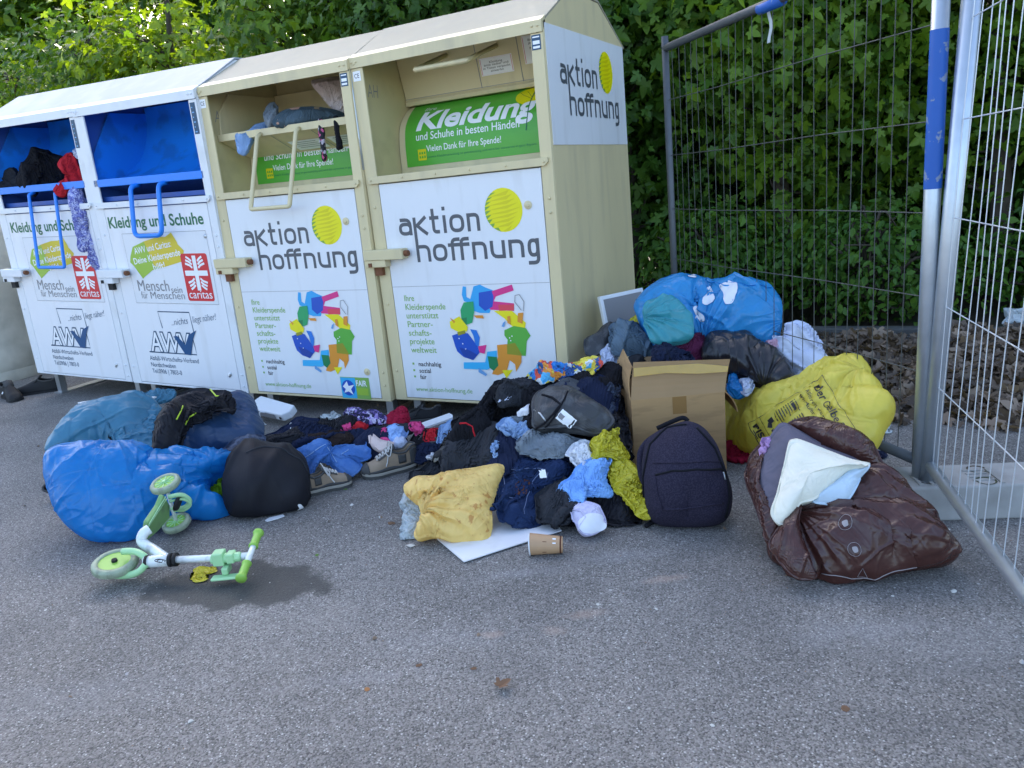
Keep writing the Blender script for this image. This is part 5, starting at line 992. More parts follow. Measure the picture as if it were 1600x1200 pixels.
G('yellow_cloth', 'd', [(265, 440), (300, 400), (370, 345), (400, 350), (430, 430), (410, 455), (330, 440)], 'yellow net bag under the big blue bundle', 'bag', 'thin_yellow', base=rb_, lean=50, T=.04, n=28, off=-.05)
bb = G('blue_bundle', 'd', [(375, 330), (400, 275), (470, 205), (570, 150), (680, 130), (760, 138), (830, 155), (1000, 150), (1150, 162), (1205, 190), (1265, 280), (1280, 390), (1265, 470), (1200, 520), (1050, 520), (900, 505), (700, 510), (560, 545), (490, 525), (440, 440)], 'big bright blue see-through bag of pillows on top of the rubbish', 'rubbish bag', 'clear_blue', base=rb_, lean=42, T=.13, Tb=.22, radial=[(Z('d', [(800, 520)])[0], 12, .016, .35), (Z('d', [(1280, 400)])[0], 9, .012, .25)], k=(1.06, 1.06), n=104, press=.0014, it=90, grp='rubbish bags', off=-.08, wl=8, floor=True, power=.55)
for P in ([(905, 172), (960, 163), (1010, 190), (985, 270), (942, 282), (930, 220)], [(822, 196), (850, 184), (868, 230), (880, 268), (806, 282)], [(714, 322), (750, 298), (800, 328), (822, 375), (762, 382)], [(690, 128), (720, 124), (742, 134), (715, 140)]): blotch(bb, 'pillow_showing', Z('d', P), M['white_cloth'], lift=.004)
soft('inner_bag', Z('d', [(430, 310), (520, 252), (610, 250), (690, 330), (725, 420), (715, 500), (600, 520), (500, 530), (455, 450)]), rb_, 42, T=.045, Tb=.05, k=(1.04, 1.04), m=M['sea_green_plastic'], n=52, press=.0004, off=.075, parent=bb, seed=5, power=.45, fold=(9, 4, .016, 3, 1.8), radial=[(Z('d', [(440, 380)])[0], 10, .016, .22)])
for q in ([(830, 290), (835, 400), (820, 500)], [(820, 155), (1000, 175), (1200, 195)], [(500, 495), (700, 490), (900, 490), (1150, 500)]): cord(bb, 'seam', Z('d', q), .003, M['blue_plastic'], lift=.001)
G('maroon_sweater', 'd', [(520, 540), (600, 510), (700, 495), (770, 490), (790, 465), (830, 530), (830, 600), (760, 635), (640, 640), (550, 630)], 'maroon jumper between the slate jacket and the black sack', 'sweater', 'maroon_cloth', base=rb_, lean=50, T=.07, k=(1.22, 1.15), n=44, off=.07)
G('red_card', 'd', [(595, 640), (640, 615), (685, 600), (695, 640), (660, 660)], 'red cloth corner behind the box flap', 'cloth', 'red_cloth', base=rb_, lean=50, T=.03, n=20, off=.08)
G('plastic_sack', 'd', [(790, 620), (830, 500), (900, 468), (1000, 475), (1070, 470), (1110, 530), (1200, 580), (1290, 640), (1340, 720), (1350, 790), (1280, 800), (1150, 780), (1080, 740), (960, 700), (880, 660)], 'black plastic sack behind the yellow printed sack', 'rubbish bag', 'black_plastic', base=rb_, lean=48, T=.10, Tb=.12, radial=[(Z('d', [(1180, 800)])[0], 10, .012, .3)], k=(1.12, 1.12), n=72, press=.001, grp='rubbish bags', off=.06, wl=11, amp=.014)
G('blue_cloth', 'd', [(945, 830), (955, 720), (1000, 705), (1020, 770), (1060, 840), (1000, 850)], 'royal blue cloth right of the cardboard box', 'cloth', 'blue_plastic', base=rb_, lean=48, T=.05, n=28, off=.06)
G('white_towel', 'd', [(1015, 740), (1060, 730), (1105, 750), (1110, 810), (1050, 840)], 'white towel corner beside the royal blue cloth', 'towel', 'sheet_cloth', base=rb_, lean=48, T=.04, n=24, off=.09)
G('pink_blanket', 'd', [(1165, 520), (1200, 498), (1270, 505), (1290, 560), (1270, 600), (1215, 570)], 'pale pink cloth beside the white bed sheet', 'cloth', 'pink_cloth', base=rb_, lean=48, T=.05, n=28, off=.02)
G('bed_sheet', 'd', [(1240, 490), (1290, 500), (1320, 410), (1380, 402), (1450, 425), (1520, 480), (1560, 570), (1610, 640), (1590, 690), (1500, 740), (1380, 790), (1350, 720), (1290, 610)], 'white bed sheet hanging in folds against the wire fence', 'bed sheet', 'sheet_cloth', base=rb_, lean=44, T=.10, Tb=.05, k=(1.15, 1.03), n=72, off=.0, rot=.6, grp=None, fold=(5, 7, .05, 2, 1.8))
G('red_bag', 'p', [(1135, 690), (1165, 680), (1180, 715), (1150, 725), (1136, 715)], 'dull red cloth on the ground beneath the yellow sack', 'cloth', 'crimson_cloth', base=(1160, 725), lean=70, T=.04, n=24)
_A = atz(1160, 704); _fd = np.array([B0[0]-A0[0], B0[1]-A0[1], 0]); _fd /= np.linalg.norm(_fd); _fn = np.array([_fd[1], -_fd[0], 0]); _fn *= np.sign(np.dot(_fn, CPOS-A0))
_B = atplane(1372, 650, A0+_fn*.12, _fn); _d = (_B-_A)/np.linalg.norm(_B-_A); _n = (CPOS-_A)*np.array([1, 1, 0]); _n = _n/np.linalg.norm(_n)*math.cos(D2R(42))+np.array([0, 0, math.sin(D2R(42))]); _n -= _d*np.dot(_n, _d); _n /= np.linalg.norm(_n)
ys = G('printed_sack', 'e', [(678, 330), (760, 312), (850, 318), (960, 292), (1080, 265), (1200, 205), (1280, 145), (1390, 120), (1420, 150), (1432, 195), (1480, 240), (1500, 290), (1562, 325), (1555, 400), (1505, 470), (1460, 580), (1350, 640), (1150, 640), (1000, 640), (800, 635), (730, 600), (692, 530), (676, 430)], 'yellow plastic recycling sack with black German print', 'rubbish bag', 'yellow_plastic', plane=(_A, _n), T=.12, Tb=.12, radial=[(Z('e', [(1430, 200)])[0], 8, .012, .25)], k=(1.07, 1.07), n=104, press=.0013, it=90, grp='rubbish bags', wl=8, power=.6)
q0 = np.array(Z('e', [(1188, 292)])[0]); qx = (np.array(Z('e', [(1350, 568)])[0])-q0); exn = qx/1.0; eyn = np.array([qx[1], -qx[0]])
pr = Print(ys, q0, exn, eyn)
pr.text('Der Gelbe Sack', 0, 1.0, .0, .125, .012); pr.text('Alles rein, was mal Verpackung', -.02, 1.0, -.14, .062, .006); pr.text('war. Außer Glas, Papier', .0, .82, -.26, .062, .006)
pr.bar(-.08, .22, 1.0, .228); pr.bar(-.08, -1.22, -.072, .22); pr.bar(-.08, -1.22, .55, -1.21); pr.bar(-.08, -1.02, .55, -1.014)
for i in range(10):
    for j, (xa, xb) in enumerate(((.0, .22), (.27, .52))): pr.bar(xa, -.40-i*.042, xb-.05*((i*7+j*3) % 4)/2, -.385-i*.042)
pr.bar(.0, -.47, .20, -.43); pr.bar(.28, -.55, .5, -.51); pr.text('PISEL', .0, .42, -1.17, .085, .02); pr.bar(.05, -1.2, .2, -1.19)
for P in ([(.0, -.86), (.02, -.95), (.10, -.93), (.08, -.86)], [(.05, -.95), (.12, -.99), (.16, -.93), (.10, -.9)], [(.16, -.90), (.19, -.97), (.25, -.93), (.22, -.88)], [(.28, -.92), (.30, -.98), (.40, -.97), (.38, -.88)]): pr.put(np.array(P), [[0, 1, 2, 3]])
pr.bar(.62, -1.52, .67, -1.36); pr.build('print', M['ink_black'])
# brown bag
bbk = (1290, 905)
bs = G('brown_sack', 'f', [(425, 600), (540, 592), (640, 600), (690, 560), (728, 490), (735, 440), (800, 415), (870, 430), (940, 480), (1000, 560), (1070, 640), (1130, 730), (1225, 815), (1268, 860), (1160, 885), (1040, 910), (900, 950), (750, 975), (610, 1018), (520, 990), (410, 998), (350, 930), (290, 880), (272, 800), (300, 760), (330, 740), (385, 690)], 'torn dark brown plastic sack stuffed with pillows by the fence foot', 'rubbish bag', 'brown_plastic', base=bbk, lean=52, T=.10, Tb=.15, radial=[(Z('f', [(430, 700)])[0], 10, .014, .30), (Z('f', [(1230, 840)])[0], 9, .012, .30), (Z('f', [(735, 450)])[0], 9, .012, .25)], k=(1.08, 1.08), n=104, press=.0013, it=90, grp='rubbish bags', wl=9, power=.6)
soft('torn_rim', Z('f', [(365, 200), (450, 165), (550, 168), (700, 220), (800, 290), (850, 370), (875, 435), (810, 440), (700, 395), (560, 330), (440, 250)]), bbk, 52, T=.07, Tb=.03, k=(1.05, 1.03), fold=(9, 5, .018, 4, 2.2), m=M['brown_plastic'], n=64, off=.015, parent=bs, seed=3)
soft('torn_rim', Z('f', [(335, 750), (272, 810), (230, 705), (188, 590), (155, 490), (160, 380), (215, 305), (270, 275), (235, 340), (205, 430), (200, 560), (255, 665)]), bbk, 52, T=.05, Tb=.05, k=(1.05, 1.03), fold=(9, 5, .018, 4, 2.2), m=M['brown_plastic'], n=64, off=.02, parent=bs, seed=8)
soft('torn_rim', Z('f', [(300, 760), (345, 700), (400, 605), (440, 610), (430, 680), (440, 760), (500, 930), (520, 990), (420, 995), (340, 920), (275, 830)]), bbk, 52, T=.06, Tb=.02, k=(1.05, 1.03), fold=(9, 5, .018, 4, 2.2), m=M['brown_plastic'], n=64, off=.10, parent=bs, seed=12)
for c, kind_ in (((668, 712), 'o'), ((703, 815), 'o'), ((735, 910), 't')):
    if kind_ == 'o':
        a = np.arange(24)*2*math.pi/24; cord(bs, 'print', Z('f', [(c[0]+30*math.cos(t), c[1]+27*math.sin(t)) for t in list(a)+[0]]), .0007, M['ink_faint'], lift=.002, k=4)
        blotch(bs, 'print', Z('f', [(c[0]-13, c[1]-7), (c[0]+8, c[1]-11), (c[0]+13, c[1]+6), (c[0]-4, c[1]+12)]), M['ink_faint'], lift=.003, rings=2)
    else: cord(bs, 'print', Z('f', [(c[0]-28, c[1]+18), (c[0], c[1]-24), (c[0]+28, c[1]+14), (c[0]-28, c[1]+18)]), .0007, M['ink_faint'], lift=.002, k=4)
cord(bs, 'seam', Z('f', [(560, 935), (680, 940), (800, 925), (920, 900), (1010, 885)]), .0014, M['ink_faint'], lift=.001)
PG = 'pillows in the brown sack'
G('pillow', 'f', [(335, 195), (420, 228), (560, 310), (760, 400), (720, 520), (640, 620), (430, 660), (300, 690), (215, 570), (212, 410), (265, 285)], 'grey purple pillow at the back of the torn brown sack', 'pillow', 'grey_pillow', base=bbk, lean=52, T=.07, Tb=.05, k=(1.03, 1.03), n=48, off=.045, grp=PG)
G('pillow', 'f', [(800, 405), (745, 470), (735, 500), (700, 565), (645, 605), (540, 610), (490, 595), (600, 500), (700, 420)], 'pale blue pillow half under the cream pillow', 'pillow', 'ice_pillow', base=bbk, lean=52, T=.06, Tb=.04, k=(1.03, 1.03), n=40, off=.10, grp=PG)
G('pillow', 'f', [(372, 300), (400, 279), (440, 283), (600, 345), (700, 382), (800, 408), (720, 425), (640, 480), (560, 545), (500, 592), (430, 610), (385, 680), (325, 726), (278, 668), (310, 560), (345, 420)], 'cream pillow on top in the torn brown sack', 'pillow', 'cream_pillow', base=bbk, lean=52, T=.06, Tb=.04, k=(1.03, 1.03), n=48, off=.115, grp=PG)
G('mauve_cloth', 'f', [(225, 370), (245, 290), (265, 262), (290, 262), (262, 310), (240, 350)], 'mauve cloth edge in the brown sack', 'cloth', 'mauve_cloth', base=bbk, lean=52, T=.03, n=20, off=.06, grp=None)
G('film_scrap', 'p', [(1366, 660), (1376, 645), (1388, 655), (1391, 672), (1380, 676)], 'crumpled clear film scrap by the lower fence rail', 'plastic film', 'white_film', base=(1378, 678), lean=60, T=.03, k=(1.3, 1.3), n=20, grp=None)
G('navy_scrap', 'p', [(1366, 715), (1372, 698), (1384, 700), (1386, 718)], 'navy cloth scrap beside the concrete foot', 'cloth', 'navy_cloth', base=(1376, 719), lean=66, T=.03, n=18, grp=None)
# backpack in front of the box
bp_ = G('backpack', 'e', [(430, 485), (470, 478), (520, 500), (570, 570), (620, 660), (655, 760), (682, 850), (672, 935), (610, 1000), (450, 1020), (330, 1005), (285, 960), (262, 860), (245, 760), (255, 650), (290, 560), (360, 510)], 'dark purple backpack leaning on the cardboard box', 'backpack', 'backpack_cloth', base=(1065, 815), lean=22, T=.13, Tb=.06, k=(1.025, 1.025), n=64, press=.001, grp=None, amp=.005, off=.0, power=.42)
for nm, q, r, mk in (('zip', [(330, 745), (400, 722), (500, 715), (600, 720), (625, 735)], .004, 'black_cloth'), ('zip', [(270, 900), (268, 760), (300, 600), (380, 520), (460, 505)], .0045, 'black_cloth'), ('zip', [(500, 520), (570, 620), (625, 740), (650, 860), (640, 950)], .0045, 'black_cloth'), ('piping', [(350, 905), (420, 895), (520, 885), (625, 880)], .004, 'backpack_cloth'),
                     ('piping', [(320, 690), (430, 682), (540, 678), (610, 685)], .003, 'backpack_cloth'), ('piping', [(325, 750), (335, 830), (350, 900)], .003, 'backpack_cloth'), ('zip_pull', [(612, 735), (618, 755), (622, 775)], .003, 'steel')): cord(bp_, nm, Z('e', q), r, M[mk], lift=.002)
soft('front_pocket', Z('e', [(322, 748), (420, 724), (520, 718), (605, 724), (640, 775), (652, 870), (630, 955), (560, 985), (440, 990), (325, 968), (300, 870)]), (1065, 815), 22, T=.035, Tb=.02, k=(1.03, 1.03), m=M['backpack_cloth'], n=40, off=.108, parent=bp_, seed=4, power=.3, fold=(7, 3, .008, 3, 1.6))
def world_cord(name, pts, r, m, parent, wd=None):
    mb = MB(); Q = catmull(pts, 5, False)-parent.base; mb.tube(Q, r, 6); return mb.build(name, m, parent.obj, smooth=True)
P_, N_ = lean_plane((1065, 815), 22, 0, .02)
world_cord('carry_loop', [atplane(*Z('e', [q])[0], P_, N_) for q in ((300, 520), (370, 488), (440, 462), (470, 480))], .009, M['black_cloth'], bp_)
world_cord('shoulder_strap', [atplane(*Z('e', [q])[0], P_, N_) for q in ((300, 560), (245, 600), (212, 660), (215, 760), (240, 830))], .014, M['backpack_cloth'], bp_)
world_cord('strap_end', [atz(*Z('e', [q])[0], .012) for q in ((330, 1000), (290, 1020), (240, 1050))], .009, M['black_cloth'], bp_)
# ------------------------------------------------------------------ cardboard box
mm('cardboard', (.43, .26, .115), .85, var=.08, vscale=5, bump=.15, bscale=200, stretch=(1, 1, 6), col2=(.24, .14, .065), c2amt=.4, c2scale=5)
mm('cardboard_in', (.34, .21, .10), .85, var=.1); mm('tape', (.42, .24, .02), .18, coat=.4, var=.15, vscale=30); mm('tape_clear', (.30, .165, .06), .2)
fr = atz(1135.5, 737); zz = np.linspace(.2, .8, 601); zT = float(zz[np.argmin(abs(proj(np.stack([np.full(601, fr[0]), np.full(601, fr[1]), zz], -1))[:, 1]-614))])
fl = atz(986, 627, zT); bl = atz(961.5, 586, zT); ex_ = fl-fr; ex_[2] = 0; W_ = np.linalg.norm(ex_); ex_ /= W_; D_ = float(min(.42, max(.22, np.linalg.norm((bl-fl)[:2])))); ey_ = np.array([ex_[1], -ex_[0], 0])
if ey_[1] < 0: ey_ = -ey_
bxo = empty('cardboard_box', (fr[0], fr[1], 0), label='open brown cardboard box with a taped flap standing up', cat='box')
L_ = lambda x, y, z: ex_*x+ey_*y+np.array([0, 0, z]); th = .005
mb = MB()
for a, b in (((0, 0), (W_, 0)), ((W_, th), (W_, D_)), ((W_-th, D_), (0, D_)), ((0, D_-th), (0, th))):
    A, B = L_(a[0], a[1], 0.004), L_(b[0], b[1], 0.004); inn = L_(W_/2, D_/2, 0)-(A+B)/2; inn[2] = 0; inn = inn/np.linalg.norm(inn)*th
    mb.prism([A, B, B+[0, 0, zT], A+[0, 0, zT]], inn)
mb.prism([L_(.006, .006, .006), L_(W_-.006, .006, .006), L_(W_-.006, D_-.006, .006), L_(.006, D_-.006, .006)], (0, 0, .004))
mb.build('walls', M['cardboard'], bxo)
def flap(a, b, tip_a, tip_b, m, name):
    A, B, Tb_, Ta = [np.asarray(q, float) for q in (a, b, tip_b, tip_a)]; nrm = np.cross(B-A, Ta-A); nrm /= np.linalg.norm(nrm); mb = MB(); n = 6; V = []
    for i in range(n+1):
        t = i/n; bend = nrm*.010*math.sin(t*math.pi); V += [A+(Ta-A)*t+bend, B+(Tb_-B)*t+bend]
    V = np.array(V); V2 = V+nrm*.004; k = len(V); F = []
    for i in range(n): F += [(2*i, 2*i+1, 2*i+3, 2*i+2), (k+2*i, k+2*i+2, k+2*i+3, k+2*i+1), (2*i, 2*i+2, k+2*i+2, k+2*i), (2*i+1, k+2*i+1, k+2*i+3, 2*i+3)]
    F += [(0, k, k+1, 1), (2*n, 2*n+1, k+2*n+1, k+2*n)]; mb.add(np.vstack([V, V2]), F); return mb.build(name, m, bxo)
o3 = np.array([fr[0], fr[1], 0]); zt = lambda px, py, d: atplane(px, py, o3+L_(0, d, zT), ey_)-o3
f1 = flap(L_(0, 0, zT+.004), L_(W_, 0, zT+.004), zt(1141, 561, .03), zt(989.5, 566, .03), M['cardboard_in'], 'flap')
nf = np.cross(zt(989.5, 566, .03)-L_(W_, 0, zT), ex_); nf /= np.linalg.norm(nf); nf *= -np.sign(np.dot(nf, ey_))
pt = lambda px, py, l=.016: atplane(px, py, o3+L_(0, .018, zT)+nf*l, nf)-o3
mb = MB(); mb.add([pt(990, 575), pt(1040, 571), pt(1090, 568), pt(1138, 572), pt(1137, 581), pt(1090, 584), pt(1040, 583), pt(990, 589)], [list(range(8))]); mb.build('packing_tape', M['tape'], f1)
mb = MB(); V = [L_(W_*q, -.0012, z) for q, z in ((.56, zT+.002), (.41, zT+.002), (.41, zT-.075), (.56, zT-.075))]; mb.add(V, [[0, 1, 2, 3]]); mb.build('packing_tape', M['tape_clear'], bxo)
Dk = Decal(lambda x, z, l: tuple(L_(W_-x, -.001-l, z))); Dk.text('F', W_-.107, W_-.075, zT-.245, .04, M['ink_black'], .02); Dk.build('print', bxo)
flap(L_(W_, D_, zT+.004), L_(W_, 0, zT+.004), L_(W_-.03, D_*.95, zT+.14), L_(W_-.02, .05, zT+.14), M['cardboard'], 'flap'); flap(L_(0, D_, zT+.004), L_(0, 0, zT+.004), L_(-.06, D_-.02, zT-.10), L_(-.06, .03, zT-.10), M['cardboard'], 'flap'); flap(L_(W_, D_, zT+.004), L_(0, D_, zT+.004), L_(W_-.01, D_+.10, zT+.06), L_(.01, D_+.10, zT+.06), M['cardboard_in'], 'flap')
mb = MB(); Dk = Decal(lambda y, z, l: tuple(L_(W_+.0008+l, D_-y, z))); Dk.rect(.02, zT-.33, D_-.06, zT-.16, M['ink_white']); Dk.rect(.03, zT-.30, D_-.12, zT-.2, M['ink_mid'], 1); Dk.build('label', bxo)

# ------------------------------------------------------------------ paper cup
mm('kraft', (.46, .28, .15), .6, var=.08, vscale=40)
ca, cb = atz(828, 850, .038), atz(879, 851, .030); ax = cb-ca; Lc = float(np.linalg.norm(ax)); ax /= Lc
cup = empty('paper_cup', (ca[0], ca[1], 0), label='brown paper cup lying on its side by the white board', cat='cup'); c0 = ca-np.array([ca[0], ca[1], 0]); r0, r1 = .040, .030
mb = MB(); mb.lathe([(r0, .0), (r1, Lc), (r1-.003, Lc), (r1-.003, Lc-.006), (0, Lc-.006)], c0, ax, 28); mb.lathe([(r0-.0015, .001), (r1-.003, Lc-.012), (0, Lc-.012)], c0, ax, 28, 1); mb.build('body', [M['kraft'], M['white_paint']], cup, smooth=False)
mb = MB(); mb.tube([c0+ax*.0+(np.cross(ax, [0, 0, 1])*math.cos(t)+np.array([0, 0, 1])*math.sin(t))*r0 for t in np.arange(24)*2*math.pi/24], .0026, 6, closed=True); mb.build('rim', M['white_paint'], cup, smooth=True)
mb = MB(); rr = lambda h: r0+(r1-r0)*h/Lc+.0006; mb.lathe([(rr(Lc-.010), Lc-.010), (rr(Lc-.004), Lc-.004)], c0, ax, 28); mb.build('stripe', M['leather_brown'], cup)
v1 = np.cross(ax, [0, 0, 1.]); v1 /= np.linalg.norm(v1); v1 *= np.sign(np.dot(v1, CPOS-ca)); v2 = np.cross(v1, ax); v2 *= np.sign(v2[2])
def oncup(h, a, l): return tuple(c0+ax*h+(v1*math.cos(a)+v2*math.sin(a))*(rr(h)+l))
Dk = Decal(oncup); Dk.rect(.40*Lc, -.45, .52*Lc, .75, M['leather_brown']); Dk.build('stamp', cup)
Dk = Decal(oncup); Dk.rect(.70*Lc, .55, .80*Lc, 1.2, M['ink_white']); Dk.build('stamp', cup)

# ------------------------------------------------------------------ shoes
mm('suede', (.30, .225, .155), .9, var=.2, vscale=30, bump=.4, bscale=300); mm('shoe_dark', (.055, .055, .054), .7, bump=.3, bscale=250); mm('sole_rubber', (.055, .055, .052), .7); mm('sole_light', (.30, .28, .24), .7); mm('lace', (.55, .53, .50), .8); mm('shoe_black', (.010, .010, .011), .75, bump=.3, bscale=300); mm('orange_glow', (.80, .12, .03), .5); mm('gum', (.30, .13, .04), .7)
def shoe(name, label, loc, head, Ls, upper, overlay, sole, lining='shoe_dark', roll=0.0, pitch=0.0, laces='lace', low=1.12, group='shoes left at the heap', emblem=None, sole2=None, z=0.0):
    t = empty(name, (loc[0], loc[1], z), (roll, pitch, head), label, 'shoe', group); S = Ls
    W2 = lambda s: S*.5*np.interp(s, [0, .06, .25, .5, .72, .9, .97, 1], [.10, .20, .25, .26, .345, .30, .20, .05]); cy = lambda s: S*.035*math.sin(s*math.pi*1.1)
    # sole: x along the shoe
    ss = np.concatenate([[0, .02, .05], np.linspace(.1, .92, 16), [.96, .985, 1.0]])
    def slab(z0, z1, gr, m, nm, toe=.02):
        mb = MB(); V = []; n = len(ss)
        for s in ss:
            up_ = toe*S*max(0, (s-.7)/.3)**2; w_ = W2(s)+gr
            V += [(s*S, cy(s)-w_, z0+up_), (s*S, cy(s)+w_, z0+up_), (s*S, cy(s)+w_*.97, z1+up_), (s*S, cy(s)-w_*.97, z1+up_)]
        F = []
        for i in range(n-1): a, b = i*4, i*4+4; F += [(a, a+1, b+1, b), (a+1, a+2, b+2, b+1), (a+2, a+3, b+3, b+2), (a+3, a, b, b+3)]
        F += [(0, 3, 2, 1), ((n-1)*4, (n-1)*4+1, (n-1)*4+2, (n-1)*4+3)]; mb.add(V, F, 0); return mb.build(nm, m, t, bevel=.002)
    sp_ = slab(0, .016, .004, M[sole], 'sole')
    if sole2: slab(.0162, .030, .0055, M[sole2], 'midsole')
    zb = .030 if sole2 else .0162
    top = lambda s: S*low*np.interp(s, [0, .08, .2, .34, .46, .6, .75, .9, 1], [.30, .33, .24, .245, .30, .235, .165, .12, .035])
    def ring(s, k=15, g=0.0, full=True):
        w_, h_ = W2(s)*.97+g, top(s)+g; open_ = s < .47; a_max = np.interp(s, [0, .04, .12, .36, .44, .47], [30, 42, 52, 52, 36, 0]) if open_ else 0
        P = []
        for j in range(k):
            u_ = j/(k-1)*2-1; a = math.radians(90-a_max)*0+u_*math.radians(90); lim = math.radians(90-a_max)
            a = u_*1.0; side = math.copysign(1, u_)
            ang = (1-abs(u_))*lim if open_ else (1-abs(u_))*math.pi/2
            P.append((s*S, cy(s)+side*w_*math.cos(ang)**.75, zb+h_*math.sin(ang)**.9 if not open_ else zb+h_*math.sin(ang)/max(math.sin(lim), .2)))
        return P
    mb = MB(); us = np.concatenate([[.005, .02, .05, .09], np.linspace(.13, .44, 9), [.47, .50, .55], np.linspace(.6, .94, 9), [.97, .99, 1.0]]); k = 16; V = np.vstack([ring(s, k) for s in us]); F = []
    for i, s in enumerate(us[:-1]):
        for j in range(k-1):
            if j == k//2-1 and us[i+1] <= .475: continue
            F.append((i*k+j, i*k+j+1, (i+1)*k+j+1, (i+1)*k+j))
    F.append(list(range(k//2))+[]) if False else None
    mb.add(V, F, 0); up_o = mb.build('upper', M[upper], t, smooth=True); sd = up_o.modifiers.new('thick', 'SOLIDIFY'); sd.thickness = .006; sd.offset = 1; ss_ = up_o.modifiers.new('subsurf', 'SUBSURF'); ss_.levels = ss_.render_levels = 1
    # heel counter closing the back, toe cap, collar, tongue
    mb = MB(); R0 = np.array(ring(.005, k)); mb.add(np.vstack([R0[:k//2], R0[k//2:][::-1]]), [(i, i+1, k//2+i+1, k//2+i) for i in range(k//2-1)]); h_o = mb.build('heel_counter', M[overlay], t, smooth=True); sd = h_o.modifiers.new('thick', 'SOLIDIFY'); sd.thickness = .008; sd.offset = 0
    def over(nm, s0, s1, j0, j1, mk):
        us2 = np.linspace(s0, s1, 8); mb = MB(); V = []; 
        for s in us2:
            R_ = np.array(ring(s, k, .0022)); V.append(R_[j0:j1])
        V = np.vstack(V); kk = j1-j0; mb.add(V, [(i*kk+j, i*kk+j+1, (i+1)*kk+j+1, (i+1)*kk+j) for i in range(7) for j in range(kk-1)]); o_ = mb.build(nm, M[mk], t, smooth=True); q = o_.modifiers.new('thick', 'SOLIDIFY'); q.thickness = .002; q.offset = -1
    if overlay != upper:
        over('toe_cap', .88, .998, 0, k, overlay); over('heel_overlay', .006, .14, 0, 7, overlay); over('heel_overlay', .006, .14, k-7, k, overlay); over('side_overlay', .22, .36, 2, 7, overlay); over('side_overlay', .22, .36, k-7, k-2, overlay); over('mudguard', .14, .89, 0, 2, overlay); over('mudguard', .14, .89, k-2, k, overlay); over('eyestay', .46, .70, 5, 7, overlay); over('eyestay', .46, .70, k-7, k-5, overlay)
    rim = [ring(s, k)[k//2-1] for s in us[us < .475]]+[ring(s, k)[k//2] for s in us[us < .475][::-1]]
    mb = MB(); mb.tube(np.array(rim), .0055, 7, closed=True); mb.build('collar', M[lining], t, smooth=True)
    mb = MB(); tg = [(.52, .0, .25), (.46, 0, .315), (.41, 0, .37)]; V = []
    for s, _, h in tg: V += [(s*S, cy(s)-S*.10, zb+h*S*low*.95), (s*S, cy(s), zb+h*S*low*1.04), (s*S, cy(s)+S*.10, zb+h*S*low*.95)]
    mb.add(V, [(i*3+j, i*3+j+1, i*3+j+4, i*3+j+3) for i in range(2) for j in range(2)]); q_ = mb.build('tongue', M[lining], t, smooth=True); sd = q_.modifiers.new('thick', 'SOLIDIFY'); sd.thickness = .008
    mb = MB(); mb.add([(s*S, cy(s)+sg*W2(s)*.9, zb+.006) for s in np.linspace(.03, .6, 8) for sg in (-1, 1)], [(2*i, 2*i+1, 2*i+3, 2*i+2) for i in range(7)]); mb.build('insole', M['shoe_dark'], t)
    if laces:
        for i in range(5):
            s = .46+i*.055; s2 = s+.04; P = [(s*S, cy(s)-W2(s)*.42, zb+top(s)*.96+.004), (s*S+S*.02, cy(s), zb+top(s)*1.03+.008), (s2*S, cy(s2)+W2(s2)*.42, zb+top(s2)*.95+.004)]
            for sg in (1, -1): Q = np.array(P); Q[:, 1] = cy(s)+(Q[:, 1]-cy(s))*sg; mb = MB(); mb.tube(catmull(Q, 4, False), .0028, 6); mb.build('lace', M[laces], t, smooth=True)
        for sg in (1, -1):
            mb = MB(); q = np.array([(.47*S, cy(.47), zb+top(.47)+.010), (.43*S, sg*S*.10, zb+top(.47)+.03), (.50*S, sg*S*.17, zb+top(.47)*.8), (.55*S, sg*S*.09, zb+top(.5)*.95), (.48*S, sg*.01, zb+top(.48)+.012), (.55*S, sg*S*.16, zb+top(.5)*.6), (.6*S, sg*S*.2, zb+top(.5)*.3)]); mb.tube(catmull(q, 5, False), .0028, 6); mb.build('lace', M[laces], t, smooth=True)
    if emblem:
        mb = MB(); s = .35; R_ = ring(s, k); j = 3 if emblem == 'l' else k-4; p = R_[j]; mb.disc((p[0], p[1]+(-.002 if emblem == 'l' else .002), p[2]), (0, -1 if emblem == 'l' else 1, .5), .011, 14, h=.004); mb.build('emblem', M['ink_white'], t)
    return t
def heading(a, b): return math.atan2(b[1]-a[1], b[0]-a[0])
p, q = atz(477, 776), atz(549, 757); shoe('hiking_shoe', 'tan hiking shoe pointing right, beside the plump black bag', p, heading(p, q), float(np.linalg.norm(q-p))*1.02, 'suede', 'shoe_dark', 'sole_rubber', sole2='sole_light', roll=.05)
p, q = atz(652, 728), atz(568, 748); shoe('hiking_shoe', 'tan hiking shoe with laces, pointing left towards its twin', p, heading(p, q), float(np.linalg.norm(q-p))*1.02, 'suede', 'shoe_dark', 'sole_rubber', sole2='sole_light', roll=-.04)
p, q = atz(7, 620), atz(52, 628); shoe('slip_on_shoe', 'black trainer in front of the leftmost white bank, heel to the left', p, heading(p, q)-.12, .35, 'shoe_black', 'shoe_black', 'shoe_black', laces=None, low=1.05, group='black trainers by the leftmost bank', emblem='l')
p, q = atz(104, 607), atz(38, 616); shoe('slip_on_shoe', 'black trainer with a white round badge, behind the other black one', p, heading(p, q), .41, 'shoe_black', 'shoe_black', 'shoe_black', laces=None, low=.85, group='black trainers by the leftmost bank', emblem='l')
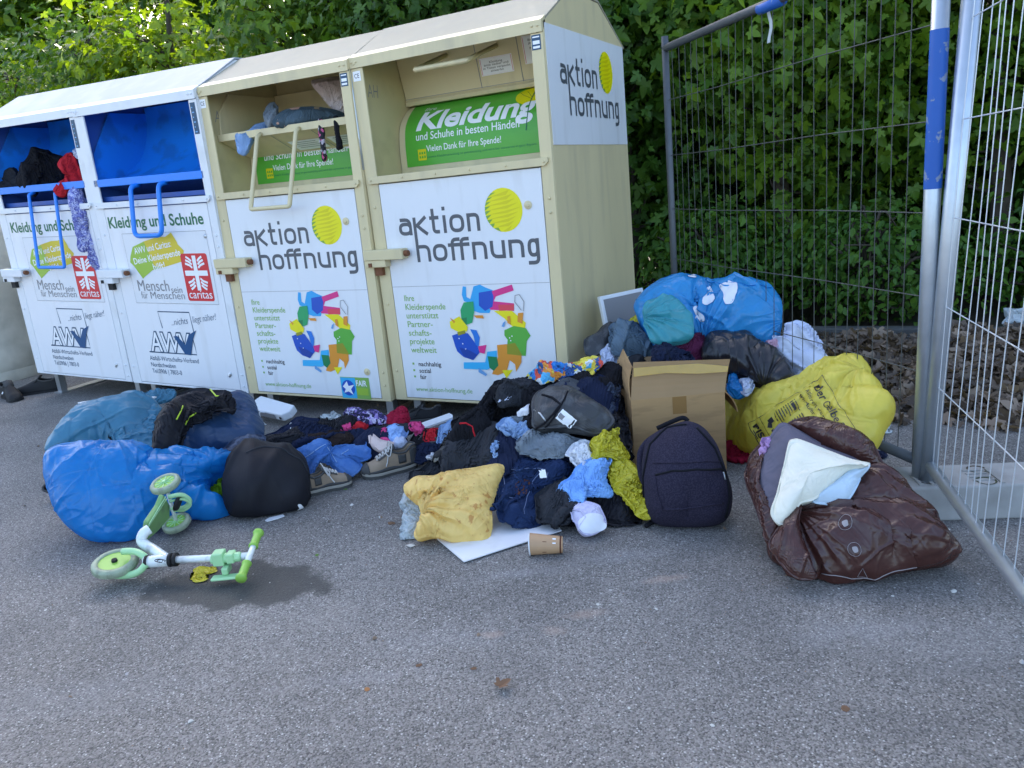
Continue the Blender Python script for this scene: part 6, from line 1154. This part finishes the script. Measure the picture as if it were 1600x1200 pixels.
for px, py, qx, qy, zz_, up_, ov, so_, rl, lab in ((603, 676, 566, 664, .06, 'shoe_black', 'shoe_dark', 'sole_light', .9, 'black running shoe with orange stripes, tipped on its side'), (690, 704, 632, 688, .05, 'shoe_dark', 'shoe_black', 'sole_rubber', -.3, 'dark grey trainer below the light blue top'), (690, 650, 634, 655, .03, 'shoe_black', 'shoe_black', 'sole_rubber', .2, 'black shoe just under the edge of the cream bank'), (735, 690, 690, 712, .08, 'shoe_dark', 'shoe_black', 'sole_light', .5, 'grey trainer beneath the big black jacket')):
    p, q = atz(px, py, zz_), atz(qx, qy, zz_); sh = shoe('trainer', lab, p, heading(p, q), .25, up_, ov, so_, laces='shoe_black', roll=rl, z=zz_-.02, low=.9)
    if 'orange' in lab:
        for i in range(3):
            mb = MB(); mb.box((.10+i*.018, -.052, .03), (.112+i*.018, -.046, .075)); mb.build('stripe', M['orange_glow'], sh)
p = atz(76, 782); sh = shoe('sandal', 'sandal sole with an orange tread poking from under the blue sack', p, .9, .24, 'gum', 'shoe_dark', 'gum', laces=None, roll=1.2, low=.7, z=.06)

# ------------------------------------------------------------------ child's scooter lying on its side
mm('scooter_white', (.74, .78, .76), .3, coat=.3, col2=(.30, .29, .26), c2amt=.6, c2scale=25, c2lo=.55, c2hi=.75); mm('scooter_green', (.26, .50, .07), .4, var=.08); mm('scooter_pale', (.38, .66, .34), .35, var=.06); mm('wheel_clear', (.46, .54, .38), .4, trans=.3, col2=(.22, .22, .18), c2amt=.7, c2scale=30, c2lo=.5, c2hi=.7); mm('deck_green', (.20, .38, .13), .45, var=.1, col2=(.12, .16, .09), c2amt=.7, c2scale=18, c2lo=.5, c2hi=.75)
base = atz(240, 870); scn = empty('kick_scooter', (base[0], base[1], 0), label="child's white and green three-wheeled scooter lying on its side", cat='scooter')
def zp(x, y, z): return atz(x/3, 560+y/3, z)-np.array([base[0], base[1], 0])
def wheel(c, axv, r, wd, spokes=True):
    axv = np.asarray(axv, float)/np.linalg.norm(axv); mb = MB(); mb.lathe([(r*.72, -wd*.46), (r*.9, -wd*.5), (r, -wd*.3), (r*1.01, 0), (r, wd*.3), (r*.9, wd*.5), (r*.72, wd*.46), (r*.70, 0), (r*.72, -wd*.46)], c, axv, 32); w_ = mb.build('wheel', M['wheel_clear'], scn, smooth=True)
    mb = MB(); mb.lathe([(.0, wd*.30), (r*.70, wd*.34), (r*.70, -wd*.34), (0, -wd*.30)], c, axv, 28)
    u = np.cross(axv, [1, 0, 0]); u /= np.linalg.norm(u); v = np.cross(axv, u)
    mb.build('rim', M['scooter_green'], w_); mb = MB()
    for i in range(36):
        a = i*2*math.pi/36; d = u*math.cos(a)+v*math.sin(a); mb.tube([c+d*r*1.004-axv*wd*.30, c+d*r*1.012, c+d*r*1.004+axv*wd*.30], .0016, 4)
    mb.build('tread', M['wheel_clear'], w_); mb = MB()
    for i in range(10 if spokes else 0):
        a = i*2*math.pi/10; d = u*math.cos(a)+v*math.sin(a); mb.tube([c+axv*wd*.36+d*r*.15, c+axv*wd*.36+d*r*.66], r*.035, 5)
    mb.lathe([(0, wd*.6), (r*.12, wd*.6), (r*.14, wd*.33)], c, axv, 12); mb.build('hub', M['scooter_pale' if spokes else 'shoe_black'], w_)
wheel(zp(540, 962, .075), (.16, -.10, 1), .080, .034, False)
u1, u2 = zp(775, 588, .235), zp(828, 772, .045); wheel(u1, (.05, -.30, 1), .060, .030); wheel(u2, (.05, -.30, 1), .058, .030)
mb = MB(); mb.tube([u2, u1], .008, 8); mb.build('rear_axle', M['scooter_white'], scn, smooth=True)
# fork arms around the front wheel
mb = MB()
for z, pts in ((.115, [(575, 905), (630, 905), (672, 925), (686, 950)]), (.040, [(505, 1015), (590, 1018), (650, 1000), (684, 965)])):
    Q = catmull([zp(x, y, z if i < 2 else (.08+(z-.08)*.6 if i == 2 else .08)) for i, (x, y) in enumerate(pts)], 5, False); mb.tube(Q, .013, 10)
mb.build('fork', M['scooter_pale'], scn, smooth=True)
mb = MB(); mb.tube([zp(680, 955, .08), zp(735, 950, .08), zp(800, 945, .08)], .023, 14); mb.build('head_tube', M['scooter_white'], scn, smooth=True)
mb = MB()
for x in (686, 795, 818): mb.tube([zp(x, 955-(x-686)*.09, .08), zp(x+12, 954-(x-686)*.09, .08)], .026, 14)
mb.build('clamp', M['shoe_black'], scn, smooth=True)
Dk = MB(); mb = MB(); c = zp(745, 948, .105)
for i in range(2): mb.tube([c+np.array([.012*math.cos(t)*1.6+.012*i, .010*math.sin(t), .0005]) for t in np.linspace(0, 5.5, 10)], .0018, 4)
mb.build('marking', M['ink_black'], scn)
mb = MB(); mb.tube([zp(815, 944, .08), zp(1000, 936, .08), zp(1180, 925, .08)], .0135, 12); mb.build('stem', M['scooter_white'], scn, smooth=True)
ha, hb_ = zp(1130, 1030, .05), zp(1212, 818, .12)
mb = MB(); mb.tube([ha, (ha+hb_)/2, hb_], .0115, 12); mb.build('handlebar', M['scooter_white'], scn, smooth=True)
for A_, B_ in ((ha, hb_), (hb_, ha)):
    d = (B_-A_)/np.linalg.norm(B_-A_); mb = MB(); mb.lathe([(0, -.006), (.019, -.006), (.021, .003), (.017, .008), (.0145, .02), (.0155, .026), (.0145, .032), (.0155, .038), (.0145, .044), (.0155, .050), (.0145, .056), (.0155, .062), (.018, .068), (.018, .073), (.0118, .075)], A_, d, 16); mb.build('grip', M['scooter_green'], scn, smooth=True)
br0 = zp(1060, 935, .085); d1 = zp(1100, 931, .085)-br0; d1 /= np.linalg.norm(d1); d2 = np.array([d1[1], -d1[0], 0]); d3 = np.array([0, 0, 1.])
mb = MB(); bx = lambda a, b: mb.prism([br0+d1*a[0]+d2*a[1]+d3*a[2], br0+d1*b[0]+d2*a[1]+d3*a[2], br0+d1*b[0]+d2*b[1]+d3*a[2], br0+d1*a[0]+d2*b[1]+d3*a[2]], d3*(b[2]-a[2]))
bx((-.045, -.026, -.022), (-.004, .022, .028)); bx((.006, -.020, -.016), (.034, .022, .022)); bx((-.05, .022, -.062), (.05, .058, -.052)); bx((-.012, -.01, -.05), (.012, .04, -.023)); mb.tube([br0-d1*.055, br0+d1*.055], .018, 12); mb.build('bracket', M['scooter_pale'], scn, bevel=.006)
# neck and deck
nk = [zp(785, 945, .08), zp(730, 905, .095), zp(668, 862, .12), zp(672, 822, .15), zp(700, 800, .16)]; mb = MB(); mb.tube(catmull(nk, 5, False), .020, 12); mb.build('neck', M['scooter_white'], scn, smooth=True)
dk = [zp(680, 765, .17), zp(735, 690, .20), zp(790, 645, .225), zp(800, 690, .15), (zp(790, 745, .09)), zp(745, 810, .075), zp(705, 865, .075), zp(682, 820, .12)]
dk = np.array(dk); cen = dk.mean(0); uu, _, vv = np.linalg.svd(dk-cen); nr = vv[2]*np.sign(np.dot(vv[2], CPOS-np.array([base[0], base[1], 0])-cen)); dkf = dk-np.outer((dk-cen)@nr, nr)
mb = MB(); mb.prism(dkf, -nr*.022); dko = mb.build('deck', M['deck_green'], scn, bevel=.006)
for a, b in ((.12, .2), (.30, .36)):
    mb = MB(); e1 = dkf[0]+(dkf[7]-dkf[0])*a; e2 = dkf[2]+(dkf[3]-dkf[2])*a; w2 = (dkf[7]-dkf[0])*.10; mb.prism([e1+nr*.001, e2+nr*.001, e2+w2+nr*.001, e1+w2+nr*.001], nr*.003); mb.build('grip_strip', M['scooter_pale'], dko)
mb = MB(); Q = catmull([zp(790, 650, .20), zp(850, 640, .19), zp(890, 668, .15), zp(860, 700, .12), zp(800, 700, .12)], 5, False); mb.tube(Q, .010, 8); mb.tube(Q*[1, 1, .9], .006, 6); mb.build('rear_fender', M['scooter_pale'], scn, smooth=True)
mb = MB(); mb.lathe([(0, .012), (.030, .010), (.034, 0), (0, -.01)], zp(828, 678, .16), nr, 18); mb.build('brake_pad', M['shoe_black'], scn, smooth=True)
mb = MB(); mb.tube(catmull([zp(445, 1025, .01), zp(490, 990, .07), (zp(545, 995, .05)), zp(600, 1030, .012), zp(640, 1028, .006), zp(615, 1018, .004)], 5, False), .002, 5); mb.build('string', M['lace'], scn)
G('net_scrap', 'a', [(890, 1010), (915, 960), (950, 952), (1005, 965), (1000, 990), (960, 1005), (965, 1040), (900, 1045)], 'scrap of yellow net under the scooter stem', 'net', 'thin_yellow', base=(315, 908), lean=72, T=.03, n=28, k=(1.3, 1.3), grp=None)
# ------------------------------------------------------------------ things in and on the container hatches
def at_y(k, P, Y): return [aty(*q, Y) for q in Z(k, P)]
def V_(name, zt_, P, label, cat, m, pt, y, elev=18, **kw):        # soft thing on a plane through the point seen at pixel pt at depth y
    Pp = aty(*Z(zt_, [pt])[0], y); h = CPOS-Pp; h[2] = 0; h /= np.linalg.norm(h); N = h*math.cos(D2R(elev))+np.array([0, 0, math.sin(D2R(elev))]); return G(name, zt_, P, label, cat, m, plane=(Pp, N), floor=False, **kw)
HG = 'clothes stuffed in the open hatches'
V_('dark_sweater', 'g', [(0, 720), (40, 700), (90, 705), (120, 770), (140, 850), (60, 872), (0, 870)], 'grey sweater at the left in the first blue hatch', 'sweater', 'charcoal_cloth', (60, 850), .03, grp=HG, T=.12, n=40)
V_('dark_jacket', 'g', [(90, 780), (150, 680), (190, 590), (260, 590), (330, 620), (400, 650), (420, 740), (400, 800), (340, 860), (250, 850), (215, 900), (170, 860), (130, 840)], 'black jacket bulging out of the first blue hatch', 'jacket', 'black_cloth', (250, 850), .04, grp=HG, T=.14, n=52)
V_('red_jacket', 'g', [(355, 695), (390, 640), (440, 622), (480, 640), (500, 690), (525, 740), (530, 820), (490, 840), (430, 865), (410, 895), (350, 890), (332, 850), (370, 800), (420, 770), (390, 730)], 'red quilted jacket hanging over the first blue hatch', 'jacket', 'red_cloth', (430, 860), -.03, grp=HG, T=.10, n=48)
V_('white_collar', 'g', [(450, 610), (490, 590), (500, 620), (480, 650)], 'white garment corner behind the red jacket', 'garment', 'sheet_cloth', (480, 640), .05, grp=HG, T=.04, n=20)
V_('blue_scarf', 'g', [(425, 870), (510, 840), (525, 930), (560, 1040), (590, 1140), (610, 1240), (635, 1330), (640, 1380), (590, 1360), (550, 1290), (545, 1240), (490, 1230), (465, 1130), (440, 1000)], 'blue floral scarf hanging down the first white door', 'scarf', 'floral_print', (510, 1000), -.07, elev=4, grp=HG, T=.035, Tb=.015, n=60, rot=.3)
V_('light_jeans', 'h', [(262, 670), (310, 640), (400, 600), (470, 585), (495, 610), (430, 640), (385, 690), (340, 770), (300, 775), (280, 730)], 'pale denim leg hanging over the open cream hatch', 'jeans', 'light_denim', (300, 700), .0, grp=HG, T=.05, n=40)
V_('light_jeans', 'h', [(450, 570), (455, 510), (470, 465), (510, 460), (545, 490), (540, 560), (500, 620), (465, 610)], 'rolled grey blue jeans standing beside the printed cushion', 'jeans', 'grey_denim', (500, 600), .06, grp=HG, T=.06, n=32)
V_('printed_cushion', 'h', [(498, 590), (540, 530), (600, 500), (700, 488), (800, 490), (900, 510), (955, 535), (955, 552), (860, 570), (760, 590), (640, 612), (540, 615)], 'dark printed cushion lying on the open cream hatch', 'cushion', 'cushion_print', (700, 600), .10, grp=HG, T=.09, Tb=.05, n=48, fold=(5, 2.5, .006, 2, 1.3), power=.5, edge_n=.0)
V_('flowered_strap', 'h', [(785, 580), (815, 575), (825, 650), (835, 760), (840, 820), (825, 838), (808, 800), (800, 720), (788, 660)], 'black flowered strap hanging below the printed cushion, left one', 'strap', 'flower_strap', (810, 700), .02, elev=2, grp=HG, T=.014, Tb=.006, n=28, edge_n=.002, fold=(20, 2, .003, 2, 1.4))
V_('dotted_strap', 'h', [(880, 565), (915, 560), (920, 640), (942, 745), (930, 755), (905, 760), (895, 680)], 'dark dotted strap hanging at the right of the cushion', 'strap', 'black_cloth', (900, 650), .02, elev=2, grp=HG, T=.014, Tb=.006, n=28, edge_n=.002, fold=(20, 2, .003, 2, 1.4))
V_('pale_pillow', 'h', [(740, 335), (800, 310), (930, 296), (975, 300), (975, 520), (920, 515), (860, 480), (800, 410)], 'pale pink quilted pillow squeezed into the top of the cream hatch', 'pillow', 'pale_pillow', (880, 450), .30, grp=HG, T=.08, Tb=.05, n=44, power=.5, edge_n=.0)
# ------------------------------------------------------------------ bottle bank at the far left edge
mm('bank_beige', (.50, .49, .42), .6, var=.1, vscale=4, col2=(.22, .21, .17), c2amt=.6, c2scale=5, c2lo=.45, c2hi=.8)
pc = atz(-70, 600); bkn = empty('bottle_bank', (pc[0]-.05, pc[1]+.25, 0), label='rounded beige recycling bin cut off by the left edge of the picture', cat='recycling bin')
mb = MB(); mb.lathe([(.66, .02), (.68, .06), (.68, .30), (.665, .32), (.72, .70), (.74, .86), (.755, .90), (.74, .94), (.72, 1.1), (.60, 1.38), (.40, 1.52), (0, 1.58)], (0, 0, 0), (0, 0, 1), 48); mb.build('shell', M['bank_beige'], bkn, smooth=True)
mb = MB(); mb.lathe([(.69, .0), (.70, .05), (.69, .10)], (0, 0, 0), (0, 0, 1), 48); mb.build('foot_ring', M['bank_beige'], bkn, smooth=True)
mb = MB(); mb.tube([(.16*math.cos(a)+.55, -.30+.16*math.sin(a)*.2, 1.15+.12*math.sin(a)) for a in np.arange(20)*2*math.pi/20], .02, 8, closed=True); mb.build('slot_ring', M['rubber'], bkn)
# ------------------------------------------------------------------ small litter
def crumb(name, px, py, r, m, label, cat, group=None, flatn=.5, z=0.0):
    c = atz(px, py); mb = MB(); k = 8; a = np.arange(k)*2*math.pi/k; V = []
    for h, rr_ in ((0, .8), (.3, 1.0), (.75, .8), (1.0, .35)):
        V += [(r*rr_*math.cos(t)*(1+.35*rnd.uniform(-1, 1)), r*rr_*math.sin(t)*.8*(1+.35*rnd.uniform(-1, 1)), .001+h*r*flatn*(1+.3*rnd.uniform(-1, 1))) for t in a]
    F = [(i*k+j, i*k+(j+1) % k, (i+1)*k+(j+1) % k, (i+1)*k+j) for i in range(3) for j in range(k)]+[list(range(3*k, 4*k))]; mb.add(V, F); o = mb.build(name, m, None, loc=(c[0], c[1], 0)); o.rotation_euler = (0, 0, rnd.uniform(0, 6)); return tag(o, label, cat, group)
mm('pebble', (.55, .54, .50), .8, var=.15, vscale=40); mm('bark_chip', (.16, .09, .05), .9, var=.3, vscale=50); mm('green_bit', (.10, .20, .03), .8)
PGp = 'pale pebbles lying on the asphalt'
for px, py, r, lab in ((1480, 828, .008, 'pale pebble between the brown sack and the fence rail'), (1490, 925, .010, 'pale pebble nearest the lower right fence rail'), (1395, 932, .006, 'small pale pebble below the brown sack'), (934, 945, .007, 'pale pebble below the paper cup'), (1025, 952, .006, 'pale pebble halfway to the brown sack'), (983, 1107, .005, 'tiny pale pebble in the lower middle'), (298, 1128, .008, 'pale pebble low at the left'), (1113, 1134, .006, 'pale pebble low at the right of the brown leaf')): crumb('pebble', px, py, r, M['pebble'], lab, 'pebble', PGp)
for px, py, r, mk, lab in ((612, 818, .018, 'bark_chip', 'brown bark flake left of the amber pillow'), (655, 1040, .010, 'bark_chip', 'bark flake above the lone brown leaf'), (1320, 1108, .012, 'bark_chip', 'bark flake at the lower right'), (574, 1078, .010, 'gum', 'orange brown scrap left of the brown leaf'), (540, 765, .009, 'green_bit', 'green leaf crumb between the hiking shoes'), (495, 868, .010, 'green_bit', 'green leaf crumb right of the scooter grip'), (740, 1045, .009, 'bark_chip', 'bark crumb just above the brown leaf')): crumb('leaf_scrap', px, py, r, M[mk], lab, 'scrap', 'crumbs on the asphalt', .25)
P = [atz(x, y, .004) for x, y in Z('b', [(136, 935), (165, 918), (250, 898), (258, 908), (215, 925), (150, 942)])]; mb = MB(); mb.prism(P, (0, 0, .003)); tag(mb.build('paper_scrap', M['white_panel']), 'torn white paper strip below the plump black bag', 'paper')
P = [atz(x, y, .004) for x, y in Z('b', [(1020, 1090), (1050, 1083), (1075, 1090), (1045, 1102)])]; mb = MB(); mb.prism(P, (0, 0, .003)); tag(mb.build('paper_scrap', M['pebble']), 'small buff paper scrap left of the white board', 'paper')
# grit: stones and crumbs loose on the tarmac
n_ = 2600; GX = rng.uniform(-2.2, 4.2, n_); GY = -3.0+2.9*rng.uniform(0, 1, n_)**.7; gr_ = rng.uniform(.0012, .0034, n_)*(1+2.0*(rng.uniform(0, 1, n_) > .97)); oc = np.array([(1, 0, 0), (0, 1, 0), (-1, 0, 0), (0, -1, 0), (0, 0, .8), (0, 0, -.3)], float)
V = np.stack([GX, GY, gr_*.35], -1)[:, None]+gr_[:, None, None]*(oc[None]+rng.normal(size=(n_, 6, 3))*.22); F0 = [(0, 1, 4), (1, 2, 4), (2, 3, 4), (3, 0, 4), (1, 0, 5), (2, 1, 5), (3, 2, 5), (0, 3, 5)]
M['grit'] = print_mat('grit', [(.45, .44, .42), (.30, .29, .28), (.60, .58, .54), (.16, .13, .11), (.38, .37, .36), (.22, .15, .10)], 30)
tag(mesh_obj('grit', V.reshape(-1, 3), [tuple(6*i+q for q in f) for i in range(n_) for f in F0], M['grit']), 'fine loose grit strewn over the asphalt', 'grit', None, 'stuff')
def dry_leaf(px, py, size, label, tilt=(0, 0, 1)):
    c = atz(px, py); t = LOBED*size; V = t.copy(); V[:, 2] = .012+.5*abs(t[:, 0])*.9+noise(np.stack([t[:, 0], t[:, 1], t[:, 1]*0], -1), 1.2/size, 3)*size*.15; o = mesh_obj('dead_leaf', V, LOBED_F, M['bark_chip'], None, loc=(c[0], c[1], .0)); o.rotation_euler = (0, 0, rnd.uniform(0, 6)); tag(o, label, 'leaf', 'loose dead leaves')
dry_leaf(783, 1078, .045, 'curled brown leaf alone on the asphalt in the lower middle')
# left: board on teal sack, cap, plug strip, white boards
P = [atz(x/3, 560+y/3, .30+.0*i) for i, (x, y) in enumerate([(365, 212), (440, 200), (600, 188), (735, 184), (700, 196), (560, 210), (400, 216)])]
cq = np.mean(P, 0); mb = MB(); mb.prism([p-cq for p in P], (0, 0, .008)); tag(mb.build('card_sheet', M['print_panel'], None, loc=cq), 'grey white card lying on top of the teal sack', 'card')
G('teal_sheet', 'a', [(440, 200), (540, 160), (680, 145), (800, 130), (820, 160), (740, 185), (600, 190)], 'teal plastic fold behind the grey white card', 'plastic sheet', 'teal_plastic', base=(190, 720), lean=68, T=.04, n=36, off=.0, k=(1.2, 1.2))
G('peaked_cap', 'a', [(740, 130), (790, 100), (850, 86), (930, 95), (985, 108), (990, 125), (900, 118), (820, 140)], 'dark peaked cap under the edge of the white bank', 'cap', 'charcoal_cloth', base=(300, 640), lean=66, T=.05, k=(1.03, 1.03), n=28, edge_n=.0, power=.5)
G('white_film', 'a', [(625, 155), (655, 140), (665, 112), (680, 118), (682, 140), (700, 150), (660, 162)], 'white plastic scrap behind the teal sack', 'plastic film', 'white_film', base=(220, 620), lean=60, T=.025, n=22, k=(1.3, 1.3))
pa, pb_ = atz(398, 628, .10), atz(452, 642, .10); dv = pb_-pa; Lp = float(np.linalg.norm(dv)); cc = (pa+pb_)/2
ps = empty('appliance', (cc[0], cc[1], .06), (.35, 0, math.atan2(dv[1], dv[0])), 'grey white electric appliance with a cord in front of the cream door', 'appliance')
mb = MB(); mb.prism([(-Lp/2, -.06, 0), (Lp/2, -.045, 0), (Lp/2+.03, .0, 0), (Lp/2, .06, 0), (-Lp/2, .07, 0)], (0, 0, .05)); mb.build('case', M['white_paint'], ps, bevel=.008)
mb = MB(); mb.prism([(-Lp/2, -.061, .008), (Lp/2-.08, -.051, .008), (Lp/2-.08, -.051, .042), (-Lp/2, -.061, .042)], (0, -.002, 0)); mb.build('side_panel', M['ink_mid'], ps)
mb = MB(); mb.disc((Lp/2-.02, -.05, .025), (.1, -1, 0), .01, 12); mb.build('socket', M['shoe_black'], ps)
mb = MB(); mb.tube(catmull([(Lp*.1, -.06, .05), (Lp*.05, -.08, .06), (Lp*.02, -.09, 0), (Lp*.06, -.08, -.05)], 5, False), .004, 6); mb.build('power_cord', M['white_paint'], ps, smooth=True)
P = [atz(x, y, .10) for x, y in Z('b', [(1110, 335), (1290, 272), (1310, 285), (1310, 300), (1130, 365)])]; cq = np.mean(P, 0); mb = MB(); mb.prism([p-cq for p in P], (0, 0, .01)); tag(mb.build('white_shelf', M['white_panel'], None, loc=cq), 'long white board under the light denim cloth', 'board')
P = [atz(x, y, .10) for x, y in Z('b', [(735, 325), (800, 300), (885, 300), (860, 315), (760, 345)])]; cq = np.mean(P, 0); mb = MB(); mb.prism([p-cq for p in P], (0, 0, .008)); tag(mb.build('white_shelf', M['sheet_cloth'], None, loc=cq), 'white card sheet behind the orange striped running shoe', 'card')
# behind the fence
G('paper_bag', 'p', [(1350, 560), (1355, 535), (1368, 527), (1395, 530), (1425, 533), (1424, 540), (1395, 545), (1375, 553), (1358, 562)], 'crumpled brown paper bag in front of the leaf heap', 'paper bag', 'kraft', base=(1385, 566), lean=45, T=.06, k=(1.1, 1.1), n=36, grp=None, edge_n=.004)
for px, py, mk, lab, r in ((1405, 585, 'white_film', 'white film scrap on the left of the leaf heap', .06), (1480, 605, 'white_film', 'white film scrap at the front of the leaf heap', .05), (1428, 612, 'red_cloth', 'red scrap at the front of the leaf heap', .03), (1535, 565, 'blue_plastic', 'blue scrap in the leaf heap', .025), (1590, 495, 'white_film', 'white rag on top of the leaf heap', .10), (1548, 638, 'white_film', 'white scrap on the asphalt before the heap', .03), (1585, 490, 'blue_plastic', 'blue bottle scrap on top of the leaf heap', .04)):
    s_ = r*1187/4.2; z_ = .25 if py < 500 else (.08 if py < 590 else .02)
    soft('litter_scrap', [(px+s_*math.cos(t)*rnd.uniform(.6, 1.1), py+s_*.45*math.sin(t)*rnd.uniform(.6, 1.2)) for t in np.arange(8)*math.pi/4], (px, py), 60, T=r*.5, k=(1.3, 1.3), m=M[mk], n=16, z=z_, label=lab, cat='litter', group='scraps on the leaf heap', seed=px % 50, fold=(25, 2, .008, 2, 1.5))
tp = aty(1195, 8, 0); _a = np.array([A0[0], A0[1], 0]); _P = atplane(1193, 12, _a, _fn)
mb = MB(); mb.tube([_P+np.array([0, 0, z]) for z in (.03, .0, -.03)]+[], .003, 5)
bt = empty('barrier_tape', _P, label='torn blue and white barrier tape knotted on the top fence rail', cat='tape')
mb = MB(); q = [_fd*.01*math.sin(i)+np.array([0, 0, .02-.02*i])+_fn*(-.03) for i in range(9)]; mb.add([p+_fd*s*.012 for p in q for s in (-1, 1)], [(2*i, 2*i+1, 2*i+3, 2*i+2) for i in range(8)], 0); mb.F and mb.build('tail', M['white_film'], bt)
mb = MB(); mb.tube([-_fd*.14-_fn*0+np.array([0, 0, .0]), np.zeros(3), _fd*.03], .0235, 10); mb.build('wrap', M['blue_band'], bt, smooth=True)
